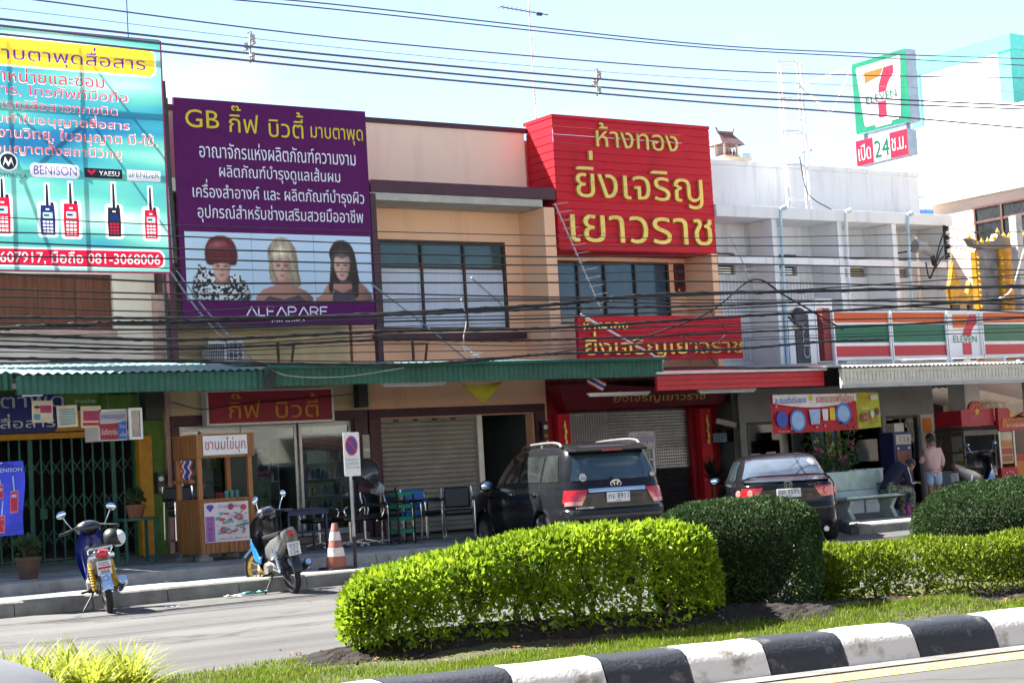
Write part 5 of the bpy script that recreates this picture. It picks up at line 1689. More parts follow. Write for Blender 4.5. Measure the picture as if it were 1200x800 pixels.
 for k in range(8):
  an = R(78 + 14 * k)
  rows.append([(.0 + (r + .045) * math.cos(an), w, r + (r + .045) * math.sin(an) - abs(w) * .25) for w in (-.06, -.04, 0, .04, .06)])
 b.grid(rows); b.build('rear_mudguard', M['chrome'] if kind == 1 else blk, t, smooth=True, world=False)
 b = MB()
 if steer is not None: b.T = steer
 rows = []
 for k in range(9):
  an = R(35 + 15 * k)
  rows.append([(1.22 + (r + .035) * math.cos(an), w, r + (r + .035) * math.sin(an) - abs(w) * .3) for w in (-.06, -.04, 0, .04, .06)])
 b.grid(rows); b.build('front_mudguard', blue, t, smooth=True, world=False)
 b = MB()
 wl = .21 if kind == 1 else .17
 rows = []
 for z, x, w in ((.30, .86, .12), (.42, .88, .17), (.60, .93, wl), (.78, .98, wl), (.92, .97, .16), (1.0, .93, .10)):
  rows.append([(x - .10 * (q / 6) ** 2, w * q / 6, z) for q in range(-6, 7)])
 rows2 = [[(x + .03, y, z) for x, y, z in row] for row in rows]
 b.grid(rows); b.grid([r_[::-1] for r_ in rows2])
 b.build('leg_shield', blue if kind == 1 else blk, t, smooth=True, world=False)
 for s in (1, -1):
  b = MB()
  if kind == 1: pts = [(.10, .60), (.40, .58), (.62, .50), (.86, .78), (.93, .62), (.86, .34), (.62, .36), (.40, .44)]
  else: pts = [(.60, .52), (.70, .48), (.94, .74), (1.0, .66), (.92, .44), (.70, .40)]
  b.prism([(p, q) for p, q in pts], (0, s * (.135 if kind == 1 else .15), 0), (1, 0, 0), (0, 0, 1), (0, s * .02, 0))
  b.build('side_fairing', blue, t, bev=.008, world=False)
 H = steer if steer is not None else None
 def mb():
  q = MB()
  if H is not None: q.T = H
  return q
 b = mb(); b.sphere((.98, 0, 1.02), (.13, .17, .10), 16, 10); b.build('headset', blk, t, smooth=True, world=False)
 b = mb(); b.sphere((.93, 0, 1.07), (.06, .10, .05), 14, 8); b.build('gauge', M['car_glass_pale'], t, smooth=True, world=False)
 b = mb(); b.tube(spline([(.82, .36, 1.0), (.88, .22, 1.03), (.95, .1, 1.05), (.95, -.1, 1.05), (.88, -.22, 1.03), (.82, -.36, 1.0)], 5), .012, 8); b.build('handlebar', M['dark_steel'], t, smooth=True, world=False)
 for s in (1, -1):
  b = mb(); b.cyl((.85, s * .25, 1.012), (.815, s * .37, .998), .019, n=10); b.build('grip', M['black_plastic'], t, smooth=True, world=False)
  b = mb(); b.tube([(.90, s * .2, 1.04), (.90, s * .25, 1.12), (.88, s * .29, 1.2)], .007, 6)
  mr = b.build('mirror', M['chrome'], t, smooth=True, world=False)
  b = mb(); b.sphere((.87, s * .31, 1.24), (.018, .065, .045), 14, 10, M=Matrix.Rotation(s * R(-25), 3, 'X')); b.build('mirror_glass', M['mirror_glass'], mr, smooth=True, world=False)
 b = MB(); b.tube([(.45, .1, .26), (.36, .28, .04)], .012, 8); b.build('side_stand', M['dark_steel'], t, world=False)
 b = MB(); b.cyl((.42, .12, .28), (.40, .26, .27), .016, n=8); b.build('footpeg', M['black_plastic'], t, world=False)
 b = MB(); b.cyl((.42, -.12, .28), (.40, -.26, .27), .016, n=8); b.build('footpeg', M['black_plastic'], t, world=False)
 return t
m1 = motorcycle('parked_motorcycle', 'navy blue motorcycle with amber shock absorbers parked upright at the far kerb', (7.83, 20.42, .0), R(90 - 15), R(-7), 1, None)
m2 = motorcycle('parked_motorcycle', 'sky blue and silver motorcycle with gold wheels leaning by the kerb near the tea cart', (10.42, 20.62, .0), R(90 - 8), R(-8), 2, None)
t = thing('helmet', 'half white half black helmet hanging from the navy motorcycle handlebar', 'helmet', (8.20, 21.22, .82))
b = MB()
rows = []
for i in range(9):
 a1 = R(90 - 13.5 * i)
 rows.append([(8.20 + .14 * math.cos(a1) * math.cos(q), 21.2 + .15 * math.cos(a1) * math.sin(q), .84 + .16 * math.sin(a1)) for q in [2 * math.pi * j / 20 for j in range(20)]])
b.grid(rows, 0, True)
b.build('shell', M['black_plastic'], t, smooth=True)
b = MB(); b.sphere((8.255, 21.17, .87), (.10, .125, .11), 14, 9); b.build('visor', M['white_plastic'], t, smooth=True)
# --- no-parking sign, cone
t = thing('no_parking_sign', 'white no-parking sign with a red and blue disc on a grey pole at the kerb', 'road sign', (12.05, 21.92, .18))
b = MB(); b.cyl((12.055, 21.93, .18), (12.045, 21.93, 2.10), .022, n=10); b.build('pole', M['steel'], t, smooth=True)
b = MB(); b.cyl((12.055, 21.93, .18), (12.054, 21.93, .62), .026, n=10); b.build('pole_sleeve', M['black_plastic'], t, smooth=True)
b = MB(); b.prism(rrect(11.93, 12.19, 1.47, 2.09, .02), (0, 21.885, 0), (1, 0, 0), (0, 0, 1), (0, .006, 0)); pl = b.build('panel', mat('sign_enamel', (.72, .72, .70), .4, var=.05), t)
b = MB(); b.plate(ell(12.06, 1.90, .098, .14, 32), 21.879, 0); b.plate(ell(12.06, 1.90, .076, .112, 32), 21.874, 1)
b.plate([(11.985, 1.975), (12.005, 1.99), (12.135, 1.825), (12.115, 1.81)], 21.869, 0)
b.build('disc', [mat('sign_red', (.55, .02, .05), .4), mat('sign_blue', (.03, .05, .30), .4)], pl)
b = MB()
for s, z in (('ห้ามจอดตลอดแนว', 1.69), ('เวลา 06.00-18.00', 1.63), ('วันคู่', 1.575)): b.ft(s, 11.96, 12.16, z, z + .04, 21.878)
b.build('lettering', mat('sign_faint_ink', (.25, .27, .32), .6), pl)
t = thing('traffic_cone', 'faded red traffic cone with two white bands standing on the kerbside pavement', 'traffic cone', (11.76, 21.95, .18))
b = MB(); b.lathe([(.15, .0), (.145, .05), (.04, .60), (.03, .61), (.0, .61)], (11.76, 21.95, .215), 28)
b.build('cone', mat('cone_red', (.27, .075, .055), .7, col2=(.26, .15, .12), scale=7, thresh=(.5, .7)), t, smooth=True)
b = MB(); 
for h in (.15, .37): b.lathe([(.155 - h * .19 + .004, h), (.155 - (h + .12) * .19 + .004, h + .12)], (11.76, 21.95, .215), 28)
b.build('band', mat('cone_white', (.62, .58, .54), .7, col2=(.36, .28, .25), scale=12, thresh=(.5, .7)), t, smooth=True)
b = MB(); b.box(11.57, 11.95, 21.76, 22.14, .18, .215); b.build('base', M['black_plastic'], t, bev=.01)
# --- wooden tea cart
M['cart_wood'] = mat('cart_wood', (.27, .105, .028), .5, var=.35, scale=3, stretch=(9, 9, .5))
M['cart_post'] = mat('cart_post_wood', (.34, .13, .032), .45, var=.2, scale=3, stretch=(9, 9, .5))
t = thing('tea_cart', 'varnished wooden milk tea cart with a white sign and a poster, standing on concrete blocks', 'food cart', (11.22, 24.7, .325))
cx0, cx1, cy0, cy1 = 10.78, 11.68, 24.3, 25.15
b = MB()
n = 12
for i in range(n): b.box(cx0 + (cx1 - cx0) * i / n + .003, cx0 + (cx1 - cx0) * (i + 1) / n - .003, cy0, cy0 + .02, .44, 1.22)
for i in range(11): b.box(cx0 - .01, cx0 + .01, cy0 + .022 + .075 * i, cy0 + .022 + .075 * i + .07, .44, 1.22)
b.box(cx0 + .012, cx1 - .01, cy0 + .022, cy1, .44, .50); b.box(cx1 - .02, cx1, cy0 + .022, cy1, .505, 1.2); b.box(cx0 + .012, cx1 - .022, cy1 - .02, cy1, .505, 1.2)
b.build('cabinet', M['cart_wood'], t)
b = MB(); b.box(cx0 - .02, cx1 + .02, cy0 - .005, cy1 + .01, 1.221, 1.25); b.build('counter', M['cart_wood'], t, bev=.006)
for x in (cx0 + .03, cx1 - .05):
 for y in (cy0 + .04, cy1 - .04):
  MB().box(x - .035, x + .035, y - .035, y + .035, 1.251, 2.2).build('post', M['cart_post'], t, bev=.006)
b = MB(); b.box(cx0 - .02, cx1 + .02, cy0 - .02, cy0 + .001, 1.86, 2.2); b.box(cx0 - .022, cx0 - .003, cy0 + .0015, cy1 + .02, 1.86, 2.2)
b.build('fascia', M['cart_wood'], t, bev=.004)
b = MB(); b.box(cx0 - .04, cx1 + .04, cy0 - .03, cy1 + .03, 2.201, 2.22); b.build('roof', M['cart_post'], t)
b = MB(); b.box(10.86, 11.58, cy0 - .032, cy0 - .024, 1.90, 2.19); sg = b.build('sign', mat('cart_sign', (.66, .68, .68), .5, var=.06), t)
b = MB(); b.ft('ชานมไข่มุก', 10.89, 11.55, 1.925, 2.165, cy0 - .036, 0, 0, .03); b.build('lettering', mat('cart_red', (.42, .03, .03), .5), sg)
b = MB(); b.box(10.84, 11.56, cy0 - .012, cy0 - .003, .60, 1.19); ps = b.build('poster', mat('cart_poster', (.60, .56, .58), .5, var=.06), t)
b = MB(); y = cy0 - .017
b.plate([(10.85, .61), (11.0, .61), (11.0, .99), (10.85, .99)], y, 0)
b.plate([(10.87, 1.13), (10.9, 1.16), (10.97, 1.16), (11.0, 1.13), (10.935, 1.05)], y, 1)
random.seed(3)
for i in range(75):
 x, z = random.uniform(11.05, 11.51), random.uniform(.72, 1.03)
 w, h = random.uniform(.03, .09), random.uniform(.012, .045)
 b.plate(rrect(x - w / 2, x + w / 2, z - h / 2, z + h / 2, min(w, h) * .3, 3), y - .0004 * (i + 1), random.choice((2, 3, 4, 5, 5)), .0003)
b.plate(ell(11.48, 1.1, .05, .045), y, 5); b.plate(ell(11.27, 1.12, .045, .05), y, 5)
b.build('poster_print', [mat('poster_violet', (.36, .14, .36), .5), mat('poster_indigo', (.08, .05, .3), .5), mat('poster_green', (.10, .30, .20), .5), mat('poster_sky', (.15, .36, .52), .5), mat('poster_white', (.62, .6, .6), .5), mat('poster_crimson', (.45, .04, .07), .5)], ps)
b = MB()
for i, ch in enumerate('自然健康茶'): b.ft(ch, 10.88, 10.97, .92 - i * .075, .98 - i * .075, y - .006, 0, 0)
b.ft('น้ำสมุนไพร', 11.05, 11.42, 1.09, 1.16, y - .036, 0, 0, .02); b.ft('อร่อย สดชื่น เพื่อสุขภาพ', 11.06, 11.52, .625, .675, y - .004, 0, 1)
b.build('lettering', [mat('poster_ink', (.10, .06, .28), .5), mat('poster_crimson', (.45, .04, .07), .5)], ps)
b = MB(); b.box(cx0 - .12, cx0 - .02, cy0 + .1, cy0 + .7, 1.50, 1.55); b.build('side_shelf', M['cart_wood'], t)
for x, y in ((10.84, 24.36), (11.6, 24.36), (10.84, 25.08), (11.6, 25.08)):
 b = MB(); b.box(x - .11, x + .11, y - .07, y + .07, .325, .395); b.box(x - .06, x + .06, y - .05, y + .05, .396, .438); b.build('foot_block', M['kerb_stone'], t, bev=.008)
def cup(x, y, z, m, lab, r=.035, h=.11):
 b = MB(); b.lathe([(0, 0), (r * .8, 0), (r, h), (r * .9, h), (r * .75, .01)], (x, y, z), 14)
 return solo(b, 'cup', m, lab, 'cup', 'cups on the tea cart counter', smooth=True)
for i in range(3): cup(11.36 + .085 * i, 24.6, 1.25, mat('cup_teal', (.05, .28, .28), .4), 'teal plastic cup in the row on the tea cart counter')
b = MB(); b.box(11.32, 11.62, 24.7, 24.92, 1.25, 1.33); solo(b, 'box', mat('box_red', (.35, .03, .03), .6), 'flat red box lying on the tea cart counter', 'box', bev=.005)
def flag_mesh(b, o, U, W, w, h, wavey=.02, mats=(0, 1, 2, 1, 0), fr=(1/6, 1/6, 1/3, 1/6, 1/6)):
 """striped cloth; stripes run along U"""
 o, U, W = Vector(o), Vector(U), Vector(W); nn = U.cross(W)
 z = 0
 for m, f in zip(mats, fr):
  rows = []
  for v in (z, z + f): rows.append([o + U * (w * k / 16) + W * (h * v) + nn * (wavey * math.sin(k * .9 + v * 1.5)) for k in range(17)])
  b.grid(rows, m); z += f
TF = [mat('flag_red', (.42, .02, .04), .8), mat('flag_white', (.62, .60, .60), .8), mat('flag_blue', (.05, .05, .28), .8)]
b = MB(); flag_mesh(b, (10.74, 24.42, 1.84), (0, 0, -1), (0, 1, 0), .34, .42)
solo(b, 'flag', TF, 'striped red white and blue flag hanging on the tea cart side', 'flag')
b = MB(); flag_mesh(b, (18.35, 24.7, 2.86), (.62, 0, -.30), (.30, 0, .35), .55, .42)
solo(b, 'flag', TF, 'striped red white and blue flag under the canopy before the red shop', 'flag')
b = MB()
rows = [[(15.78 + .85 * u, 24.75 + .05 * math.sin(3 * u + 2 * v), 2.90 + .03 * v - .34 * (1 - abs(2 * u - 1)) * v - .03 * math.sin(4 * u)) for u in [k / 14 for k in range(15)]] for v in [k / 6 for k in range(7)]]
b.grid(rows); solo(b, 'flag', mat('yellow_cloth', (.40, .36, .02), .8, trans=.2), 'plain yellow flag drooping under the dark green canopy', 'flag')
# --- lamps, meters, boxes under the canopies
for x0, x1, y, z, lab in ((8.2, 8.55, 24.5, 2.86, 'short white lamp tube under the left green canopy edge'), (14.3, 15.5, 24.8, 2.88, 'white tube lamp under the dark green canopy left of the yellow flag'), (16.1, 16.8, 24.6, 2.94, 'white tube lamp just above the yellow flag'), (18.6, 20.0, 25.0, 2.62, 'long tube lamp above the gold lettered fascia'), (20.9, 22.3, 24.7, 2.60, 'long tube lamp under the red canopy right end')):
 t = thing('tube_lamp', lab, 'lamp', ((x0 + x1) / 2, y, z), 0, 'tube lamps under the canopies')
 b = MB(); b.box(x0, x1, y - .03, y + .03, z + .035, z + .07); b.build('fitting', M['white_plastic'], t)
 b = MB(); b.cyl((x0 + .03, y, z + .018), (x1 - .03, y, z + .018), .016, n=10); b.build('tube', M['white_plastic'], t, smooth=True)
def meter(x, y, z, lab, w=.13, h=.36):
 t = thing('electric_meter', lab, 'meter', (x, y, z), 0, 'electric meters on the shop fronts')
 b = MB(); b.box(x - w / 2, x + w / 2, y - .1, y, z, z + h); b.build('case', M['dark_steel'], t, bev=.012)
 b = MB(); b.lathe([(0, -.115), (w * .34, -.112), (w * .36, -.10)], (x, y, z + h * .68), 16, axis='y'); b.build('dial', M['white_plastic'], t, smooth=True)
 b = MB(); b.box(x - w * .3, x + w * .3, y - .106, y - .1005, z + h * .12, z + h * .3); b.build('label_plate', M['amber'], t)
meter(11.77, 28.18, 1.36, 'grey electric meter on the cream pillar left of the glass doors')
meter(19.76, 28.1, 1.95, 'grey electric meter on the peach pillar beside the red shop front')
b = MB(); b.box(15.58, 15.78, 27.9, 28.1, 2.7, 3.22); solo(b, 'junction_box', M['black_plastic'], 'black cable box on the pillar between glass doors and shutter', 'cable box', bev=.01)
b = MB(); b.box(11.45, 11.75, 27.85, 28.1, 2.6, 3.05); solo(b, 'junction_box', M['black_plastic'], 'black cable box under the green canopy beside the cream pillar', 'cable box', bev=.01)
b = MB(); b.box(15.72, 15.86, 28.08, 28.117, 1.55, 2.2); 
t = thing('notice', 'pale printed notice on the narrow pillar beside the roller shutter', 'notice', (15.8, 28.1, 1.55))
b.build('sheet', mat('notice_paper', (.5, .47, .42), .7), t)
b = MB(); b.box(15.73, 15.85, 28.07, 28.078, 1.9, 1.95); b.build('stripe', M['white_plastic'], t)
b = MB(); b.tube(spline([(12.0, 28.05, 2.9), (12.5, 27.85, 2.75), (13.2, 27.82, 2.82), (15.6, 27.9, 2.95)], 6), .008, 5); solo(b, 'cable', M['black_plastic'], 'thin black cable drooping across the crimson lightbox', 'cable')
# --- plants in pots, table, blue hanging banner
leafg = mat('pot_leaf', (.035, .075, .022), .6, var=.3, trans=.3, island=.3)
def leafball(b, c, r, n, ls, m=0, seed=1, up=.3, squash=(1, 1, 1)):
 rng = random.Random(seed)
 for _ in range(n):
  d = Vector((rng.gauss(0, 1), rng.gauss(0, 1), rng.gauss(0, 1))).normalized()
  p = Vector(c) + Vector((d.x * squash[0], d.y * squash[1], d.z * squash[2])) * r * rng.uniform(.35, 1) ** .6
  a = (d + Vector((rng.uniform(-.8, .8), rng.uniform(-.8, .8), rng.uniform(-.5, .8) + up))).normalized()
  s = a.orthogonal().normalized(); s.rotate(Matrix.Rotation(rng.uniform(0, 6.3), 3, a))
  l = ls * rng.uniform(.6, 1.3)
  b.faces([p, p + a * l * .5 + s * l * .28, p + a * l, p + a * l * .5 - s * l * .28], [(0, 1, 2, 3)], m)
def pot_plant(x, y, z, r, h, lab, pm, seed, ph=.3):
 t = thing('potted_plant', lab, 'potted plant', (x, y, z))
 b = MB(); b.lathe([(0, 0), (r * .7, 0), (r, ph), (r * 1.08, ph), (r * 1.08, ph - .04), (r * .9, ph - .02), (0, ph - .05)], (x, y, z), 20); b.build('pot', pm, t, smooth=True)
 b = MB(); leafball(b, (x, y, z + ph + h * .4), h * .55, 160, .09, seed=seed); b.build('foliage', leafg, t)
 b = MB()
 for k in range(5): b.tube([(x, y, z + ph - .05), (x + .1 * math.cos(k * 1.3), y + .1 * math.sin(k * 1.3), z + ph + h * .5)], .008, 5)
 b.build('stem', M['brown_wood'], t)
pot_plant(7.95, 23.7, .325, .17, .28, 'leafy plant in a brown pot at the left end of the folding gate', mat('pot_brown', (.09, .05, .035), .7), 4)
t = thing('side_table', 'small green table carrying a terracotta pot beside the tea cart', 'table', (10.3, 25.6, .325))
b = MB(); b.box(10.02, 10.58, 25.4, 25.85, .98, 1.02); b.build('top', M['gate_green'], t, bev=.006)
for x in (10.06, 10.54):
 for y in (25.44, 25.81): MB().box(x - .02, x + .02, y - .02, y + .02, .325, .978).build('leg', M['gate_green'], t)
pot_plant(10.3, 25.62, 1.02, .15, .22, 'leafy plant in a terracotta pot on the small green table', mat('pot_terracotta', (.22, .09, .05), .8), 9, .2)
t = thing('cloth_banner', 'deep blue cloth banner with red walkie-talkies on a thin pole at the left edge', 'banner', (7.2, 22.0, .18))
b = MB(); b.cyl((6.99, 22.0, .18), (6.95, 22.0, 2.2), .012, n=8); b.bar((6.6, 22.0, 1.9), (7.36, 22.0, 1.88), .015)
b.build('pole', M['steel'], t)
b = MB()
def bx(u, v): return (6.62 + .73 * u + .02 * math.sin(5 * v) - .06 * max(0, v - .55) * 0, 21.98 + .03 * math.sin(4 * u + 6 * v), 1.89 - .93 * v + .02 * u)
b.grid([[bx(u, v) for u in [k / 12 for k in range(13)]] for v in [k / 14 for k in range(15)]])
b.build('cloth', mat('banner_blue', (.02, .035, .36), .6, var=.2, trans=.2), t, smooth=True)
b = MB()
def bp(poly, m, off):
 b.poly([(lambda p: (p[0], p[1] - off, p[2]))(bx(u, v)) for u, v in poly], m)
for u0, v0, w, h, ang in ((.56, .30, .10, .20, 0), (.80, .40, .15, .30, .12), (.62, .72, .12, .24, 0)):
 bp([(u0 - w / 2, v0), (u0 + w / 2, v0), (u0 + w / 2 + ang * .3, v0 + h), (u0 - w / 2 + ang * .3, v0 + h)], 1, .012)
 bp([(u0 - w / 2 + .015, v0 + .02), (u0 + w / 2 - .015, v0 + .02), (u0 + w / 2 + ang * .3 - .015, v0 + h - .02), (u0 - w / 2 + ang * .3 + .015, v0 + h - .02)], 0, .016)
 bp([(u0 - .03, v0 - .2), (u0 - .005, v0 - .2), (u0 + .01, v0), (u0 - .02, v0)], 2, .012)
 bp([(u0 - w / 2 + .03, v0 + .05), (u0 + w / 2 - .03, v0 + .05), (u0 + w / 2 - .03, v0 + .09), (u0 - w / 2 + .03, v0 + .09)], 2, .02)
b.build('print', [mat('print_scarlet', (.42, .02, .05), .6), mat('print_rose', (.5, .16, .22), .6), mat('print_pale', (.3, .42, .62), .6)], t)
b = MB(); b.text('BENISON', (7.0, 21.945, 1.77), (1, 0, .02), (0, 0, 1), .33, .05, 0, 0, .02); b.build('lettering', mat('print_pale2', (.5, .55, .7), .6), t)
for x, y, m, lab, s in ((10.05, 21.05, (.18, .48, .50), 'torn turquoise plastic bag lying against the far kerb', .16), (9.72, 20.95, (.55, .56, .55), 'crumpled white plastic bag lying against the far kerb', .13), (8.5, 20.1, (.66, .7, .7), 'white scrap of paper on the road by the navy motorcycle', .1), (9.75, 18.9, (.6, .2, .05), 'tiny orange scrap on the open road', .03)):
 b = MB(); rng = random.Random(int(x * 100))
 b.grid([[(x + s * (u - .5) * 2 + rng.uniform(-.02, .02), y + s * (v - .5) * .8, .012 + rng.uniform(0, s * .28)) for u in [k / 6 for k in range(7)]] for v in [k / 4 for k in range(5)]])
 solo(b, 'litter', mat('litter_%d' % int(x * 100), m, .5), lab, 'litter')
# --- salon furniture on the terrace
chrome, blk = M['chrome'], mat('salon_vinyl', (.012, .012, .014), .35, var=.15)
blue_v = mat('salon_blue_vinyl', (.02, .14, .42), .4, var=.1)
def salon_chair(x, y, rz, lab, seatm, backm, z=.325):
 """local +x faces forward"""
 t = thing('salon_chair', lab, 'chair', (x, y, z), rz, 'salon chairs set out on the terrace')
 b = MB(); b.box(-.22, .24, -.23, .23, .40, .49); b.build('seat', seatm, t, bev=.03, world=False)
 b = MB(); b.obox((-.25, 0, .68), (.07, .44, .36), Matrix.Rotation(R(-10), 3, 'Y')); b.build('backrest', backm, t, bev=.03, world=False)
 for s in (1, -1):
  b = MB(); b.tube(spline([(.22, s * .27, .02), (.22, s * .27, .55), (.16, s * .27, .64), (-.2, s * .27, .64), (-.29, s * .26, .74), (-.31, s * .25, .86)], 5), .015, 8); b.tube([(-.24, s * .27, .02), (-.22, s * .27, .62)], .015, 8); b.tube([(-.24, s * .27, .02), (.22, s * .27, .02)], .013, 8)
  fr = b.build('side_frame', chrome, t, smooth=True, world=False)
  b = MB(); b.box(-.18, .18, s * .27 - .03, s * .27 + .03, .655, .685); b.build('armrest', blk, fr, bev=.01, world=False)
 b = MB(); b.tube([(0, -.27, .39), (0, .27, .39)], .012, 6); b.build('crossbar', chrome, t, world=False)
 return t
salon_chair(14.62, 25.5, R(-60), 'black salon chair half hidden behind the green tray trolley', blk, blk)
salon_chair(15.05, 25.5, R(-55), 'salon chair with black back and bright blue seat right of the tray trolley', blue_v, blk)
salon_chair(15.42, 25.55, R(-80), 'salon chair with a tall bright blue backrest between two black backed chairs', blk, blue_v)
salon_chair(15.75, 25.0, R(-120), 'black and chrome salon chair standing rightmost in the row of chairs', blk, blk)
def star_stool(x, y, lab, arms):
 t = thing('salon_stool', lab, 'stool', (x, y, .325), 0, 'swivel salon seats on star bases')
 b = MB()
 for k in range(5):
  a = 2 * math.pi * k / 5 + x
  b.bar((0, 0, .10), (.30 * math.cos(a), .30 * math.sin(a), .05), .035, .025)
  b.sphere((.30 * math.cos(a), .30 * math.sin(a), .025), .025, 8, 6)
 b.build('star_base', chrome, t, world=False)
 b = MB(); b.cyl((0, 0, .09), (0, 0, .42), .026, n=12); b.build('column', chrome, t, smooth=True, world=False)
 b = MB(); b.box(-.23, .23, -.23, .23, .42, .50); b.build('seat', blk, t, bev=.03, world=False)
 if arms:
  for s in (1, -1):
   b = MB(); b.tube(spline([(.18, s * .25, .45), (.2, s * .27, .62), (-.2, s * .27, .62), (-.2, s * .25, .45)], 5), .013, 8); fr = b.build('arm_frame', chrome, t, smooth=True, world=False)
   b = MB(); b.box(-.16, .17, s * .27 - .03, s * .27 + .03, .63, .665); b.build('armrest', blk, fr, bev=.01, world=False)
 return t
star_stool(13.28, 25.3, 'swivel salon seat with armrests in front of the glass doors', True)
star_stool(13.62, 24.9, 'low swivel salon stool without arms just right of the no-parking pole', False)
star_stool(14.12, 25.3, 'swivel salon seat with armrests left of the green tray trolley', True)
t = thing('tray_trolley', 'black salon trolley holding four bright green trays', 'trolley', (14.5, 24.75, .325))
b = MB()
for x, y in ((14.36, 24.62), (14.66, 24.62), (14.36, 24.9), (14.66, 24.9)): b.box(x - .012, x + .012, y - .012, y + .012, .37, 1.12)
b.bar((14.36, 24.62, 1.1), (14.31, 24.6, 1.24), .02)
b.build('frame', M['black_plastic'], t)
for k in range(4):
 z = .50 + k * .2
 b = MB(); b.box(14.375, 14.645, 24.635, 24.885, z, z + .015); b.box(14.372, 14.648, 24.622, 24.634, z, z + .06); b.box(14.372, 14.648, 24.886, 24.898, z, z + .06); b.box(14.362, 14.3715, 24.634, 24.886, z, z + .06); b.box(14.6485, 14.658, 24.634, 24.886, z, z + .06)
 b.build('tray', mat('tray_green', (.01, .22, .12), .4), t)
for x, y in ((14.36, 24.62), (14.66, 24.62), (14.36, 24.9), (14.66, 24.9)):
 b = MB(); b.sphere((x, y, .35), .025, 10, 8); b.build('caster', M['black_plastic'], t, smooth=True)
t = thing('hood_dryer', 'smoky plastic hair dryer hood on a stand behind the no-parking sign', 'hair dryer', (14.5, 25.6, .325))
b = MB()
Mx = Matrix.Rotation(R(35), 3, 'Y')
rows = []
for i in range(11):
 a1 = R(100 - 15 * i)
 rows.append([tuple(Vector((14.27, 25.5, 1.46)) + Mx @ Vector((.25 * math.cos(a1) * math.cos(q), .25 * math.cos(a1) * math.sin(q), .27 * math.sin(a1) * 1.15))) for q in [2 * math.pi * j / 20 for j in range(20)]])
b.grid(rows[:9], 0, True); b.build('hood', mat('smoky_plastic', (.06, .06, .065), .2, alpha=.86, coat=.6), t, smooth=True)
b = MB(); b.cyl((14.45, 25.5, 1.26), (14.57, 25.5, 1.20), .12, .10, 18); b.build('motor_housing', mat('dryer_grey', (.42, .43, .44), .4), t, smooth=True)
b = MB(); b.cyl((14.58, 25.55, .38), (14.58, 25.55, 1.2), .018, n=10)
for k in range(4): b.bar((14.58, 25.55, .38), (14.58 + .26 * math.cos(k * 1.57 + .5), 25.55 + .26 * math.sin(k * 1.57 + .5), .34), .03)
b.build('stand', chrome, t)
t = thing('folding_table', 'dark navy two tier folding table behind the sky blue motorcycle', 'table', (12.75, 24.9, .325))
navy = mat('navy_paint', (.012, .016, .07), .4, var=.15)
b = MB(); b.box(12.40, 13.10, 24.65, 25.15, .97, 1.0); b.box(12.40, 13.10, 24.64, 24.66, .90, .969); b.build('top', navy, t, bev=.006)
b = MB(); b.box(12.43, 13.07, 24.68, 25.12, .62, .65); b.build('shelf', navy, t, bev=.006)
for x in (12.42, 13.08):
 for y in (24.68, 25.12): MB().box(x - .018, x + .018, y - .018, y + .018, .325, .968).build('leg', navy, t)
SHELF = mat('shelf_cream', (.62, .60, .52), .6)
BOT = [mat('bottle_%d' % i, c, .35) for i, c in enumerate([(.75, .75, .72), (.12, .3, .6), (.6, .44, .06), (.55, .08, .18), (.14, .42, .24), (.7, .55, .46), (.10, .10, .12), (.45, .2, .45)])]
def shelf(x0, x1, y0, y1, z0, z1, nsh, lab, m=SHELF):
 t = thing('shelf_unit', lab, 'shelf', ((x0 + x1) / 2, (y0 + y1) / 2, z0))
 b = MB(); b.box(x0, x1, y1 - .02, y1, z0, z1); b.build('back_panel', m, t)
 for x in (x0, x1 - .02): MB().box(x, x + .02, y0, y1 - .021, z0, z1).build('side_panel', m, t)
 for k in range(nsh):
  z = z0 + .08 + (z1 - z0 - .1) * k / max(1, nsh - 1) * .92
  MB().box(x0 + .021, x1 - .021, y0 + .01, y1 - .021, z, z + .02).build('shelf_board', m, t)
 return [z0 + .1 + (z1 - z0 - .1) * k / max(1, nsh - 1) * .92 for k in range(nsh)]
b = MB(); b.lathe([(0, 0), (.032, 0), (.034, .12), (.014, .15), (.014, .18), (0, .18)], (0, 0, 0), 10)
b0 = b
protos = []
rng = random.Random(12)
def bottle(x, y, z, lab, group, cat='bottle'):
 k = rng.randrange(len(BOT))
 if len(protos) <= 7: 
  q = MB(); h = .12 + .02 * (len(protos) % 4); r = .028 + .004 * (len(protos) % 3)
  q.lathe([(0, 0), (r, 0), (r * 1.05, h), (r * .4, h + .03), (r * .4, h + .06), (0, h + .06)], (0, 0, 0), 10)
  o = solo(q, 'bottle', BOT[len(protos)], lab, cat, group, smooth=True); protos.append(o); o.location = (x, y, z)
 else:
  o = protos[k].copy(); COL.objects.link(o); o.location = (x, y, z); o['label'] = lab; o['group'] = group
G1 = 'bottles on the salon shelves'
for (x0, x1, y0, y1, lab, bl, n) in ((12.3, 13.2, 28.75, 29.1, 'cream stock shelf behind the left glass door', 'small bottle on the stock shelf behind the left glass door', 7), (13.6, 14.35, 28.80, 29.15, 'cream stock shelf behind the middle glass door', 'small bottle on the stock shelf behind the middle glass door', 6), (14.6, 15.65, 28.62, 28.97, 'wide stock shelf full of bottles behind the right glass door', 'small bottle on the wide stock shelf behind the right glass door', 9)):
 zs = shelf(x0, x1, y0, y1, .43, 2.2, 6, lab)
 for z in zs[:-1]:
  for i in range(n):
   if rng.random() < .86: bottle(x0 + .08 + (x1 - x0 - .16) * i / (n - 1), y0 + .12, z, bl, G1)
t = thing('poster', 'pink portrait poster behind the middle glass door of the beauty shop', 'poster', (13.85, 28.42, 1.5))
b = MB(); b.box(13.70, 14.0, 28.42, 28.425, 1.62, 1.98); b.build('sheet', mat('poster_rose', (.42, .16, .22), .6), t)
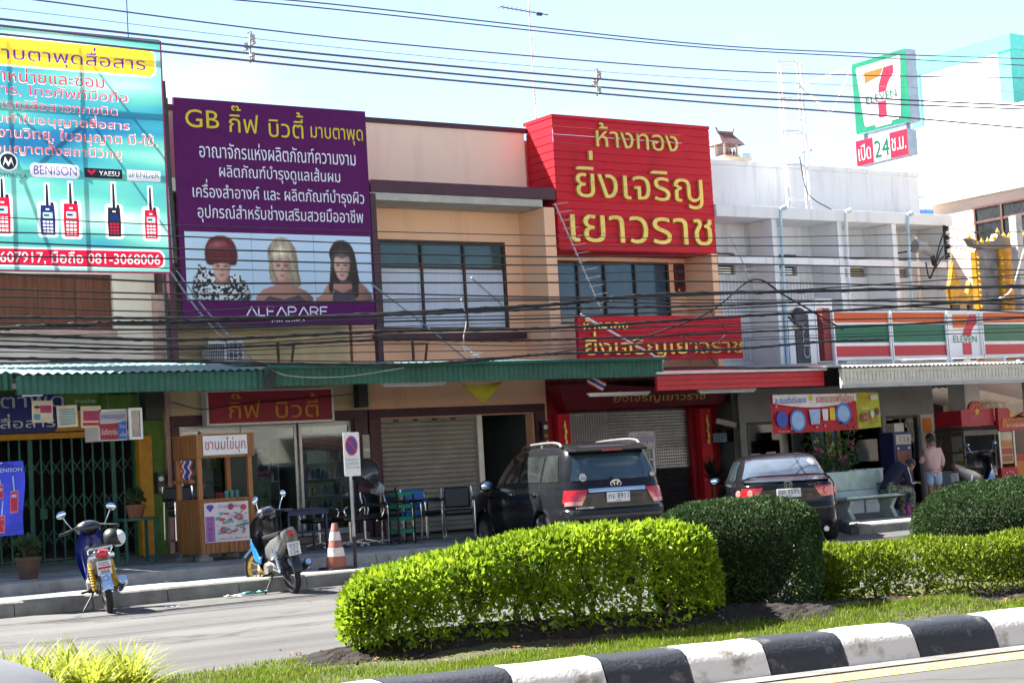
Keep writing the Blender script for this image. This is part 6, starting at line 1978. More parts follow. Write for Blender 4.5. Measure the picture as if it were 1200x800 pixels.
b = MB(); b.plate(ell(13.85, 1.85, .06, .075), 28.414, 0); b.plate(ell(13.85, 1.72, .10, .07), 28.412, 0); b.plate(rrect(13.72, 13.98, 1.54, 1.60, .01), 28.41, 1); b.build('print', [mat('print_dark', (.03, .05, .05), .7), mat('print_magenta', (.4, .03, .15), .6)], t)
t = thing('banner', 'red promotion banner with white lettering inside the right glass door', 'banner', (15.2, 28.5, 1.9))
b = MB(); b.grid([[(14.66 + .92 * u, 28.5 + .03 * math.sin(5 * u), 2.02 - .12 * u + .26 * v + .04 * math.sin(3 * u)) for u in [k / 10 for k in range(11)]] for v in (0, 1)]); b.build('cloth', mat('banner_red', (.42, .015, .04), .6), t)
b = MB(); b.text('ลดราคาพิเศษทุกวัน', (14.72, 28.46, 2.11), (1, 0, -.12), (0, 0, 1), .8, .07); b.text('สินค้าเพื่อความงาม', (14.8, 28.455, 2.03), (1, 0, -.12), (0, 0, 1), .66, .05); b.build('lettering', mat('banner_white', (.6, .6, .58), .6), t)
b = MB(); b.box(14.75, 15.15, 28.44, 28.45, 1.72, 1.96); solo(b, 'notice', mat('notice_white', (.6, .6, .6), .6), 'white notice taped inside the right glass door', 'notice')
b = MB(); b.box(13.30, 13.62, 28.30, 28.33, .9, 1.9)
t = thing('display_board', 'dark green display board standing before the glass doors', 'board', (13.3, 28.0, .43)); b = MB(); b.box(12.98, 13.52, 27.95, 27.99, .75, 1.95); b.build('panel', mat('board_green', (.02, .05, .035), .5), t)
b = MB(); b.ft('ทำผม', 13.05, 13.45, 1.45, 1.6, 27.944, 0, 0); b.build('lettering', mat('board_ink', (.12, .06, .12), .5), t)
b = MB(); b.bar((13.0, 27.97, .43), (13.0, 27.97, .75), .03); b.bar((13.5, 27.97, .43), (13.5, 27.97, .75), .03); b.build('leg', M['dark_steel'], t)
salon_chair(11.25, 25.9, R(-90), 'black chair standing behind the tea cart counter', blk, blk, .60)
t = thing('standing_sign', 'small white key cutter sign on a white post behind the parked SUV', 'sign', (21.2, 26.8, .22))
b = MB(); b.box(20.87, 21.50, 26.80, 26.82, 1.66, 1.99); b.build('panel', mat('key_white', (.62, .62, .66), .5), t, bev=.004)
b = MB(); b.ft('ลูกกุญแจ', 20.98, 21.47, 1.74, 1.90, 26.795, 0, 0, .03); b.ft('รับทำ', 21.08, 21.3, 1.92, 1.96, 26.795, 0, 0); b.ft('ด่วน', 21.32, 21.46, 1.68, 1.72, 26.795, 0, 1); b.plate(ell(20.93, 1.88, .035, .035), 26.796, 1, .002); b.plate(rrect(20.92, 20.94, 1.72, 1.86, .004), 26.794, 1, .002)
b.build('lettering', [mat('key_violet', (.12, .06, .32), .5), mat('key_red', (.4, .03, .05), .5)], t)
b = MB(); b.bar((21.46, 26.83, .22), (21.46, 26.83, 1.99), .05); b.bar((20.9, 26.83, 1.45), (21.46, 26.83, 1.45), .03); b.bar((20.9, 26.83, .22), (20.9, 26.83, 1.66), .03); b.build('post', M['white_plastic'], t)
def spiky(x, y, z, n, L, lab, seed, m):
 t = thing('spiky_plant', lab, 'plant', (x, y, z))
 rng = random.Random(seed); b = MB()
 for k in range(n):
  a, el = rng.uniform(0, 6.28), R(rng.uniform(5, 80))
  l = L * rng.uniform(.7, 1.1); d = Vector((math.cos(a) * math.cos(el), math.sin(a) * math.cos(el), math.sin(el)))
  s = d.cross(Vector((0, 0, 1))).normalized() * .02
  o = Vector((x, y, z + .75)); dr = Vector((0, 0, -1)) * l * .25 * math.cos(el)
  b.faces([o - s, o + s, o + d * l * .55 + s * .9 + dr * .25, o + d * l + dr, o + d * l * .55 - s * .9 + dr * .25], [(0, 1, 2, 4), (4, 2, 3)])
 b.build('fronds', m, t)
 b = MB(); b.cyl((x, y, z + .2), (x, y, z + .8), .04, .05, 8); b.build('stem', M['brown_wood'], t)
 b = MB(); b.lathe([(0, 0), (.16, 0), (.21, .28), (.18, .28), (0, .22)], (x, y, z), 18); b.build('pot', mat('pot_grey', (.12, .11, .1), .8), t, smooth=True)
dk = mat('dark_frond', (.018, .034, .018), .5, trans=.2, island=.35)
spiky(23.0, 26.9, .22, 70, .62, 'dark spiky plant in a pot in front of the red column', 5, dk)
spiky(23.75, 26.9, .135, 60, .5, 'dark spiky plant in a pot under the security camera', 8, dk)
# --- seven logo drawn in flat shapes on a unit panel
def seven_logo(mats, parent, P, word='ELEVEN', frame=True):
 """P(u, v, lift) -> point on the sign face"""
 def pl(q, lift): 
  b = MB(); b.poly([P(u, v, lift) for u, v in q]); return b
 top = [(.20, .86), (.58, .86), (.515, .755), (.20, .70)]
 arc = [(.60, .86), (.79, .86), (.79, .75), (.70, .66), (.645, .58), (.61, .50), (.46, .50), (.475, .60), (.52, .70), (.56, .78)]
 stem = [(.44, .36), (.60, .36), (.60, .12), (.44, .12)]
 for q, m in ((top, mats[0]), (arc, mats[1]), (stem, mats[1])):
  pl(q, .012).build('logo', m, parent)
 b = MB()
 o = Vector(P(.20, .375, .016)); U = Vector(P(1.20, .375, .016)) - o; W = Vector(P(.20, 1.375, .016)) - o
 b.text(word, o, U, W, .62, .115, 0, 0, .06)
 b.build('lettering', mats[2], parent)
OR, RD, GR, WHT = mat('logo_orange', (.66, .13, .01), .4, var=.05), mat('logo_red', (.50, .015, .05), .4, var=.05), mat('logo_green', (.0, .13, .065), .4, var=.05), mat('logo_white', (.68, .69, .70), .4, var=.04)
t = thing('lattice_mast', 'slim white lattice mast standing on the white building ledge, carrying the store sign', 'mast', (27.15, 28.2, 6.76))
legs = [(26.78, 28.2), (27.15, 27.98), (27.52, 28.25), (27.15, 28.5)]
b = MB()
for x, y in legs: b.bar((x, y, 6.76), (x, y, 10.12), .045)
for z in (7.0, 7.75, 8.5, 9.25, 10.05):
 for (x0, y0), (x1, y1) in zip(legs, legs[1:] + legs[:1]): b.bar((x0, y0, z), (x1, y1, z), .032)
b.build('lattice', M['white_wall'], t)
b = MB()
for z in (9.50, 8.02): b.bar((27.2, 28.0, z), (26.98, 26.05, z + .02), .05)
b.bar((27.2, 28.0, 9.5), (27.0, 26.2, 8.05), .035); b.bar((27.2, 27.6, 8.02), (27.0, 26.2, 9.5), .035)
b.build('bracket_arm', M['white_wall'], t)
b = MB(); b.tube(spline([(27.0, 27.95, 7.9), (27.1, 27.93, 7.2), (27.3, 27.9, 6.95), (27.8, 27.9, 6.75)], 5), .012, 5); b.build('cable', M['black_plastic'], t)
t = thing('store_sign', 'square green and white store sign with a large red seven, high on the lattice mast', 'sign', (26.95, 25.3, 8.03))
SX, SY0, SY1, SZ0, SZ1 = 26.88, 26.08, 24.54, 8.03, 9.53
b = MB(); b.box(SX + .004, SX + .30, SY1, SY0, SZ0, SZ1); b.build('box', mat('sign_box_blue', (.55, .66, .76), .5), t, bev=.01)
P = lambda u, v, l: (SX - l, SY0 + (SY1 - SY0) * u, SZ0 + (SZ1 - SZ0) * v)
b = MB(); b.poly([P(u, v, 0) for u, v in ((0, 0), (1, 0), (1, 1), (0, 1))]); b.build('face', mat('face_green', (.01, .22, .12), .4), t)
b = MB(); b.poly([P(u, v, .006) for u, v in ((.10, .93), (.88, .93), (.90, .90), (.83, .10), (.80, .07), (.68, .07), (.66, .03), (.38, .03), (.36, .07), (.20, .07), (.17, .10), (.08, .90))]); fc = b.build('white_field', WHT, t)
seven_logo([OR, RD, GR], fc, lambda u, v, l: P(.5 + (u - .5) * .9, .5 + (v - .5) * .92, l))
b = MB(); b.box(SX + .1, SX + .16, 25.9, 25.96, 7.90, 8.03); b.box(SX + .1, SX + .16, 24.7, 24.76, 7.90, 8.03); b.build('hanger', M['steel'], t)
t = thing('hours_sign', 'small red and white sign reading 24 hanging under the square store sign', 'sign', (26.95, 25.4, 7.37))
HY0, HY1, HZ0, HZ1 = 26.12, 24.66, 7.36, 7.89
b = MB(); b.box(SX + .004, SX + .28, HY1, HY0, HZ0, HZ1); b.build('box', mat('sign_box_blue', (.55, .66, .76), .5), t)
P2 = lambda u, v, l: (SX - l, HY0 + (HY1 - HY0) * u, HZ0 + (HZ1 - HZ0) * v)
for a, e, m in ((0, .335, RD), (.34, .66, WHT), (.665, 1, RD)):
 b = MB(); b.poly([P2(u, v, 0) for u, v in ((a, 0), (e, 0), (e, 1), (a, 1))]); b.build('face', m, t)
for s, a, e, v0, v1, m in (('เปิด', .05, .29, .18, .82, WHT), ('24', .36, .645, .16, .84, GR), ('ช.ม.', .70, .97, .25, .75, WHT)):
 b = MB(); b.text(s, P2(a, v0, .008), (0, -1, 0), (0, 0, 1), (e - a) * (HY0 - HY1), (v1 - v0) * (HZ1 - HZ0), 0, 0, .04); b.build('lettering', m, t)
t = thing('store_sign', 'long orange, green and red striped store sign above the white canopy', 'sign', (28, 25.2, 3.2))
for i, (x0, x1, lg) in enumerate(((24.92, 26.53, 0), (26.56, 28.20, 0), (28.23, 29.28, 1), (29.31, 31.0, 0), (31.03, 32.7, 0))):
 b = MB(); b.box(x0, x1, 25.22, 25.42, 3.20, 4.20); b.box(x0, x1, 25.17, 25.219, 3.20, 3.25); b.box(x0, x1, 25.17, 25.219, 4.16, 4.20); b.box(x0, x0 + .03, 25.17, 25.219, 3.251, 4.159); b.box(x1 - .03, x1, 25.17, 25.219, 3.251, 4.159)
 o = b.build('light_box', WHT, t)
 if lg:
  P3 = lambda u, v, l, x0=x0, x1=x1: (x0 + (x1 - x0) * u, 25.219 - l, 3.2 + 1.0 * v)
  top = [(.20, .93), (.62, .93), (.56, .83), (.53, .64), (.20, .64)]
  b = MB(); b.poly([P3(u, v, .01) for u, v in ((.20, .92), (.66, .92), (.58, .78), (.52, .64), (.20, .64))]); b.build('logo', OR, o)
  b = MB(); b.poly([P3(u, v, .012) for u, v in ((.69, .92), (.90, .92), (.90, .74), (.80, .66), (.74, .58), (.70, .47), (.46, .47), (.50, .58), (.58, .72), (.62, .82))]); b.build('logo', RD, o)
  b = MB(); b.poly([P3(u, v, .01) for u, v in ((.44, .32), (.70, .32), (.70, .07), (.44, .07))]); b.build('logo', RD, o)
  b = MB(); b.ft('ELEVEN', x0 + .18, x1 - .15, 3.53, 3.67, 25.2, 0, 0, .05); b.build('lettering', GR, o)
 else:
  for za, zb, m in ((3.96, 4.155, mat('stripe_orange', (.52, .08, .01), .4, var=.05)), (3.55, 3.90, mat('stripe_green', (.0, .11, .055), .4, var=.05)), (3.27, 3.48, mat('stripe_red', (.42, .012, .03), .4, var=.05))):
   MB().box(x0 + .031, x1 - .031, 25.205, 25.219, za, zb).build('stripe', m, o)
b = MB(); b.box(24.70, 24.90, 25.24, 25.40, 3.2, 4.25); b.build('end_panel', mat('end_maroon', (.20, .03, .03), .6), t)
b = MB(); b.box(24.12, 24.45, 27.0, 27.1, 3.35, 4.35)
t = thing('signboard', 'narrow upright grey board with white lettering left of the striped store fascia', 'sign board', (24.5, 25.9, 3.15))
b = MB(); b.box(24.60, 24.95, 25.9, 25.96, 3.2, 4.2); b.build('panel', mat('board_grey', (.12, .13, .14), .6), t)
b = MB(); b.text('CITY', (24.93, 25.89, 3.3), (0, 0, 1), (-1, 0, 0), .7, .17, 0, 0, .02); b.build('lettering', WHT, t)
# --- roof things
t = thing('spirit_house', 'tiny spirit house with a pitched roof on a pedestal behind the red sign', 'spirit house', (26.75, 30.0, 7.92))
b = MB(); b.lathe([(.17, 7.9), (.15, 8.05), (.22, 8.10), (.30, 8.14)], (26.70, 30.0, 0), 16); b.build('pedestal', mat('spirit_cream', (.5, .40, .28), .8), t, smooth=True)
b = MB(); b.box(26.35, 27.22, 29.7, 30.35, 8.14, 8.21); b.build('platform', mat('spirit_cream', (.5, .40, .28), .8), t, bev=.01)
b = MB()
for x in (26.50, 26.88):
 for y in (29.85, 30.15): b.box(x - .02, x + .02, y - .02, y + .02, 8.211, 8.52)
b.box(26.46, 26.92, 29.8, 30.2, 8.211, 8.26); b.box(26.5, 26.9, 30.1, 30.14, 8.261, 8.5)
b.build('hall', mat('spirit_wall', (.42, .36, .33), .8), t)
b = MB()
for y0, y1, dz in ((29.72, 30.28, 0),):
 b.faces([(26.34, y0, 8.50), (27.04, y0, 8.50), (26.90, 30.0, 8.80), (26.48, 30.0, 8.80), (26.34, y1, 8.50), (27.04, y1, 8.50)], [(0, 1, 2, 3), (5, 4, 3, 2), (0, 3, 4), (1, 5, 2)])
b.box(26.45, 26.93, 29.98, 30.02, 8.79, 8.84); b.bar((26.47, 30, 8.82), (26.42, 30, 8.92), .03); b.bar((26.91, 30, 8.82), (26.96, 30, 8.92), .03)
b.build('roof', mat('spirit_roof', (.16, .09, .09), .7), t)
b = MB()
for k in range(6): b.bar((26.98 + .04 * k, 29.74, 8.21), (26.98 + .04 * k, 29.74, 8.28), .012)
b.bar((26.96, 29.74, 8.29), (27.2, 29.74, 8.29), .014); b.build('railing', mat('spirit_rail', (.16, .18, .28), .7), t)
b = MB()
for x in (26.6, 26.7, 26.8): b.lathe([(.03, 8.26), (.035, 8.33), (.015, 8.36), (.02, 8.39), (0, 8.41)], (x, 29.86, 0), 8)
b.build('figurine', mat('spirit_red', (.22, .05, .05), .7), t)
t = thing('tv_antenna', 'tall thin red and white mast with a small yagi aerial, above the peach roof', 'antenna', (22.1, 31, 8.2))
b = MB(); b.tube([(22.14, 31, 8.0), (22.10, 31, 10.0), (22.07, 31, 14.5)], .018, 6); b.build('mast', mat('mast_red', (.42, .22, .24), .6, col2=(.6, .56, .56), scale=1.2, stretch=(.1, .1, 1), thresh=(.48, .52)), t)
b = MB(); b.bar((21.32, 31, 11.46), (22.6, 31, 11.40), .02)
for k in range(11): x = 21.34 + .12 * k; b.bar((x, 30.85 + .01 * k, 11.46 - .0047 * k), (x, 31.15 - .01 * k, 11.46 - .0047 * k), .01)
b.box(22.3, 22.42, 30.97, 31.03, 11.36, 11.43); b.build('yagi', M['dark_steel'], t)
b = MB(); b.tube([(13.6, 34, 5.6), (13.6, 34, 12.5)], .012, 6); 
t = thing('radio_aerial', 'very thin whip aerial rising behind the top of the teal billboard', 'antenna', (12.9, 30.0, 5.6)); b = MB(); b.tube([(12.4, 30.2, 5.6), (12.38, 30.2, 12.0)], [.014, .008], 6); b.build('whip', M['dark_steel'], t)
b = MB(); b.box(12.34, 12.46, 30.14, 30.26, 5.5, 5.65); b.build('mount', M['steel'], t)
def tilted_yagi(a, e, n, L, lab):
 t = thing('yagi_antenna', lab, 'antenna', a)
 a, e = Vector(a), Vector(e)
 b = MB(); b.bar(a, e, .025); b.build('boom', mat('boom_pale', (.55, .48, .46), .5), t)
 b = MB()
 for k in range(n):
  p = a + (e - a) * (k + .2) / n
  b.bar(p - Vector((L * .22, .03, -.0)), p + Vector((L * .78, 0, L * .16)), .010)
 b.build('elements', M['steel'], t)
tilted_yagi((20.12, 27.75, 6.58), (20.70, 27.2, 4.40), 13, .40, 'comb shaped aerial leaning against the left edge of the big red sign')
tilted_yagi((24.62, 27.75, 6.10), (25.1, 27.4, 4.55), 12, .36, 'comb shaped aerial leaning beside the right edge of the big red sign')
t = thing('air_conditioner', 'white air conditioner unit with dark grilles on the ledge below the purple billboard', 'air conditioner', (13.2, 28.6, 3.52))
b = MB(); b.box(12.87, 13.55, 28.35, 28.65, 3.55, 3.97); b.build('case', M['white_plastic'], t, bev=.012)
b = MB()
b.box(13.22, 13.52, 28.335, 28.349, 3.60, 3.93); g = b.build('grille', M['black_plastic'], t)
b = MB()
for k in range(7): b.box(13.22, 13.52, 28.325, 28.334, 3.61 + k * .05, 3.62 + k * .05)
for k in range(4): b.box(13.24 + k * .085, 13.25 + k * .085, 28.32, 28.3245, 3.60, 3.93)
b.build('slat', M['white_plastic'], g)
b = MB(); 
for k in range(9): b.box(12.88 + .033 * k, 12.895 + .033 * k, 28.34, 28.349, 3.6, 3.92)
b.build('coil', M['dark_steel'], t)
b = MB(); b.bar((12.9, 28.4, 3.5), (13.5, 28.4, 3.5), .04); b.bar((12.95, 28.4, 3.53), (12.95, 28.85, 3.53), .03); b.bar((13.45, 28.4, 3.53), (13.45, 28.85, 3.53), .03); b.build('bracket', M['dark_steel'], t)
for x, lab in ((14.35, 'rusty steel bracket frame on the cream wall below the purple billboard'), (17.2, 'rusty steel bracket frame on the peach wall below the curtained window')):
 b = MB(); b.bar((x, 28.6, 3.5), (x, 28.6, 3.95), .04); b.bar((x + .25, 28.6, 3.5), (x + .32, 28.6, 3.9), .035); b.bar((x, 28.6, 3.9), (x + .34, 28.6, 3.9), .035)
 solo(b, 'steel_bracket', mat('rusty_steel', (.10, .05, .04), .8), lab, 'bracket')
t = thing('exhaust_fan', 'round black exhaust fan on the white balcony panel', 'fan', (26.62, 27.9, 4.1))
b = MB(); b.lathe([(.0, -.06), (.08, -.08), (.2, -.04), (.215, 0), (.2, .03)], (26.60, 27.9, 4.34), 24, axis='y'); b.build('housing', M['black_plastic'], t, smooth=True)
b = MB()
for k in range(4): b.bar((26.60 - .19, 27.83, 4.22 + .08 * k), (26.60 + .19, 27.83, 4.22 + .08 * k), .012)
b.build('guard', M['dark_steel'], t)
for x, lab in ((26.30, 'pale blue drain pipe on the leftmost fin of the white building'), (28.28, 'white drain pipe on the second fin of the white building'), (30.25, 'pale blue drain pipe between the third and last fins of the white building')):
 b = MB(); b.tube(spline([(x + .1, 27.9, 6.72), (x, 27.93, 6.6), (x - .03, 27.95, 5.2), (x - .06, 27.96, 3.3)], 5), .035, 8); b.sphere((x + .1, 27.9, 6.74), .06)
 solo(b, 'drain_pipe', mat('pipe_blue', (.42, .58, .68), .5) if 'blue' in lab else M['white_plastic'], lab, 'pipe', smooth=True)
t = thing('cable_bracket', 'upright bracket with four black insulators on the last fin of the white building', 'bracket', (31.5, 27.9, 5.7))
b = MB(); b.bar((31.42, 27.9, 5.7), (31.42, 27.9, 6.5), .05); b.build('rail', M['dark_steel'], t)
for k in range(4):
 b = MB(); b.lathe([(.02, -.06), (.06, -.05), (.035, 0), (.06, .05), (.02, .06)], (31.40, 27.82, 5.78 + .21 * k), 12); b.build('insulator', M['black_plastic'], t, smooth=True)
b = MB()
for k in range(3): b.tube(spline([(31.40, 27.8, 5.8 + .3 * k), (31.1, 27.75, 5.7 + .2 * k), (30.75, 27.75, 5.35), (30.65, 27.78, 5.25), (30.6, 27.8, 5.6)], 6), .018, 6)
b.build('cable_loop', M['black_plastic'], t)
t = thing('horn_speaker', 'grey horn loudspeaker on the white building wall under the ledge', 'loudspeaker', (30.7, 28.0, 5.8))
b = MB(); b.tube([(30.5, 28.0, 6.0), (30.75, 27.95, 5.98), (30.98, 27.9, 5.75)], [.16, .13, .05], 16); b.build('horn', mat('horn_grey', (.3, .31, .31), .5), t, smooth=True)
b = MB(); b.cyl((30.95, 27.9, 5.78), (31.0, 27.9, 5.55), .06, n=12); b.bar((30.8, 27.95, 5.95), (30.8, 28.9, 5.95), .03); b.build('driver', M['dark_steel'], t, smooth=True)
t = thing('talisman', 'dark red talisman board with a round grey medallion beside the wide blue window', 'ornament', (24.1, 28.86, 5.0))
b = MB(); b.prism(rrect(23.98, 24.26, 4.98, 5.60, .05), (0, 28.86, 0), (1, 0, 0), (0, 0, 1), (0, .03, 0)); b.build('board', mat('talisman_red', (.12, .01, .02), .5), t)
b = MB(); b.lathe([(0, -.03), (.09, -.025), (.1, 0)], (24.12, 28.86, 5.42), 20, axis='y'); b.build('medallion', M['dark_steel'], t, smooth=True)
b = MB(); b.plate(rrect(24.05, 24.19, 5.10, 5.27, .02), 28.853, 0); b.build('inscription', M['black_plastic'], t); b = MB(); b.sphere((24.06, 28.84, 5.02), .03); b.sphere((24.11, 28.84, 4.96), .03); b.build('tassel', M['gold'], t)
GD = mat('arch_gold', (.52, .24, .012), .45, metal=.25, var=.3, scale=8)
GE = mat('arch_edge', (.78, .48, .06), .35, metal=.5)
t = thing('gilded_frame', 'ornate orange gilded frame with spiky finials and a dark picture behind the striped store sign', 'frame', (30.6, 26.0, 3.2))
b = MB(); b.box(30.28, 30.95, 26.02, 26.06, 3.6, 5.65); pic = b.build('picture', mat('picture_grey', (.09, .09, .10), .5, var=.5, scale=3, col2=(.24, .22, .22)), t)
for x0, x1 in ((30.16, 30.27), (30.96, 31.62)):
 MB().box(x0, x1, 25.95, 26.1, 3.2, 5.6 if x0 < 30.5 else 5.78).build('column', GD, t, bev=.015)
b = MB(); b.prism([(30.0, 5.90), (30.14, 5.72), (30.5, 5.66), (30.95, 5.66), (31.7, 5.75), (31.85, 5.98), (31.5, 5.92), (31.1, 5.95), (30.95, 6.02), (30.85, 5.86), (30.4, 5.80)], (0, 25.93, 0), (1, 0, 0), (0, 0, 1), (0, .2, 0)); b.build('pediment', mat('pediment_dark', (.16, .13, .11), .5), t)
b = MB()
for x, z in ((30.0, 5.92), (30.22, 5.80), (30.4, 5.82), (30.6, 5.84), (30.82, 5.92), (30.95, 6.06), (31.15, 5.98), (31.32, 5.96), (31.5, 5.97), (31.82, 6.02)):
 b.lathe([(.035, z - .05), (.05, z), (.02, z + .04), (0, z + .10)], (x, 25.95, 0), 8)
for k in range(14): b.sphere((30.215, 25.93, 3.9 + k * .12), .035, 8, 6); b.sphere((31.0, 25.93, 3.9 + k * .12), .035, 8, 6)
b.build('gilded_edging', GE, t, smooth=True)
t = thing('gilded_frame', 'smaller orange gilded peak on a dark stand left of the large gilded frame', 'frame', (29.5, 26.0, 3.2))
b = MB(); b.prism([(29.30, 4.42), (29.98, 4.42), (30.05, 4.80), (29.95, 4.95), (29.86, 4.66), (29.7, 4.70), (29.56, 5.02), (29.45, 5.35), (29.36, 4.98), (29.28, 4.75)], (0, 25.97, 0), (1, 0, 0), (0, 0, 1), (0, .12, 0)); b.build('peak', GD, t, bev=.01)
b = MB(); b.box(29.36, 29.6, 26.0, 26.08, 3.2, 4.419); b.box(29.9, 30.0, 26.0, 26.08, 3.2, 4.419); b.build('stand', M['black_plastic'], t)
b = MB(); b.cyl((29.45, 26.02, 5.3), (29.45, 26.02, 5.55), .02, .004, 8); b.build('finial', GE, t)
b = MB(); b.tube([(31.86, 25.6, .1), (31.80, 25.6, 6.35)], [.14, .11], 4); 
t = thing('concrete_pole', 'square pale concrete pole at the right edge before the gilded frame', 'pole', (31.6, 25.75, .135))
b = MB(); b.box(31.17, 31.37, 25.6, 25.8, .135, 6.38); b.build('shaft', mat('pole_concrete', (.42, .41, .39), .9, var=.2, scale=3), t, bev=.01)
b = MB(); b.box(31.24, 31.30, 25.56, 25.84, 6.0, 6.04); b.build('bolt', M['steel'], t)
def cloth(x0, x1, y, z00, z01, z10, z11, m, name='cloth', parent=None, wob=.03):
 b = MB()
 b.grid([[(x0 + (x1 - x0) * u, y + wob * math.sin(5 * u + 2 * v), (z00 + (z10 - z00) * u) * (1 - v) + (z01 + (z11 - z01) * u) * v) for u in [k / 16 for k in range(17)]] for v in [k / 8 for k in range(9)]])
 return b.build(name, m, parent, smooth=True)
t = thing('store_banner', 'red promotion banner with white heading band and pale blue discs hanging under the store canopy', 'banner', (23.5, 24.35, 1.78))
cloth(22.40, 24.62, 24.40, 1.79, 2.53, 1.80, 2.50, mat('banner_scarlet', (.46, .014, .03), .6, trans=.15), parent=t, wob=.015)
b = MB(); y = 24.365
n = 24
up = [(22.42 + 2.18 * k / n, 2.52 - .02 * k / n) for k in range(n + 1)]
lo = [(22.42 + 2.18 * k / n, 2.36 - .10 * math.sin(math.pi * k / n)) for k in range(n + 1)]
b.plate(lo + up[::-1], y, 0, .003)
b.plate(ell(23.02, 2.02, .20, .21, 28), y - .004, 1, .003); b.plate(ell(23.02, 2.02, .16, .17, 28), y - .008, 2, .003)
b.plate(ell(24.22, 2.12, .20, .21, 28), y - .004, 1, .003); b.plate(ell(24.22, 2.12, .15, .16, 28), y - .008, 2, .003)
b.plate([(23.32, 2.22), (23.62, 2.22), (23.58, 1.94), (23.36, 1.94)], y - .004, 2, .003); b.plate([(23.66, 2.22), (23.82, 2.22), (23.80, 2.0), (23.68, 2.0)], y - .004, 0, .003); b.plate(rrect(23.86, 24.0, 2.0, 2.24, .02), y - .004, 3, .003)
b.plate(ell(22.62, 2.06, .14, .15, 24), y - .004, 4, .003); b.plate(ell(23.38, 2.44, .06, .05, 16), y - .006, 3, .003)
for x, z in ((22.5, 2.3), (22.85, 1.88), (23.5, 1.88), (23.72, 1.9)): b.plate(ell(x, z, .03, .025, 12), y - .004, 5, .003)
b.build('print', [mat('banner_cream', (.62, .60, .57), .6), mat('banner_blue_disc', (.05, .16, .5), .6), mat('banner_pale_blue', (.28, .42, .62), .6), mat('banner_yellow', (.6, .42, .02), .6), mat('banner_deep_blue', (.03, .07, .36), .6), mat('banner_pink', (.55, .2, .2), .6)], t)
b = MB(); b.ft('สะสมแต้มรับของ', 22.46, 23.26, 2.35, 2.49, y - .01, 0, 0, .04); b.ft('แลกของพรีเมียม', 23.52, 24.52, 2.34, 2.50, y - .01, 0, 1, .04); b.ft('ที่ร้านสะดวกซื้อ', 22.5, 22.8, 1.82, 1.85, y - .01, 0, 2)
b.build('lettering', [mat('banner_ink_blue', (.02, .06, .4), .6), mat('banner_ink_red', (.45, .01, .03), .6), mat('banner_cream', (.62, .6, .57), .6)], t)
t = thing('store_banner', 'lime yellow banner with a round 10 badge and ice cream cones under the store canopy', 'banner', (24.95, 24.35, 1.8))
cloth(24.63, 25.27, 24.42, 1.80, 2.52, 1.83, 2.50, mat('banner_lime', (.42, .42, .02), .6, trans=.15), parent=t, wob=.015)
b = MB()
b.plate(ell(24.81, 2.03, .10, .10, 24), y, 0, .003); b.plate(ell(24.81, 2.03, .075, .075, 24), y - .004, 1, .003)
for x, z in ((25.0, 1.98), (25.13, 2.02)): b.plate([(x - .04, z + .06), (x + .04, z + .06), (x, z - .12)], y - .003, 2, .003); b.plate(ell(x, z + .11, .055, .07, 16), y - .005, 3 if x > 25.05 else 4, .003)
b.plate(rrect(24.98, 25.18, 2.36, 2.46, .03), y - .003, 4, .003)
b.build('print', [mat('badge_rose', (.45, .12, .14), .6), mat('badge_maroon', (.20, .02, .05), .6), mat('cone_tan', (.4, .24, .09), .6), mat('ice_brown', (.09, .04, .03), .6), mat('ice_cream', (.5, .48, .42), .6)], t)
b = MB(); b.ft('10', 24.765, 24.855, 1.99, 2.07, y - .01, 0, 0, .03); b.ft('ไอศกรีม', 24.68, 24.92, 2.38, 2.44, y - .01, 0, 1); b.ft('อร่อยเย็นชื่นใจ', 24.68, 24.95, 2.29, 2.34, y - .01, 0, 1); b.ft('เริ่มต้น', 24.72, 24.9, 2.18, 2.24, y - .01, 0, 2)
b.build('lettering', [mat('ink_gold', (.7, .55, .05), .6), mat('ink_amber', (.45, .14, .01), .6), mat('banner_cream', (.62, .6, .57), .6)], t)
t = thing('security_camera', 'white box security camera angled down beside the red column', 'camera', (23.8, 27.4, 1.95))
b = MB(); b.bar((23.66, 27.45, 2.16), (23.98, 27.2, 2.04), .12, .11); b.build('housing', mat('camera_white', (.5, .5, .47), .5), t, bev=.01)
b = MB(); b.bar((23.75, 27.4, 2.06), (23.72, 27.58, 1.94), .05); b.cyl((23.98, 27.2, 2.04), (24.0, 27.18, 2.03), .045, n=12); b.build('mount', M['black_plastic'], t)
t = thing('house_number', 'small blue enamel plate reading 2291 under the security camera', 'number plate', (23.85, 27.56, 1.7))
b = MB(); b.box(23.66, 24.02, 27.57, 27.59, 1.72, 1.90); b.build('panel', mat('number_blue', (.10, .22, .30), .5), t)
b = MB(); b.ft('2291', 23.70, 23.98, 1.75, 1.87, 27.566, 0, 0, .02); b.build('lettering', mat('number_dark', (.015, .03, .06), .5), t)
t = thing('letter_board', 'dark board with yellow and red capital lettering inside the left store window', 'sign board', (24.7, 27.85, 1.7))
b = MB(); b.box(24.2, 25.3, 27.9, 27.93, 1.72, 1.98); b.build('panel', M['black_plastic'], t)
b = MB(); b.ft('HAPPY BIRTHDAY', 24.66, 25.26, 1.76, 1.94, 27.89, 0, 0, .03); b.build('lettering', mat('letter_yellow', (.55, .36, .03), .5), t)
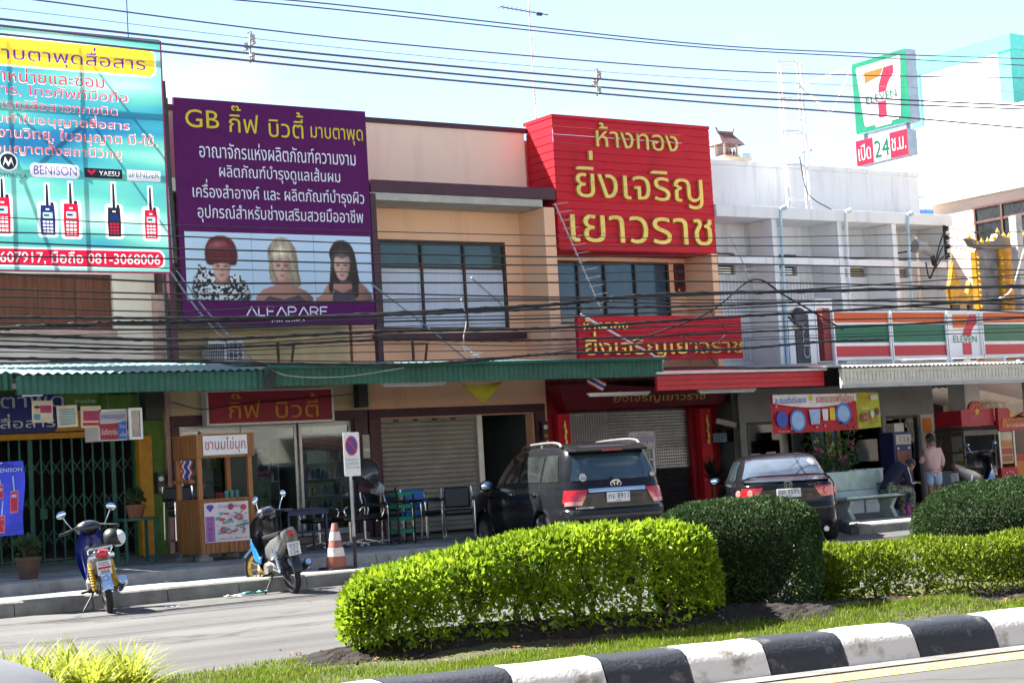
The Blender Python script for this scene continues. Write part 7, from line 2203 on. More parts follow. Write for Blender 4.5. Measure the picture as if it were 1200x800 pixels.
for x, z, lab in ((24.86, 1.18, 'white sheet taped low in the left store window, left one of two'), (25.3, 1.2, 'white sheet with a red oval taped low in the left store window')):
 t = thing('window_poster', lab, 'poster', (x, 27.66, z))
 MB().box(x - .13, x + .13, 27.655, 27.66, z, z + .26).build('sheet', mat('poster_white', (.62, .6, .6), .5), t)
 b = MB(); 
 if 'oval' in lab: b.plate(ell(x, z + .19, .07, .025, 16), 27.65, 0, .003)
 else: b.plate(rrect(x - .08, x + .08, z + .05, z + .1, .01), 27.65, 1, .003)
 b.build('print', [mat('print_red', (.4, .03, .03), .7), mat('print_grey', (.3, .3, .32), .7)], t)
for x0, x1, z0, z1, m, lab in ((26.5, 26.85, 1.25, 2.0, (.10, .22, .30), 'blue and grey product poster in the middle of the store window'), (26.9, 27.35, 1.2, 1.95, (.26, .30, .03), 'lime poster with brown ice cream in the middle of the store window'), (26.6, 27.45, .75, 1.15, (.04, .14, .18), 'teal panel low in the middle of the store window')):
 t = thing('window_poster', lab, 'poster', ((x0 + x1) / 2, 27.66, z0))
 MB().box(x0, x1, 27.652, 27.657, z0, z1).build('sheet', mat('poster_%d' % int(x0 * 100), m, .5, var=.4, scale=5), t)
 b = MB(); rng = random.Random(int(x0 * 9))
 for k in range(5): b.plate(ell(rng.uniform(x0 + .08, x1 - .08), rng.uniform(z0 + .1, z1 - .1), .06, .07, 14), 27.648 - k * .001, k % 3, .001)
 b.build('print', [mat('banner_cream', (.62, .6, .57), .6), mat('ice_brown', (.09, .04, .03), .6), mat('banner_blue_disc', (.05, .16, .5), .6)], t)
zs = shelf(24.8, 26.2, 29.6, 29.95, .14, 1.9, 5, 'pale shelf unit inside the left part of the convenience store', mat('shelf_steel', (.4, .42, .42), .5))
for z in zs[:-1]:
 for i in range(8): bottle(24.92 + .165 * i, 29.7, z, 'product on the pale shelf inside the left part of the store', 'products on the store shelves', 'product')
zs = shelf(27.0, 28.5, 29.3, 29.65, .14, 1.9, 5, 'pale shelf unit inside the right part of the convenience store', mat('shelf_steel', (.4, .42, .42), .5))
for z in zs[:-1]:
 for i in range(8): bottle(27.12 + .165 * i, 29.4, z, 'product on the pale shelf inside the right part of the store', 'products on the store shelves', 'product')
fm = mat('foam_white', (.50, .55, .55), .7, var=.06)
def fbox(x, y, z, w, h, lab, d=.42):
 b = MB(); b.box(x - w / 2, x + w / 2, y - d / 2, y + d / 2, z, z + h * .8); b.box(x - w / 2 - .01, x + w / 2 + .01, y - d / 2 - .01, y + d / 2 + .01, z + h * .8 + .002, z + h)
 solo(b, 'foam_box', fm, lab, 'box', 'white foam boxes stacked behind the bench', bev=.008)
fbox(25.35, 25.6, .135, .58, .24, 'white foam box at the bottom left of the stack behind the bench'); fbox(25.97, 25.6, .135, .56, .24, 'white foam box at the bottom right of the stack behind the bench'); fbox(25.35, 25.6, .38, .56, .22, 'white foam box, second from below on the left of the stack behind the bench')
fbox(25.96, 25.6, .38, .54, .22, 'white foam box, second from below on the right of the stack behind the bench'); fbox(25.4, 25.6, .605, .54, .2, 'white foam box, third from below on the left of the stack behind the bench'); fbox(25.98, 25.6, .605, .52, .2, 'white foam box, third from below on the right of the stack behind the bench'); fbox(25.45, 25.6, .81, .50, .2, 'white foam box topping the left stack behind the bench'); fbox(26.0, 25.6, .81, .48, .2, 'white foam box topping the right stack behind the bench')
t = thing('payphone_kiosk', 'slim dark kiosk with a pale display and an orange front panel beside the store door', 'kiosk', (27.0, 25.7, .135))
b = MB(); b.box(26.72, 27.24, 25.5, 25.9, .135, 1.72); b.build('body', mat('kiosk_blue', (.02, .025, .10), .5), t, bev=.015)
b = MB(); b.box(26.78, 27.18, 25.485, 25.499, .55, 1.32); b.build('front_panel', mat('kiosk_orange', (.22, .05, .02), .5, var=.5, scale=4), t)
b = MB(); b.box(26.76, 27.20, 25.47, 25.499, 1.46, 1.66); sc_ = b.build('display', mat('kiosk_display', (.45, .42, .36), .5), t)
b = MB(); b.ft('1 2 8', 26.88, 27.14, 1.51, 1.61, 25.465, 0, 0, .02); b.build('lettering', M['black_plastic'], sc_)
b = MB()
for x in (26.82, 27.14): b.cyl((x, 25.47, 1.38), (x, 25.499, 1.38), .022, n=10)
b.build('button', M['white_plastic'], t)
b = MB(); b.box(26.82, 27.1, 25.55, 25.8, 1.721, 1.9); b.build('top_box', mat('kiosk_display', (.45, .42, .36), .5), t)
t = thing('concrete_bench', 'pale green concrete bench with a curved back on the store pavement', 'bench', (23.7, 23.4, .135))
conc = mat('bench_concrete', (.34, .43, .38), .8, var=.18, scale=4, bump=.2)
b = MB(); 
prof = [(-.26, .52), (-.24, .57), (0, .54), (.16, .56), (.24, .66), (.32, 1.0), (.37, 1.0), (.30, .64), (.2, .50), (0, .48)]
b.prism([(p, q) for p, q in prof[:5] + [(.30, .64), (.2, .50), (0, .48)]], (22.95, 23.4, 0), (0, 1, 0), (0, 0, 1), (1.5, 0, 0)); b.build('seat', conc, t, bev=.012)
b = MB(); b.prism([(.235, .665), (.30, 1.02), (.36, 1.02), (.305, .655)], (22.93, 23.4, 0), (0, 1, 0), (0, 0, 1), (1.46, 0, 0)); b.build('backrest', conc, t, bev=.012)
for x in (23.1, 24.2): 
 b = MB(); b.prism([(-.2, .135), (.22, .135), (.16, .34), (.22, .475), (-.2, .475), (-.1, .32)], (x, 23.4, 0), (0, 1, 0), (0, 0, 1), (.1, 0, 0)); b.build('leg', conc, t, bev=.01)
b = MB(); b.lathe([(0, 0), (.05, 0), (.05, .16), (.02, .2), (.02, .23), (0, .23)], (24.52, 23.15, .135), 12); solo(b, 'bottle', mat('bottle_magenta', (.3, .03, .15), .4), 'magenta bottle standing on the ground at the right end of the bench', 'bottle', smooth=True)
t = thing('bucket', 'red plastic bucket on the ground left of the concrete bench', 'bucket', (22.75, 23.5, .135))
b = MB(); b.lathe([(0, 0), (.12, 0), (.15, .28), (.14, .28), (.11, .03)], (22.78, 23.5, .135), 20); b.build('pail', mat('bucket_red', (.35, .01, .04), .4), t, smooth=True)
b = MB(); b.tube(spline([(22.64, 23.5, .40), (22.66, 23.42, .34), (22.78, 23.35, .30), (22.9, 23.42, .34), (22.92, 23.5, .40)], 5), .006, 5); b.build('handle', M['steel'], t)
t = thing('rose_shrub', 'loose green rose shrub with a few pink flowers in front of the store window', 'shrub', (24.1, 24.6, .135))
b = MB(); rng = random.Random(3); tips = []
for k in range(16):
 a = rng.uniform(0, 6.28); l = rng.uniform(.25, .6); h = rng.uniform(.9, 1.75)
 pts = spline([(24.1, 24.6, .15), (24.1 + .4 * l * math.cos(a), 24.6 + .4 * l * math.sin(a), h * .6), (24.1 + l * math.cos(a), 24.6 + l * math.sin(a), .15 + h)], 4)
 b.tube(pts, .009, 5); tips += pts[3:]
b.build('stem', mat('rose_stem', (.06, .07, .03), .8), t)
b = MB()
for i, p in enumerate(tips): leafball(b, p, .17, 17, .075, seed=i)
b.build('foliage', mat('rose_leaf', (.045, .10, .03), .5, trans=.3, island=.4), t)
for x, y, z in ((23.58, 24.45, 1.42), (24.03, 24.3, 1.24), (23.75, 24.3, .98), (24.4, 24.4, 1.5)):
 b = MB(); leafball(b, (x, y, z), .055, 26, .06, seed=int(x * 50)); b.build('flower', mat('rose_pink', (.62, .12, .28), .6, trans=.3), t)
b = MB()
leafball(b, (24.5, 24.5, 1.9), .3, 40, .035, seed=77, squash=(1.6, .5, .6)); b.build('blossom', mat('blossom_white', (.7, .68, .66), .6), t)
# --- fried chicken stall
t = thing('food_stall', 'red topped glass snack stall with a yellow star crest, left of the orange counter', 'food stall', (29.1, 25.6, .135))
sr = mat('stall_red', (.38, .012, .03), .45); sst = mat('stall_steel', (.10, .09, .08), .5, metal=.4)
b = MB()
arch = [(28.60, 2.08), (28.86, 2.08)] 
pts = [(28.58, 1.76), (29.60, 1.76), (29.60, 2.12), (29.30, 2.12)] + [(29.07 + .23 * math.cos(a), 2.12 + .17 * math.sin(a)) for a in [math.pi * k / 12 for k in range(13)]] + [(28.58, 2.10)]
b.prism(pts, (0, 25.3, 0), (1, 0, 0), (0, 0, 1), (0, .06, 0)); b.box(28.56, 28.6, 25.37, 26.0, 1.76, 2.1); b.build('crest', sr, t)
b = MB()
star = lambda cx, cz, r, n=5: [(cx + (r if k % 2 == 0 else r * .42) * math.sin(math.pi * k / n), cz + (r if k % 2 == 0 else r * .42) * math.cos(math.pi * k / n)) for k in range(2 * n)]
b.plate(star(29.08, 2.06, .10), 25.292, 0, .004)
for k in range(5): b.plate(star(29.08 + .17 * math.cos(.5 + k * .54), 2.06 + .15 * math.sin(.5 + k * .54), .03), 25.292, 0, .004)
b.text('ห้าดาว', (28.82, 25.288, 1.86), (.98, 0, .18), (-.18, 0, .98), .44, .13, 0, 1, .03)
b.build('emblem', [mat('star_yellow', (.65, .42, .02), .5), mat('stall_violet', (.45, .16, .32), .5)], t)
b = MB(); b.faces([(28.5, 25.2, 1.66), (29.62, 25.2, 1.66), (29.6, 25.36, 1.755), (28.58, 25.36, 1.755), (28.58, 26.0, 1.755), (28.5, 26.05, 1.66)], [(0, 1, 2, 3), (0, 3, 4, 5)]); b.box(28.52, 29.6, 25.22, 26.0, 1.56, 1.655); b.build('hood', sst, t)
b = MB()
for x in (28.6, 29.56):
 for y in (25.3, 25.95): b.box(x - .02, x + .02, y - .02, y + .02, .9, 1.559)
b.box(28.6, 29.58, 25.28, 25.97, 1.2, 1.23); b.build('case_frame', sst, t)
b = MB(); b.box(28.56, 29.6, 25.26, 26.0, .84, .899); b.build('counter', sst, t)
MB().box(28.62, 29.54, 25.3, 25.305, .9, 1.558).build('glass', M['glass_clear'], t)
b = MB(); b.box(28.60, 29.58, 25.3, 25.98, .135, .839); fp = b.build('front_panel', mat('stall_white', (.5, .52, .55), .5), t)
b = MB()
for k in range(7):
 a = .5 + k * .3
 b.plate([(29.0, .40), (29.05, .38), (29.0 + .38 * math.cos(a), .38 + .36 * math.sin(a))], 25.292 - k * .001, k % 2, .001)
b.plate(ell(29.3, .78, .22, .07, 20), 25.285, 2, .002); b.plate(ell(28.72, .45, .1, .2, 20), 25.285, 3, .002)
b.build('front_print', [mat('flame_red', (.4, .04, .02), .5), mat('flame_orange', (.5, .2, .02), .5), mat('print_leaf', (.12, .2, .02), .5), mat('print_sky2', (.3, .42, .55), .5)], fp)
for k in range(6):
 b = MB(); b.sphere((28.78 + .13 * k, 25.55, 1.275 + .02 * (k % 2)), (.07, .05, .045), 10, 7); solo(b, 'fried_chicken', mat('chicken_brown', (.30, .13, .03), .5, var=.4, scale=20), 'piece of fried chicken on the upper glass shelf of the snack stall', 'food', 'fried chicken pieces in the snack stall', smooth=True)
b = MB(); b.lathe([(0, 0), (.12, 0), (.2, .14), (.19, .14), (.1, .02)], (28.9, 25.6, .9), 20); solo(b, 'bowl', mat('bowl_yellow', (.45, .36, .04), .4), 'yellow bowl on the lower shelf of the snack stall', 'bowl', smooth=True)
b = MB(); b.box(29.1, 29.45, 25.45, 25.8, 1.232, 1.42); solo(b, 'tray_box', mat('tray_cream', (.42, .38, .3), .6), 'cream stacked trays on the upper shelf of the snack stall', 'tray')
t = thing('food_stall', 'orange and red snack counter with a curved sign and food photos at the right edge', 'food stall', (30.5, 25.6, .135))
b = MB()
top = [(29.62, 1.62), (31.6, 1.62), (31.6, 2.05), (30.75, 2.05), (30.4, 1.98), (30.25, 1.90), (30.1, 1.98), (29.95, 2.10), (29.62, 2.12)]
b.prism(top, (0, 25.2, 0), (1, 0, 0), (0, 0, 1), (0, .08, 0)); sb = b.build('sign_board', sr, t)
b = MB()
b.plate([(29.98, 2.05), (30.12, 1.96), (30.25, 1.88), (30.42, 1.96), (30.75, 2.02), (31.55, 2.02), (31.55, 1.9), (29.98, 1.9)], 25.192, 0, .004)
b.plate([(29.70, 1.70), (31.55, 1.66), (31.55, 1.86), (29.75, 1.88)], 25.188, 1, .004)
b.build('sign_print', [mat('sign_amber', (.6, .34, .02), .5), mat('sign_tangerine', (.55, .13, .015), .5)], sb)
b = MB(); b.ft('ไก่ย่างห้าดาว', 29.85, 30.9, 1.78, 1.87, 25.18, 0, 0, .03); b.ft('ข้าวมันไก่ ไก่จ๊อ', 29.85, 30.8, 1.69, 1.76, 25.18, 0, 1, .02); b.build('lettering', [mat('stall_indigo', (.10, .05, .25), .5), mat('banner_cream', (.62, .6, .57), .6)], sb)
for x in (29.66, 30.12): MB().box(x - .025, x + .025, 25.24, 25.29, .84, 1.619).build('post', M['steel'], t)
b = MB(); b.box(29.70, 30.09, 25.26, 25.27, .92, 1.6); ph = b.build('photo_panel', mat('photo_cream', (.45, .36, .24), .5), t)
b = MB()
for k in range(4): b.plate(rrect(29.73, 30.06, .96 + .16 * k, 1.09 + .16 * k, .03), 25.252, k, .004)
b.build('photo_print', [mat('food_brown', (.3, .12, .05), .5), mat('food_red', (.4, .05, .03), .5), mat('food_orange', (.5, .2, .04), .5), mat('food_cream', (.5, .42, .3), .5)], ph)
b = MB(); b.box(29.62, 30.14, 25.22, 25.9, .135, .839); b.build('counter', sr, t)
b = MB(); b.plate(star(29.88, .58, .10), 25.212, 0, .004)
for k in range(5): b.plate(star(29.88 + .18 * math.cos(.5 + k * .54), .58 + .17 * math.sin(.5 + k * .54), .03), 25.212, 1, .004)
b.ft('ห้าดาว', 29.72, 30.04, .36, .46, 25.21, 0, 1, .03); b.build('emblem', [mat('star_yellow', (.65, .42, .02), .5), mat('banner_cream', (.62, .6, .57), .6)], t)
b = MB(); b.box(30.145, 31.6, 25.25, 25.9, .135, 1.10); b.build('side_counter', mat('counter_orange', (.5, .16, .015), .5), t)
b = MB(); b.plate(rrect(30.2, 31.5, .96, 1.08, .02), 25.242, 0, .004); b.build('counter_print', mat('sign_red2', (.42, .03, .03), .5), t)
b = MB(); b.grid(roof_wave(30.6, 33.6, 27.6, 2.28, 29.4, 2.75, .22, .03)); b.grid(wave(30.6, 33.6, 27.58, 2.0, 2.28, .22, .02))
solo(b, 'awning', mat('awning_white', (.72, .66, .56), .6, trans=.4), 'pale ribbed awning in the alley behind the snack stalls', 'awning', smooth=True)
m3 = motorcycle('parked_motorcycle', 'blue motorcycle seen from its side before the snack stall, half hidden by the clipped bush', (27.45, 24.35, .135), R(12), R(-3), 3, None)
# --- people
def skin_mesh(nodes, edges, root, sub=2):
 names = list(nodes)
 me = bpy.data.meshes.new('s'); me.from_pydata([nodes[n][0] for n in names], [(names.index(a), names.index(b)) for a, b in edges], [])
 o = bpy.data.objects.new('s', me); COL.objects.link(o)
 md = o.modifiers.new('skin', 'SKIN'); md.use_smooth_shade = True
 for i, n in enumerate(names):
  r = nodes[n][1]; rr = r if isinstance(r, tuple) else (r, r)
  sv = me.skin_vertices[0].data[i]; sv.radius = rr; sv.use_root = (n == root)
 s = o.modifiers.new('sub', 'SUBSURF'); s.levels = sub; s.render_levels = sub
 dg = bpy.context.evaluated_depsgraph_get(); dg.update()
 e = bpy.data.meshes.new_from_object(o.evaluated_get(dg), depsgraph=dg)
 v = [tuple(q.co) for q in e.vertices]; f = [tuple(p.vertices) for p in e.polygons]
 bpy.data.objects.remove(o); bpy.data.meshes.remove(me); bpy.data.meshes.remove(e)
 return v, f
def add_mesh(b, vf, m=0): b.faces(vf[0], vf[1], m)
def head(b, c, fwd, up, s=1.0, m=0, me=1):
 """head with brow, eyes, nose, mouth, ears; fwd and up are unit vectors"""
 f, u = Vector(fwd).normalized(), Vector(up).normalized(); r = f.cross(u).normalized(); u = r.cross(f)
 c = Vector(c)
 L = lambda x, y, z: c + (f * x + r * y + u * z) * s
 nu, nv = 20, 14
 pts, fs = [], []
 for i in range(nv + 1):
  t = math.pi * i / nv
  for j in range(nu):
   a = 2 * math.pi * j / nu
   x, y, z = .098 * math.sin(t) * math.cos(a), .076 * math.sin(t) * math.sin(a), .118 * math.cos(t)
   if z < 0: y *= 1 + z * 2.2; x = x * (1 + z * 1.2) + (-z * .12 if x > 0 else 0)
   pts.append(L(x, y, z))
 for i in range(nv):
  for j in range(nu): fs.append((i * nu + j, (i + 1) * nu + j, (i + 1) * nu + (j + 1) % nu, i * nu + (j + 1) % nu))
 b.faces(pts, fs, m)
 b.faces([L(.09, 0, .02), L(.095, .014, -.03), L(.118, 0, -.026), L(.095, -.014, -.03), L(.09, 0, -.04)], [(0, 1, 2), (0, 2, 3), (1, 4, 2), (2, 4, 3)], m)
 for q in (1, -1):
  b.sphere(L(.084, .03 * q, .012), .011 * s, 8, 6, me)
  b.sphere(L(-.005, .078 * q, -.005), (.02 * s, .012 * s, .03 * s), 8, 6, m)
 b.sphere(L(.088, 0, -.062), (.012 * s, .022 * s, .006 * s), 8, 6, 2)
def hair(b, c, fwd, up, s=1.0, cov=.35, m=0):
 f, u = Vector(fwd).normalized(), Vector(up).normalized(); r = f.cross(u).normalized(); u = r.cross(f); c = Vector(c)
 rows = []
 for i in range(11):
  t = math.pi * .66 * i / 10
  row = []
  for j in range(24):
   a = 2 * math.pi * j / 24
   lim = 1.0 if math.cos(a) < .35 else .55
   tt = t * lim
   k = 1.08 + .02 * math.sin(7 * a + 3 * i)
   row.append(c + (f * (.098 * k * math.sin(tt) * math.cos(a) - .006) + r * (.078 * k * math.sin(tt) * math.sin(a)) + u * (.120 * k * math.cos(tt) + .004)) * s)
  rows.append(row)
 b.grid(rows, m, True)
def hand(b, w, d, n, s=1.0, m=0, curl=.4, thumb=1):
 """palm, four unequal bent fingers and a thumb; d points to the fingertips, n out of the back of the hand"""
 d, n = Vector(d).normalized(), Vector(n).normalized(); sd = d.cross(n).normalized(); n = sd.cross(d); w = Vector(w)
 Mx = Matrix((d, sd, n)).transposed()
 b.sphere(w + d * .045 * s, (.05 * s, .04 * s, .016 * s), 12, 8, m, Mx)
 for k, l in enumerate((.068, .078, .072, .055)):
  o = w + d * .08 * s + sd * (.028 - .019 * k) * s
  p1 = o + (d * math.cos(curl * .5) - n * math.sin(curl * .5)) * l * .45 * s; p2 = p1 + (d * math.cos(curl * 1.4) - n * math.sin(curl * 1.4)) * l * .32 * s; p3 = p2 + (d * math.cos(curl * 2.2) - n * math.sin(curl * 2.2)) * l * .23 * s
  b.tube([o - d * .02 * s, p1, p2, p3], [.0095 * s, .009 * s, .0085 * s, .006 * s], 7, m)
 o = w + d * .025 * s + sd * .035 * thumb * s
 b.tube([w + d * .02 * s + sd * .02 * thumb * s, o + (d * .5 + sd * thumb * .8).normalized() * .03 * s, o + (d * .8 + sd * thumb * .45 - n * .3).normalized() * .058 * s], [.012 * s, .0105 * s, .007 * s], 7, m)
SKIN = mat('skin', (.27, .14, .085), .6, var=.08); HAIR = mat('hair_black', (.012, .010, .010), .55, var=.3, scale=60)
EYE = mat('eye_dark', (.02, .015, .015), .3); LIP = mat('lip', (.22, .08, .07), .5)
t = thing('person', 'person standing in a pink checked shirt and pale blue shorts facing the store', 'person', (26.2, 24.0, .135), R(64))
k = 1.46 / 1.72
def J(d): return {n: (tuple(c * k for c in p), (tuple(q * k for q in r) if isinstance(r, tuple) else r * k)) for n, (p, r) in d.items()}
nd = J({'pelvis': ((0, 0, .93), (.11, .10)), 'waist': ((0, 0, 1.07), (.09, .08)), 'chest': ((0, 0, 1.26), (.115, .09)), 'neck0': ((0, 0, 1.42), (.062, .06)), 'neck1': ((.02, 0, 1.50), (.052, .052)), 'head': ((.03, 0, 1.56), (.05, .05)),
  'ls': ((0, .165, 1.375), .062), 'le': ((.05, .25, 1.12), .044), 'lw': ((.27, .15, 1.13), .031), 'rs': ((0, -.165, 1.375), .062), 're': ((.0, -.235, 1.11), .044), 'rw': ((.12, -.21, .90), .031),
  'lh': ((0, .095, .87), .095), 'lk': ((.02, .10, .50), .062), 'la': ((-.02, .10, .09), .04), 'lt': ((.13, .115, .035), .036), 'rh': ((0, -.095, .87), .095), 'rk': ((.01, -.10, .50), .062), 'ra': ((-.03, -.10, .09), .04), 'rt': ((.12, -.12, .035), .036)})
ed = [('pelvis', 'waist'), ('waist', 'chest'), ('chest', 'neck0'), ('neck0', 'neck1'), ('neck1', 'head'), ('chest', 'ls'), ('ls', 'le'), ('le', 'lw'), ('chest', 'rs'), ('rs', 're'), ('re', 'rw'), ('pelvis', 'lh'), ('lh', 'lk'), ('lk', 'la'), ('la', 'lt'), ('pelvis', 'rh'), ('rh', 'rk'), ('rk', 'ra'), ('ra', 'rt')]
b = MB(); add_mesh(b, skin_mesh(nd, ed, 'pelvis'))
hf = (.8, .55, -.25)
head(b, (.035 * k, .01, 1.635 * k), hf, (.2, .1, 1), .98)
hand(b, (.27 * k, .15 * k, 1.13 * k), (.9, -.3, .2), (-.2, .3, .9), .9, thumb=-1); hand(b, (.12 * k, -.21 * k, .90 * k), (.25, 0, -1), (0, -1, 0), .9)
b.build('body', [SKIN, EYE, LIP], t, smooth=True, world=False)
b = MB(); hair(b, (.035 * k, .01, 1.635 * k), hf, (.2, .1, 1), .98); b.build('hair', HAIR, t, smooth=True, world=False)
sh = J({'hem': ((0, 0, .80), (.20, .18)), 'pelvis': ((0, 0, .95), (.19, .17)), 'waist': ((0, 0, 1.08), (.18, .16)), 'chest': ((0, 0, 1.27), (.21, .175)), 'neck0': ((.0, 0, 1.41), (.13, .13)), 'col': ((.01, 0, 1.475), (.075, .075)), 'ls': ((0, .17, 1.375), .088), 'le': ((.05, .255, 1.13), .066), 'lc': ((.17, .20, 1.135), .055), 'rs': ((0, -.17, 1.375), .088), 're': ((.0, -.24, 1.12), .068), 'rc': ((.06, -.225, 1.0), .055)})
b = MB(); add_mesh(b, skin_mesh(sh, [('hem', 'pelvis'), ('pelvis', 'waist'), ('waist', 'chest'), ('chest', 'neck0'), ('neck0', 'col'), ('chest', 'ls'), ('ls', 'le'), ('le', 'lc'), ('chest', 'rs'), ('rs', 're'), ('re', 'rc')], 'waist'))
def check(name, c1, c2, s=38):
 m = mat(name, c1, .85)
 N, L = m.node_tree.nodes, m.node_tree.links
 g = N.new("ShaderNodeTexCoord"); w1 = N.new("ShaderNodeTexChecker"); w1.inputs['Scale'].default_value = s; w1.inputs[1].default_value = (*c1, 1); w1.inputs[2].default_value = (*c2, 1)
 L.new(g.outputs['Object'], w1.inputs[0]); L.new(w1.outputs[0], N["Principled BSDF"].inputs[0]); return m
b.build('shirt', check('pink_check', (.50, .27, .25), (.60, .43, .41), 34), t, smooth=True, world=False)
so = J({'pelvis': ((0, 0, .94), (.145, .115)), 'lh': ((0, .095, .84), .115), 'lk': ((.015, .10, .56), .10), 'rh': ((0, -.095, .84), .115), 'rk': ((.01, -.10, .56), .10)})
b = MB(); add_mesh(b, skin_mesh(so, [('pelvis', 'lh'), ('lh', 'lk'), ('pelvis', 'rh'), ('rh', 'rk')], 'pelvis')); b.build('shorts', mat('shorts_blue', (.32, .42, .56), .85), t, smooth=True, world=False)
for s in (1, -1):
 b = MB(); b.sphere((.05, s * .095, .03), (.12, .045, .03), 12, 8); b.build('sandal', M['black_plastic'], t, smooth=True, world=False)
t = thing('person', 'person in a navy hooded jacket and camouflage trousers sitting bent forward on the bench', 'person', (24.22, 23.35, .135), R(-12))
nd = {'pelvis': ((0, 0, .52), (.13, .13)), 'waist': ((.06, 0, .66), (.11, .12)), 'chest': ((.24, 0, .84), (.11, .145)), 'neck0': ((.36, 0, .92), (.07, .07)), 'neck1': ((.43, 0, .93), .05), 'head': ((.47, 0, .92), .05),
  'ls': ((.30, .17, .86), .06), 'le': ((.34, .21, .60), .045), 'lw': ((.56, .10, .60), .03), 'rs': ((.30, -.17, .86), .06), 're': ((.34, -.21, .60), .045), 'rw': ((.56, -.10, .60), .03),
  'lh': ((.03, .10, .50), .09), 'lk': ((.42, .15, .47), .062), 'la': ((.36, .15, .10), .042), 'lt': ((.50, .16, .035), .036), 'rh': ((.03, -.10, .50), .09), 'rk': ((.43, -.15, .47), .062), 'ra': ((.40, -.15, .10), .042), 'rt': ((.54, -.16, .035), .036)}
b = MB(); add_mesh(b, skin_mesh(nd, ed, 'pelvis'))
head(b, (.53, 0, .93), (.65, 0, -.75), (.75, 0, .65), 1.0)
hand(b, (.56, .10, .60), (1, -.35, .05), (0, .3, 1), 1, thumb=-1); hand(b, (.56, -.10, .60), (1, .35, .05), (0, -.3, 1), 1)
b.build('body', [SKIN, EYE, LIP], t, smooth=True, world=False)
b = MB(); hair(b, (.53, 0, .93), (.65, 0, -.75), (.75, 0, .65), 1.02); b.build('hair', HAIR, t, smooth=True, world=False)
jk = {'hem': ((-.02, 0, .48), (.165, .165)), 'waist': ((.05, 0, .66), (.15, .155)), 'chest': ((.23, 0, .85), (.145, .18)), 'hood': ((.33, 0, .96), (.10, .11)), 'ls': ((.30, .175, .86), .085), 'le': ((.34, .215, .61), .068), 'lc': ((.53, .115, .60), .048), 'rs': ((.30, -.175, .86), .085), 're': ((.34, -.215, .61), .068), 'rc': ((.53, -.115, .60), .048)}
b = MB(); add_mesh(b, skin_mesh(jk, [('hem', 'waist'), ('waist', 'chest'), ('chest', 'hood'), ('chest', 'ls'), ('ls', 'le'), ('le', 'lc'), ('chest', 'rs'), ('rs', 're'), ('re', 'rc')], 'waist'))
jo = b.build('jacket', mat('jacket_navy', (.010, .014, .035), .85), t, smooth=True, world=False)
b = MB(); b.tube(spline([(.30, -.255, .90), (.33, -.285, .74), (.36, -.285, .60), (.52, -.165, .60)], 5), .009, 5); b.build('sleeve_stripe', mat('stripe_white2', (.5, .52, .55), .7), jo, world=False)
tr = {'pelvis': ((0, 0, .52), (.15, .15)), 'lh': ((.03, .10, .50), .11), 'lk': ((.42, .15, .475), .085), 'la': ((.37, .15, .10), .066), 'rh': ((.03, -.10, .50), .11), 'rk': ((.43, -.15, .475), .085), 'ra': ((.40, -.15, .10), .066)}
b = MB(); add_mesh(b, skin_mesh(tr, [('pelvis', 'lh'), ('lh', 'lk'), ('lk', 'la'), ('pelvis', 'rh'), ('rh', 'rk'), ('rk', 'ra')], 'pelvis'))
b.build('trousers', mat('camouflage', (.16, .19, .14), .9, col2=(.05, .055, .045), scale=18, thresh=(.46, .52)), t, smooth=True, world=False)
for s, x in ((1, .44), (-1, .48)):
 b = MB(); b.sphere((x, s * .155, .035), (.13, .05, .038), 12, 8); b.build('shoe', mat('shoe_grey', (.25, .24, .24), .7), t, smooth=True, world=False)
t = thing('person', 'person in a dark blue cap and dark top standing behind the orange snack counter', 'person', (30.75, 26.35, .135), R(-100))
nd = {'pelvis': ((0, 0, .93), (.11, .13)), 'waist': ((0, 0, 1.07), (.09, .09)), 'chest': ((0, 0, 1.26), (.11, .11)), 'neck0': ((0, 0, 1.42), .062), 'neck1': ((.02, 0, 1.50), .052), 'head': ((.03, 0, 1.56), .05), 'ls': ((0, .175, 1.375), .06), 'le': ((.08, .23, 1.12), .044), 'lw': ((.30, .12, 1.10), .031), 'rs': ((0, -.175, 1.375), .06), 're': ((.08, -.23, 1.12), .044), 'rw': ((.30, -.12, 1.10), .031), 'lh': ((0, .095, .87), .09), 'lk': ((.02, .10, .50), .06), 'la': ((-.02, .10, .09), .04), 'lt': ((.12, .11, .035), .036), 'rh': ((0, -.095, .87), .09), 'rk': ((.01, -.10, .50), .06), 'ra': ((-.03, -.10, .09), .04), 'rt': ((.12, -.11, .035), .036)}
b = MB(); add_mesh(b, skin_mesh(nd, ed, 'pelvis')); head(b, (.035, 0, 1.62), (1, .2, -.3), (.2, 0, 1), .98)
hand(b, (.30, .12, 1.10), (1, -.2, -.1), (0, .2, 1), .95, thumb=-1); hand(b, (.30, -.12, 1.10), (1, .2, -.1), (0, -.2, 1), .95)
b.build('body', [SKIN, EYE, LIP], t, smooth=True, world=False)
b = MB(); hair(b, (.035, 0, 1.615), (1, .2, -.3), (.2, 0, 1), .97); b.build('hair', HAIR, t, smooth=True, world=False)
b = MB(); b.sphere((.03, 0, 1.665), (.108, .09, .075), 16, 10); b.sphere((.13, .02, 1.655), (.075, .07, .012), 12, 6); b.build('cap', mat('cap_navy', (.02, .03, .10), .8), t, smooth=True, world=False)
sh = {'hem': ((0, 0, .86), (.17, .17)), 'waist': ((0, 0, 1.07), (.16, .16)), 'chest': ((0, 0, 1.27), (.18, .19)), 'neck0': ((.005, 0, 1.43), .12), 'ls': ((0, .18, 1.375), .08), 'le': ((.07, .235, 1.14), .062), 'rs': ((0, -.18, 1.375), .08), 're': ((.07, -.235, 1.14), .062)}
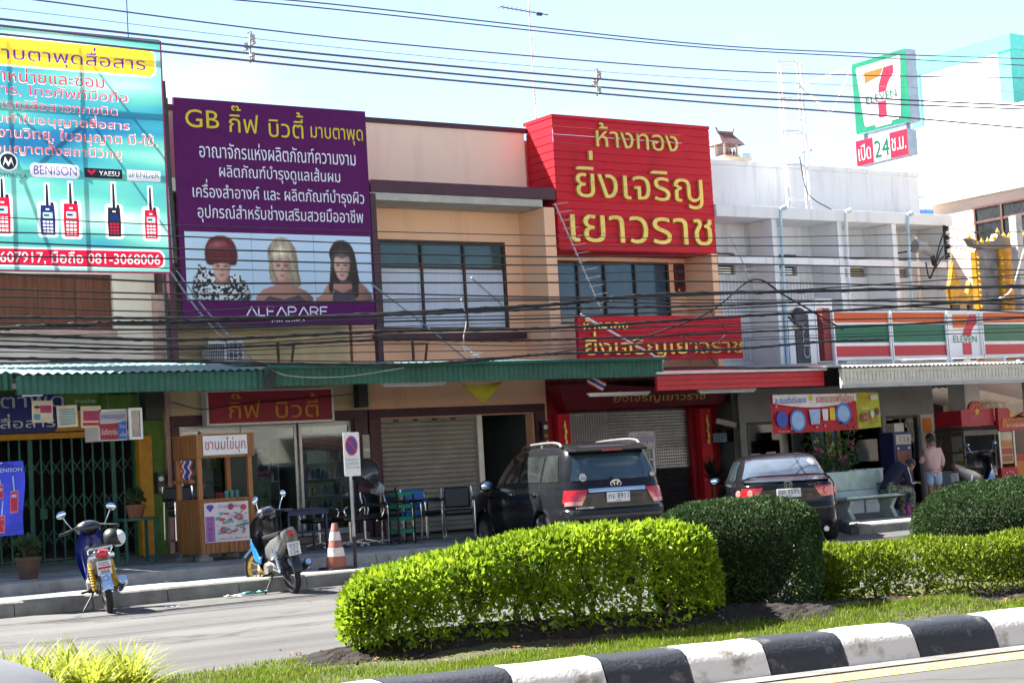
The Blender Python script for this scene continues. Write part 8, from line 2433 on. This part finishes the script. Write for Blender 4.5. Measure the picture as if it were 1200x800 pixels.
b = MB(); add_mesh(b, skin_mesh(sh, [('hem', 'waist'), ('waist', 'chest'), ('chest', 'neck0'), ('chest', 'ls'), ('ls', 'le'), ('chest', 'rs'), ('rs', 're')], 'waist')); b.build('top', mat('top_dark', (.02, .02, .025), .85), t, smooth=True, world=False)
tr = {'pelvis': ((0, 0, .93), (.12, .14)), 'lh': ((0, .095, .86), .105), 'lk': ((.02, .10, .50), .08), 'la': ((-.02, .10, .10), .062), 'rh': ((0, -.095, .86), .105), 'rk': ((.01, -.10, .50), .08), 'ra': ((-.03, -.10, .10), .062)}
b = MB(); add_mesh(b, skin_mesh(tr, [('pelvis', 'lh'), ('lh', 'lk'), ('lk', 'la'), ('pelvis', 'rh'), ('rh', 'rk'), ('rk', 'ra')], 'pelvis')); b.build('trousers', mat('trouser_dark', (.03, .035, .06), .9), t, smooth=True, world=False)
WIRES = [
 (0.011, 'topmost thin overhead line crossing the open sky', [(7.87, 22.0, 8.18), (10.3, 22.0, 8.25), (12.33, 22.0, 8.31), (18.77, 22.0, 8.33), (22.75, 22.0, 8.5), (27.4, 22.0, 8.78), (32.97, 22.0, 9.12)]),
 (0.011, 'second overhead line from the top against the sky', [(8.05, 22.5, 8.32), (10.53, 22.5, 8.36), (12.6, 22.5, 8.39), (19.19, 22.5, 8.43), (23.26, 22.5, 8.59), (28.0, 22.5, 8.81), (33.69, 22.5, 9.06)]),
 (0.011, 'single overhead line running below the topmost pair', [(6.63, 21.6, 7.8), (7.16, 21.6, 7.8), (7.6, 21.6, 7.8), (12.07, 21.6, 7.7), (18.39, 21.6, 7.78), (22.29, 21.6, 7.97), (26.85, 21.6, 8.27), (32.32, 21.6, 8.62)]),
 (0.006, 'faint pale wire running just under the single overhead line', [(1.35, 23.2, 8.2), (7.68, 23.2, 8.1), (12.96, 23.2, 8.01), (19.74, 23.2, 8.08), (28.81, 23.2, 8.48), (39.68, 23.2, 8.97)]),
 (0.016, 'thick overhead line, upper one of the three held by spacers', [(1.27, 21.8, 7.65), (7.22, 21.8, 7.56), (12.17, 21.8, 7.5), (18.54, 21.8, 7.54), (22.46, 21.8, 7.63), (27.04, 21.8, 7.79), (32.53, 21.8, 7.98)]),
 (0.016, 'thick overhead line, middle one of the three held by spacers', [(1.28, 22.0, 7.63), (7.28, 22.0, 7.53), (12.28, 22.0, 7.45), (18.7, 22.0, 7.46), (22.66, 22.0, 7.59), (27.28, 22.0, 7.78), (32.82, 22.0, 8.01)]),
 (0.016, 'thick overhead line, lowest of the three held by spacers', [(1.27, 21.9, 7.47), (7.24, 21.9, 7.39), (12.22, 21.9, 7.32), (18.6, 21.9, 7.32), (22.53, 21.9, 7.37), (27.11, 21.9, 7.38), (32.6, 21.9, 7.41)]),
 (0.007, None, [(5.3, 21.9, 5.03), (7.15, 21.9, 5.01), (9.47, 21.9, 4.98), (12.64, 21.9, 4.98), (15.84, 21.9, 5.0), (19.15, 21.9, 5.05), (26.87, 21.9, 5.36), (33.05, 21.9, 5.61)]),
 (0.01, None, [(5.32, 22.04, 4.84), (7.19, 22.04, 4.84), (9.53, 22.04, 4.85), (12.71, 22.04, 4.82), (15.93, 22.04, 4.86), (19.26, 22.04, 4.94), (27.01, 22.04, 5.12), (33.22, 22.04, 5.26)]),
 (0.012, None, [(5.35, 22.18, 4.75), (7.23, 22.18, 4.73), (9.58, 22.18, 4.7), (12.79, 22.18, 4.7), (16.02, 22.18, 4.71), (19.37, 22.18, 4.79), (27.15, 22.18, 4.86), (33.38, 22.18, 4.91)]),
 (0.012, None, [(5.3, 21.97, 4.51), (7.16, 21.97, 4.52), (9.48, 21.97, 4.53), (12.66, 21.97, 4.52), (15.86, 21.97, 4.55), (19.17, 21.97, 4.63), (26.87, 21.97, 4.64), (33.03, 21.97, 4.66)]),
 (0.008, None, [(5.33, 22.11, 4.46), (7.2, 22.11, 4.44), (9.54, 22.11, 4.42), (12.73, 22.11, 4.41), (15.95, 22.11, 4.43), (19.28, 22.11, 4.52), (27.03, 22.11, 4.5), (33.22, 22.11, 4.48)]),
 (0.014, None, [(5.08, 21.9, 4.37), (7.13, 21.9, 4.29), (9.68, 21.9, 4.2), (12.6, 21.9, 4.23), (15.79, 21.9, 4.27), (19.09, 21.9, 4.32), (26.75, 21.9, 4.28), (32.87, 21.9, 4.24)]),
 (0.012, None, [(5.11, 22.04, 4.16), (7.16, 22.04, 4.11), (9.74, 22.04, 4.06), (12.67, 22.04, 4.09), (15.87, 22.04, 4.06), (19.19, 22.04, 4.12), (26.95, 22.04, 4.56), (33.15, 22.04, 4.9)]),
 (0.01, None, [(5.13, 22.18, 3.95), (7.2, 22.18, 3.9), (9.79, 22.18, 3.84), (12.74, 22.18, 4.01), (15.97, 22.18, 4.05), (19.31, 22.18, 4.05), (27.06, 22.18, 4.06), (33.26, 22.18, 4.07)]),
 (0.012, None, [(5.09, 21.97, 4.02), (7.14, 21.97, 4.0), (9.7, 21.97, 3.97), (12.62, 21.97, 3.96), (15.82, 21.97, 4.0), (19.12, 21.97, 3.97), (26.82, 21.97, 4.15), (32.98, 21.97, 4.3)]),
 (0.03, None, [(5.98, 22.11, 3.56), (7.17, 22.11, 3.61), (8.66, 22.11, 3.67), (9.75, 22.11, 3.69), (12.84, 22.11, 3.8), (15.91, 22.11, 3.95), (17.8, 22.11, 4.11), (21.6, 22.11, 4.21), (27.01, 22.11, 4.35), (31.33, 22.11, 4.47)]),
 (0.02, None, [(5.06, 21.9, 3.74), (7.11, 21.9, 3.73), (9.66, 21.9, 3.72), (12.71, 21.9, 3.76), (15.76, 21.9, 3.86), (19.05, 21.9, 3.92), (22.2, 21.9, 4.02), (26.71, 21.9, 3.97), (30.31, 21.9, 3.92)]),
 (0.014, None, [(5.09, 22.04, 3.64), (7.15, 22.04, 3.61), (9.71, 22.04, 3.58), (12.79, 22.04, 3.68), (15.85, 22.04, 3.73), (19.17, 22.04, 3.88), (22.34, 22.04, 3.96), (26.86, 22.04, 3.83), (30.48, 22.04, 3.73)]),
 (0.024, None, [(5.12, 22.18, 3.6), (7.19, 22.18, 3.54), (9.77, 22.18, 3.45), (12.86, 22.18, 3.55), (15.94, 22.18, 3.59), (19.28, 22.18, 3.75), (22.47, 22.18, 3.89), (27.07, 22.18, 4.13), (30.74, 22.18, 4.32)]),
 (0.012, None, [(5.07, 21.97, 3.51), (7.12, 21.97, 3.44), (9.67, 21.97, 3.35), (12.74, 21.97, 3.47), (15.78, 21.97, 3.52), (19.09, 21.97, 3.62), (22.24, 21.97, 3.7), (26.77, 21.97, 3.74), (30.39, 21.97, 3.78)]),
 (0.018, None, [(5.1, 22.11, 3.42), (7.16, 22.11, 3.38), (9.73, 22.11, 3.32), (12.81, 22.11, 3.42), (15.07, 22.11, 3.39), (17.74, 22.11, 3.44), (21.54, 22.11, 3.55), (26.94, 22.11, 3.74), (31.25, 22.11, 3.9)]),
 (0.008, None, [(5.05, 21.9, 3.33), (7.09, 21.9, 3.29), (9.64, 21.9, 3.25), (12.69, 21.9, 3.34), (15.72, 21.9, 3.3), (19.02, 21.9, 3.5), (22.16, 21.9, 3.59), (26.67, 21.9, 3.59), (30.27, 21.9, 3.59)]),
 (0.022, None, [(5.08, 22.04, 3.28), (7.13, 22.04, 3.22), (9.69, 22.04, 3.14), (12.75, 22.04, 3.05), (14.38, 22.04, 3.09), (15.64, 22.04, 3.17), (17.67, 22.04, 3.19), (19.68, 22.04, 3.22), (21.45, 22.04, 3.31), (23.13, 22.04, 3.34)]),
 (0.007, None, [(5.12, 22.18, 3.48), (7.18, 22.18, 3.37), (9.76, 22.18, 3.24), (12.84, 22.18, 3.25), (15.91, 22.18, 3.26), (19.25, 22.18, 3.39), (27.0, 22.18, 3.55), (33.2, 22.18, 3.68)]),
 (0.009, None, [(5.08, 21.97, 3.7), (7.13, 21.97, 3.67), (9.69, 21.97, 3.63), (12.75, 21.97, 3.72), (15.8, 21.97, 3.77), (19.1, 21.97, 3.82), (26.79, 21.97, 3.89), (32.93, 21.97, 3.95)]),
 (0.006, None, [(5.1, 22.11, 3.45), (7.16, 22.11, 3.5), (9.74, 22.11, 3.55), (12.82, 22.11, 3.61), (15.89, 22.11, 3.67), (19.2, 22.11, 3.59), (26.93, 22.11, 3.66), (33.11, 22.11, 3.72)]),
 (0.01, None, [(5.04, 21.9, 3.15), (7.08, 21.9, 3.15), (9.63, 21.9, 3.16), (12.67, 21.9, 3.09), (15.22, 21.9, 3.14), (17.56, 21.9, 3.3), (26.65, 21.9, 3.45), (33.92, 21.9, 3.56)]),
]
cab = mat('cable_black', (.018, .018, .02), .6, var=.3, scale=3)
cab2 = mat('cable_pale', (.25, .33, .36), .6)
cab3 = mat('cable_aluminium', (.10, .085, .16), .5)
ORD = ['uppermost', 'second', 'third', 'fourth', 'fifth', 'sixth', 'seventh', 'eighth', 'ninth', 'tenth', 'eleventh', 'twelfth', 'thirteenth', 'fourteenth', 'fifteenth', 'sixteenth', 'seventeenth', 'eighteenth', 'nineteenth', 'twentieth', 'twenty-first']
low = sorted([w for w in WIRES if w[1] is None], key=lambda w: -w[2][3][2])
for i, (r, lab, pts) in enumerate([w for w in WIRES if w[1]] + low):
 nm = lab or '%s dark cable, %s from the top of the low bundle before the shop fronts' % ('thick' if r > .017 else 'thin', ORD[i - 7])
 if lab is None and i == 7: nm = 'thin dark cable at the very top of the low bundle before the shop fronts'
 b = MB()
 p = spline(pts, 8)
 b.tube(p, r, 6)
 if r >= .018 and lab is None:                       # wrapped bundle: a lashed companion strand
  q = [(x, y - .004 + r * .9 * math.cos(k * .7), z + r * .9 * math.sin(k * .7)) for k, (x, y, z) in enumerate(spline(pts, 40))]
  b.tube(q, r * .4, 5)
 solo(b, 'overhead_cable', cab2 if 'pale' in nm else (cab3 if lab else cab), nm, 'cable', 'overhead lines against the sky' if lab else 'cables strung low before the shop fronts', smooth=True, ang=180)
for x, zt, lab in ((10.77, 7.30, 'white ceramic line spacer on the three thick lines left of the purple billboard top'), (16.84, 7.27, 'white ceramic line spacer on the three thick lines above the big red sign')):
 t = thing('line_spacer', lab, 'insulator', (x, 21.9, zt), 0, 'ceramic spacers on the thick lines')
 b = MB()
 for k in range(3):
  zc = zt + .10 + k * .125; xx = x + (.03, -.06, .05)[k]
  b.lathe([(0, -.055), (.035, -.05), (.025, -.02), (.04, 0), (.025, .02), (.035, .05), (0, .055)], (xx, 21.88, zc), 10)
 b.build('insulator', mat('ceramic', (.45, .42, .38), .4), t, smooth=True)
 b = MB(); b.bar((x, 21.9, zt), (x + .02, 21.9, zt + .42), .022); b.bar((x - .09, 21.9, zt + .17), (x + .1, 21.9, zt + .3), .022); b.tube([(x - .02, 21.9, zt + .42), (x + .03, 21.9, zt + .46), (x + .05, 21.9, zt + .40)], .012, 6)
 b.build('frame', mat('ceramic', (.45, .42, .38), .4), t)
def loose(pts, r, lab, m=cab, k=8, cat='cable'):
 b = MB(); b.tube(spline(pts, k), r, 6); solo(b, 'loose_cable', m, lab, cat, smooth=True, ang=180)
loose([(17.6, 22.3, 3.38), (19.2, 22.3, 3.85), (20.16, 22.2, 4.40), (20.9, 22.2, 4.12), (22.3, 22.3, 3.55)], .016, 'black cable rising to a peak in front of the white building')
loose([(19.2, 22.3, 3.9), (19.6, 22.35, 3.5), (19.0, 22.35, 3.2), (18.6, 22.3, 3.1)], .008, 'thin looped drop wire left of the cable peak')
loose([(18.6, 22.3, 3.45), (19.6, 23.0, 3.3), (20.8, 24.0, 3.05)], .012, 'dark drop wire falling to the maroon canopy roof')
loose([(14.18, 22.1, 4.03), (14.22, 22.05, 3.7), (14.17, 22.08, 3.4), (14.25, 22.1, 3.18), (14.5, 22.1, 3.2), (14.3, 22.1, 3.22)], .010, 'pale tangled drop wire hanging before the curtained window', mat('wire_pale', (.4, .38, .34), .7))
loose([(11.21, 26.0, 4.88), (11.7, 26.0, 4.2), (12.48, 26.0, 3.36)], .014, 'pale stay rope slanting down from the teal billboard, left of two', mat('rope_grey', (.26, .30, .34), .8))
loose([(11.35, 26.1, 4.92), (11.9, 26.1, 4.2), (12.72, 26.1, 3.36)], .012, 'pale stay rope slanting down from the teal billboard, right of two', mat('rope_grey', (.26, .30, .34), .8))
loose([(15.04, 26.3, 4.76), (16.0, 26.3, 4.10), (16.97, 26.3, 3.38)], .014, 'grey stay rope slanting across the curtained window', mat('rope_grey', (.26, .30, .34), .8))
b = MB(); b.bar((16.55, 25.9, 3.66), (16.98, 25.9, 3.38), .035); solo(b, 'white_rod', M['white_plastic'], 'short white rod at the lower end of the grey stay rope', 'rod')
b = MB(); b.bar((19.29, 26, 4.20), (21.2, 26, 3.30), .03); solo(b, 'white_rod', M['white_plastic'], 'long white rod slanting across the low gold lettered sign', 'rod')
b = MB(); b.bar((17.25, 26.5, 4.92), (17.9, 26.5, 4.42), .03); solo(b, 'white_rod', mat('rod_grey', (.35, .35, .36), .6), 'grey rod slanting beside the curtained window right edge', 'rod')
loose([(11.9, 24.08, 3.16), (12.3, 24.06, 3.04), (13.2, 24.06, 3.02), (14.3, 24.08, 3.14)], .009, 'pale wire sagging across the green canopy fascia', mat('wire_pale', (.4, .38, .34), .7))
b = MB(); rng = random.Random(4)
for k in range(7):
 b.tube(spline([(11.9 + rng.uniform(-.12, .12), 24.05, 3.05 + rng.uniform(-.2, .12)) for _ in range(5)], 5), .008, 5)
solo(b, 'wire_tangle', M['dark_steel'], 'tangle of wire at the joint between the two green canopies', 'wire')
loose([(31.4, 27.8, 6.42), (31.9, 26.5, 6.1), (33.0, 24.0, 5.9)], .012, 'service wire running right from the top insulator of the bracket'); loose([(31.4, 27.8, 6.2), (31.9, 26.5, 5.85), (33.0, 24.0, 5.6)], .012, 'service wire running right from the second insulator of the bracket'); loose([(31.4, 27.8, 5.99), (31.9, 26.5, 5.6), (33.0, 24.0, 5.35)], .012, 'service wire running right from the third insulator of the bracket')
loose([(29.9, 25.2, 4.45), (30.5, 25.3, 4.7), (31.25, 25.5, 5.6)], .02, 'pale cable curving up to the concrete pole', mat('wire_white', (.55, .54, .5), .6))
loose([(21.0, 22.3, 3.78), (21.9, 22.9, 3.62), (22.9, 24.2, 3.78), (24.1, 25.1, 3.95)], .02, 'thick black cable ending at the left end of the striped store sign')
# --- hedges, clipped bushes, grass
RNG = np.random.default_rng(5)
def leaf_mesh(name, P, D, size, mats, parent, width=.42, fold=.12):
 """one quad per leaf: base P, axis D, length size"""
 n = len(P)
 D = D / np.linalg.norm(D, axis=1)[:, None]
 q = RNG.normal(size=(n, 3)); s = np.cross(D, q); s /= np.linalg.norm(s, axis=1)[:, None]; nn = np.cross(D, s)
 L = (size * RNG.uniform(.6, 1.25, n))[:, None]
 v = np.stack([P, P + D * L * .5 + s * L * width * .5 + nn * L * fold, P + D * L, P + D * L * .5 - s * L * width * .5 + nn * L * fold], 1).reshape(-1, 3)
 if parent is not None: v = v - np.array(WM[parent.name].translation)
 me = bpy.data.meshes.new(name)
 me.vertices.add(4 * n); me.vertices.foreach_set('co', v.ravel())
 me.loops.add(4 * n); me.loops.foreach_set('vertex_index', np.arange(4 * n))
 me.polygons.add(n); me.polygons.foreach_set('loop_start', np.arange(n) * 4); me.polygons.foreach_set('loop_total', np.full(n, 4))
 me.materials.append(mats); me.update(); me.validate()
 o = bpy.data.objects.new(name, me); COL.objects.link(o)
 if parent is not None: o.parent = parent; WM[o.name] = WM[parent.name]
 return o
def wob(p, f, k):
 return (np.sin(p[:, 0] * f + k) * np.cos(p[:, 1] * f * 1.3 + 2 * k) + np.sin(p[:, 2] * f * 1.1 + 3 * k + p[:, 0] * f * .6)) * .5
def hedge_points(n, A, B, hw, z0, z1a, z1b, ex=2.6, shell=.14, rough=.03, low=1.0, ramp=.55, gap=.85):
 """points in the skin of a long rounded box from A to B"""
 A, B = np.array(A), np.array(B); d = B - A; Ln = np.linalg.norm(d); d = d / Ln; s = np.array([-d[1], d[0]])
 u = RNG.normal(size=(n, 3)); u /= np.linalg.norm(u, axis=1)[:, None]
 a, c, h = u.T
 k = (np.abs(a) ** ex + np.abs(c) ** ex + np.abs(h) ** ex) ** (-1 / ex)
 a, c, h = a * k, c * k, h * k
 half = Ln / 2
 depth = 1 - np.minimum(RNG.exponential(shell, n), .75) * RNG.uniform(.3, 1, n)
 x = a * half
 P2 = (A + B) / 2 + np.outer(x * (.3 + .7 * depth), d) + np.outer(c * hw * depth, s)
 t = np.clip((x / half + 1) / 2, 0, 1)
 zt = z1a + (z1b - z1a) * t
 zm, zh = (z0 + zt) / 2, (zt - z0) / 2
 z = zm + h * zh * depth
 P = np.column_stack([P2, z])
 N = np.outer(a / half, d); N = np.column_stack([N + np.outer(c / hw, s), h / zh]); N /= np.linalg.norm(N, axis=1)[:, None]
 P = P + N * (wob(P, 4.2, 1.0) * rough + wob(P, 11, 2.0) * rough * .55)[:, None]
 keep = RNG.uniform(0, 1, n) < np.clip(low + (1 - low) * (z - z0) / (ramp * (zt - z0)), 0, 1)
 t_up = np.clip((z - z0) / (zt - z0), 0, 1)
 keep &= RNG.uniform(-.9, 1, n) < gap + wob(P, 9, 4.0) * (1.6 - t_up)
 return P[keep], N[keep]
def leaf_mat(name, c1, c2, tr, isl=.35, rough=.45):
 return mat(name, c1, rough, col2=c2, scale=6, trans=tr, island=isl, spec=.18)
LM1 = leaf_mat('hedge_leaf_lime', (.29, .40, .022), (.09, .17, .012), .5)
LM2 = leaf_mat('bush_leaf_dark', (.050, .088, .030), (.024, .050, .018), .22, .5, .6)
LM3 = leaf_mat('hedge_leaf_olive', (.19, .26, .018), (.09, .13, .012), .42)
BARK = mat('twig_bark', (.10, .075, .055), .9, var=.3, scale=20)
def stems(parent, pts, spread, zt, seed, r=.02, zb=.15):
 rng = random.Random(seed)
 for x, y in pts:
  b = MB()
  lean = (rng.uniform(-.1, .1), rng.uniform(-.06, .06))
  zf = zb + (zt - zb) * rng.uniform(.2, .4)
  f = (x + lean[0], y + lean[1], zf)
  b.tube(spline([(x, y, zb - .06), (x + lean[0] * .3 + rng.uniform(-.03, .03), y, (zb + zf) / 2), f], 4), r * rng.uniform(.8, 1.3), 6)
  for k in range(rng.randint(4, 6)):
   a = rng.uniform(0, 6.28); l = spread * rng.uniform(.5, 1)
   e = (f[0] + l * math.cos(a), f[1] + l * .7 * math.sin(a), f[2] + (zt - zf) * rng.uniform(.35, .8))
   m = ((f[0] + e[0]) / 2 + rng.uniform(-.04, .04), (f[1] + e[1]) / 2 + rng.uniform(-.04, .04), (f[2] * .6 + e[2] * .4))
   b.tube(spline([f, m, e], 4), [r * .6] * 4 + [r * .45] * 4 + [r * .2], 5)
   for j in range(3):
    g = (e[0] + rng.uniform(-.12, .12), e[1] + rng.uniform(-.1, .1), e[2] + rng.uniform(.02, .14)); b.tube([m, tuple((p + q) / 2 + rng.uniform(-.02, .02) for p, q in zip(m, g)), g], [r * .35, r * .28, r * .12], 4)
  b.build('stem', BARK, parent)
t = thing('hedge', 'long lime green hedge with twiggy stems showing over dark soil at the median end', 'hedge', (7.7, 11.17, .15))
A, B = (6.34, 11.77), (9.04, 10.63)
P, N = hedge_points(60000, A, B, .46, .12, .77, 1.05, ex=4.0, low=.05, ramp=.95, gap=.62, rough=.055)
D = N * .7 + RNG.normal(size=P.shape) * .65 + np.array([0, 0, .25])
leaf_mesh('foliage', P, D, .068, LM1, t)
rg = random.Random(8)
stems(t, [(6.72 + .25 * i + rg.uniform(-.08, .08), 11.60 - .11 * i + rg.uniform(-.14, .14)) for i in range(9)], .27, .92, 3, .024, .14)
def bush(lab, c, rx, ry, z0, z1, n, ex, size):
 t = thing('clipped_bush', lab, 'bush', (c[0], c[1], z0))
 d = Vector((.75, -.66)) 
 A = (c[0] - rx * d[0], c[1] - rx * d[1]); B = (c[0] + rx * d[0], c[1] + rx * d[1])
 P, N = hedge_points(n, A, B, ry, z0, z1, z1, ex=ex, shell=.05, gap=2)
 leaf_mesh('foliage', P, N * .9 + RNG.normal(size=P.shape) * .5 + np.array([0, 0, .2]), size, LM2, t, .62)
 b = MB(); b.sphere((c[0], c[1], (z0 + z1) / 2 + .01), (rx * .74, ry * .74, (z1 - z0) / 2 * .78), 20, 12); b.build('dark_core', mat('bush_core', (.012, .018, .008), .95), t)  # dark solid added inside to stop light leaking through the leaves
 b = MB(); b.cyl((c[0], c[1], .05), (c[0], c[1], z0 + .3), .05, .04, 8); b.build('trunk', BARK, t)
bush('dark green clipped bush with a rounded top between the two lime hedges', (9.62, 11.03), .68, .62, .12, 1.09, 70000, 3.6, .030)
bush('dark green clipped dome bush at the right edge behind the low hedge', (14.05, 11.75), 1.05, .95, .12, 1.08, 80000, 2.6, .032)
t = thing('hedge', 'low olive green hedge along the painted kerb right of the tall clipped bush', 'hedge', (12.4, 10.4, .15))
A, B = (10.45, 11.12), (15.6, 9.25)
P, N = hedge_points(64000, A, B, .38, .10, .63, .64, ex=6, low=.35, ramp=.7, gap=.7, rough=.04, shell=.16)
leaf_mesh('foliage', P, N * .7 + RNG.normal(size=P.shape) * .55 + np.array([0, 0, .45]), .056, LM3, t, .4)
stems(t, [(10.7 + .3 * i + rg.uniform(-.06, .06), 11.02 - .109 * i + rg.uniform(-.12, .12)) for i in range(16)], .25, .55, 6, .013, .16)
b = MB(); rng = random.Random(2)
for k in range(900):
 u = rng.random()
 if k < 600: x, y = 6.1 + 3.3 * u, 11.8 - 1.38 * u + rng.gauss(0, .34)
 else: x, y = 10.4 + 4 * u, 10.95 - 1.45 * u + rng.gauss(0, .3)
 s = rng.uniform(.008, .028); z = mz(x, y)
 p = [(x + s * rng.uniform(-1, 1), y + s * rng.uniform(-1, 1), z + s * rng.uniform(-.4, 1)) for _ in range(4)]
 b.faces(p, [(0, 1, 2), (0, 2, 3), (0, 3, 1), (1, 3, 2)])
struct(b, 'soil_crumbs', mat('soil_crumb', (.055, .038, .026), .95, var=.5, scale=14, island=.5), kind='stuff')
n = 1700
u = RNG.uniform(0, 1, n); first = RNG.uniform(0, 1, n) < .4
x = np.where(first, 6.1 + 3.2 * u, 10.4 + 4.2 * u); y = np.where(first, 11.75 - 1.34 * u, 10.9 - 1.5 * u) + RNG.normal(-.05, .36, n)
z = np.array([mz(a, c) for a, c in zip(x, y)]) + .012
o = leaf_mesh('dead_leaves', np.column_stack([x, y, z]), np.column_stack([RNG.normal(size=(n, 2)), RNG.uniform(-.1, .3, n)]), .05, mat('dead_leaf', (.22, .10, .035), .8, col2=(.10, .06, .03), scale=9, island=.4), None); o['kind'] = 'stuff'
def bed(name, A, B, hw, h, seed):
 A, B = np.array(A), np.array(B); d = (B - A) / np.linalg.norm(B - A); s = np.array([-d[1], d[0]]); L_ = np.linalg.norm(B - A); rng = random.Random(seed)
 rows = []
 for i in range(int(L_ * 22) + 1):
  row = []
  for j in range(25):
   v = -1 + 2 * j / 24; q = i / int(L_ * 22)
   e = min(1, q * L_ / .25, (1 - q) * L_ / .25) ** .5
   w = hw * (.75 + .25 * e + .07 * math.sin(i * .7 + seed))
   p = A + d * L_ * q + s * v * w
   row.append((p[0], p[1], mz(p[0], p[1]) - .03 + (h + .03) * e * max(0, 1 - v * v) ** .6 + rng.uniform(-.012, .016) * e))
  rows.append(row)
 b = MB(); b.grid(rows); struct(b, name, M['soil'])
bed('soil_bed', (5.95, 11.85), (9.9, 10.2), .44, .07, 1)
bed('soil_bed', (10.1, 10.98), (16.5, 8.72), .48, .05, 2)
def blades(n, xs, place, hmin, hmax, m, name, wid=.006):
 P = place(n)
 k = len(P)
 H = RNG.uniform(hmin, hmax, k)[:, None]
 a = RNG.uniform(0, 6.283, k); s = np.column_stack([np.cos(a), np.sin(a), np.zeros(k)]) * wid
 ln = np.column_stack([RNG.normal(0, .45, k), RNG.normal(0, .45, k), np.ones(k)]); ln /= np.linalg.norm(ln, axis=1)[:, None]
 v = np.stack([P - s, P + s, P + ln * H], 1).reshape(-1, 3)
 me = bpy.data.meshes.new(name); me.vertices.add(3 * k); me.vertices.foreach_set('co', v.ravel())
 me.loops.add(3 * k); me.loops.foreach_set('vertex_index', np.arange(3 * k)); me.polygons.add(k); me.polygons.foreach_set('loop_start', np.arange(k) * 3); me.polygons.foreach_set('loop_total', np.full(k, 3))
 me.materials.append(m); me.update(); me.validate()
 o = bpy.data.objects.new(name, me); COL.objects.link(o); o['kind'] = 'stuff'
def turf(n):
 t = RNG.uniform(-4, 9.5, n); base = np.array([tuple(KA + kd * q) for q in t])
 f = RNG.uniform(0, 1, n) ** .8; w = np.where(t < 1.0, 2.4, np.where(t < 4.6, 1.2, 1.2))
 x, y = base[:, 0] + ks.x * f * w + .02, base[:, 1] + ks.y * f * w + .03
 pat = np.sin(x * 3.1 + 1) * np.cos(y * 3.7) + np.sin(x * 7 + y * 5) * .5
 keep = (RNG.uniform(-1.1, 1.3, n) < pat + np.where(t > 4.5, .3, np.where(t < 1, .1, .75))) & (y < 11.98)
 x, y = x[keep], y[keep]
 return np.column_stack([x, y, [mz(a, c) - .01 for a, c in zip(x, y)]])
blades(165000, None, turf, .025, .06, leaf_mat('grass_blade', (.17, .25, .02), (.09, .13, .016), .4, .4), 'grass')
blades(5000, None, turf, .03, .09, leaf_mat('dry_grass_blade', (.32, .27, .10), (.2, .16, .06), .3, .3), 'dry_grass', .005)
YL = leaf_mat('strap_leaf_yellow', (.38, .40, .05), (.18, .25, .03), .42, .35)
def strap(x, y, s, seed, lab):
 t = thing('strap_leaf_plant', lab, 'plant', (x, y, .13), 0, 'yellow strap leaved plants in the near corner')
 rng = random.Random(seed); b = MB()
 for k in range(120):
  a = rng.uniform(0, 6.283); el = R(rng.uniform(35, 88)); l = s * rng.uniform(.6, 1.25); w = .011 * rng.uniform(.7, 1.3)
  o = Vector((x + rng.gauss(0, .05), y + rng.gauss(0, .05), .12)); h = Vector((math.cos(a), math.sin(a), 0)); sd = Vector((-h.y, h.x, 0)) * w
  pts = []
  for i in range(6):
   q = i / 5
   pts.append(o + h * l * (math.cos(el) * q + .30 * q * q) + Vector((0, 0, 1)) * l * (math.sin(el) * q - .38 * q ** 2.2 * (1.2 - math.sin(el) * .6)))
  pr = []
  for i, p in enumerate(pts): u = sd * (1 - (i / 5) ** 2 * .95); pr += [p - u, p + u]
  b.faces(pr, [(2 * i, 2 * i + 1, 2 * i + 3, 2 * i + 2) for i in range(5)])
 b.build('leaves', YL, t)
 return t
for i, (x, y, s) in enumerate(((3.6, 11.95, .42), (3.95, 11.95, .40), (4.3, 11.95, .42), (4.62, 11.85, .36), (3.75, 11.6, .42), (4.1, 11.6, .40), (4.45, 11.55, .40), (4.15, 11.25, .38), (4.42, 11.2, .36), (3.4, 11.7, .42), (3.85, 11.3, .38))):
 strap(x, y, s, i + 20, 'yellow and green strap leaved plant in the clump filling the near left corner')
b = MB(); b.lathe([(0, .5), (.2, .49), (.4, .458), (.6, .40), (.78, .313), (.9, .218), (.97, .12), (1.0, 0)], (2.95, 11.0, .06), 40)
solo(b, 'grey_dome', mat('dome_grey', (.13, .135, .145), .6, var=.08, scale=3), 'smooth rounded grey dome cut off by the bottom left corner', 'dome', smooth=True, ang=60)  # plain stand-in for a smooth grey object, taken for a car bonnet
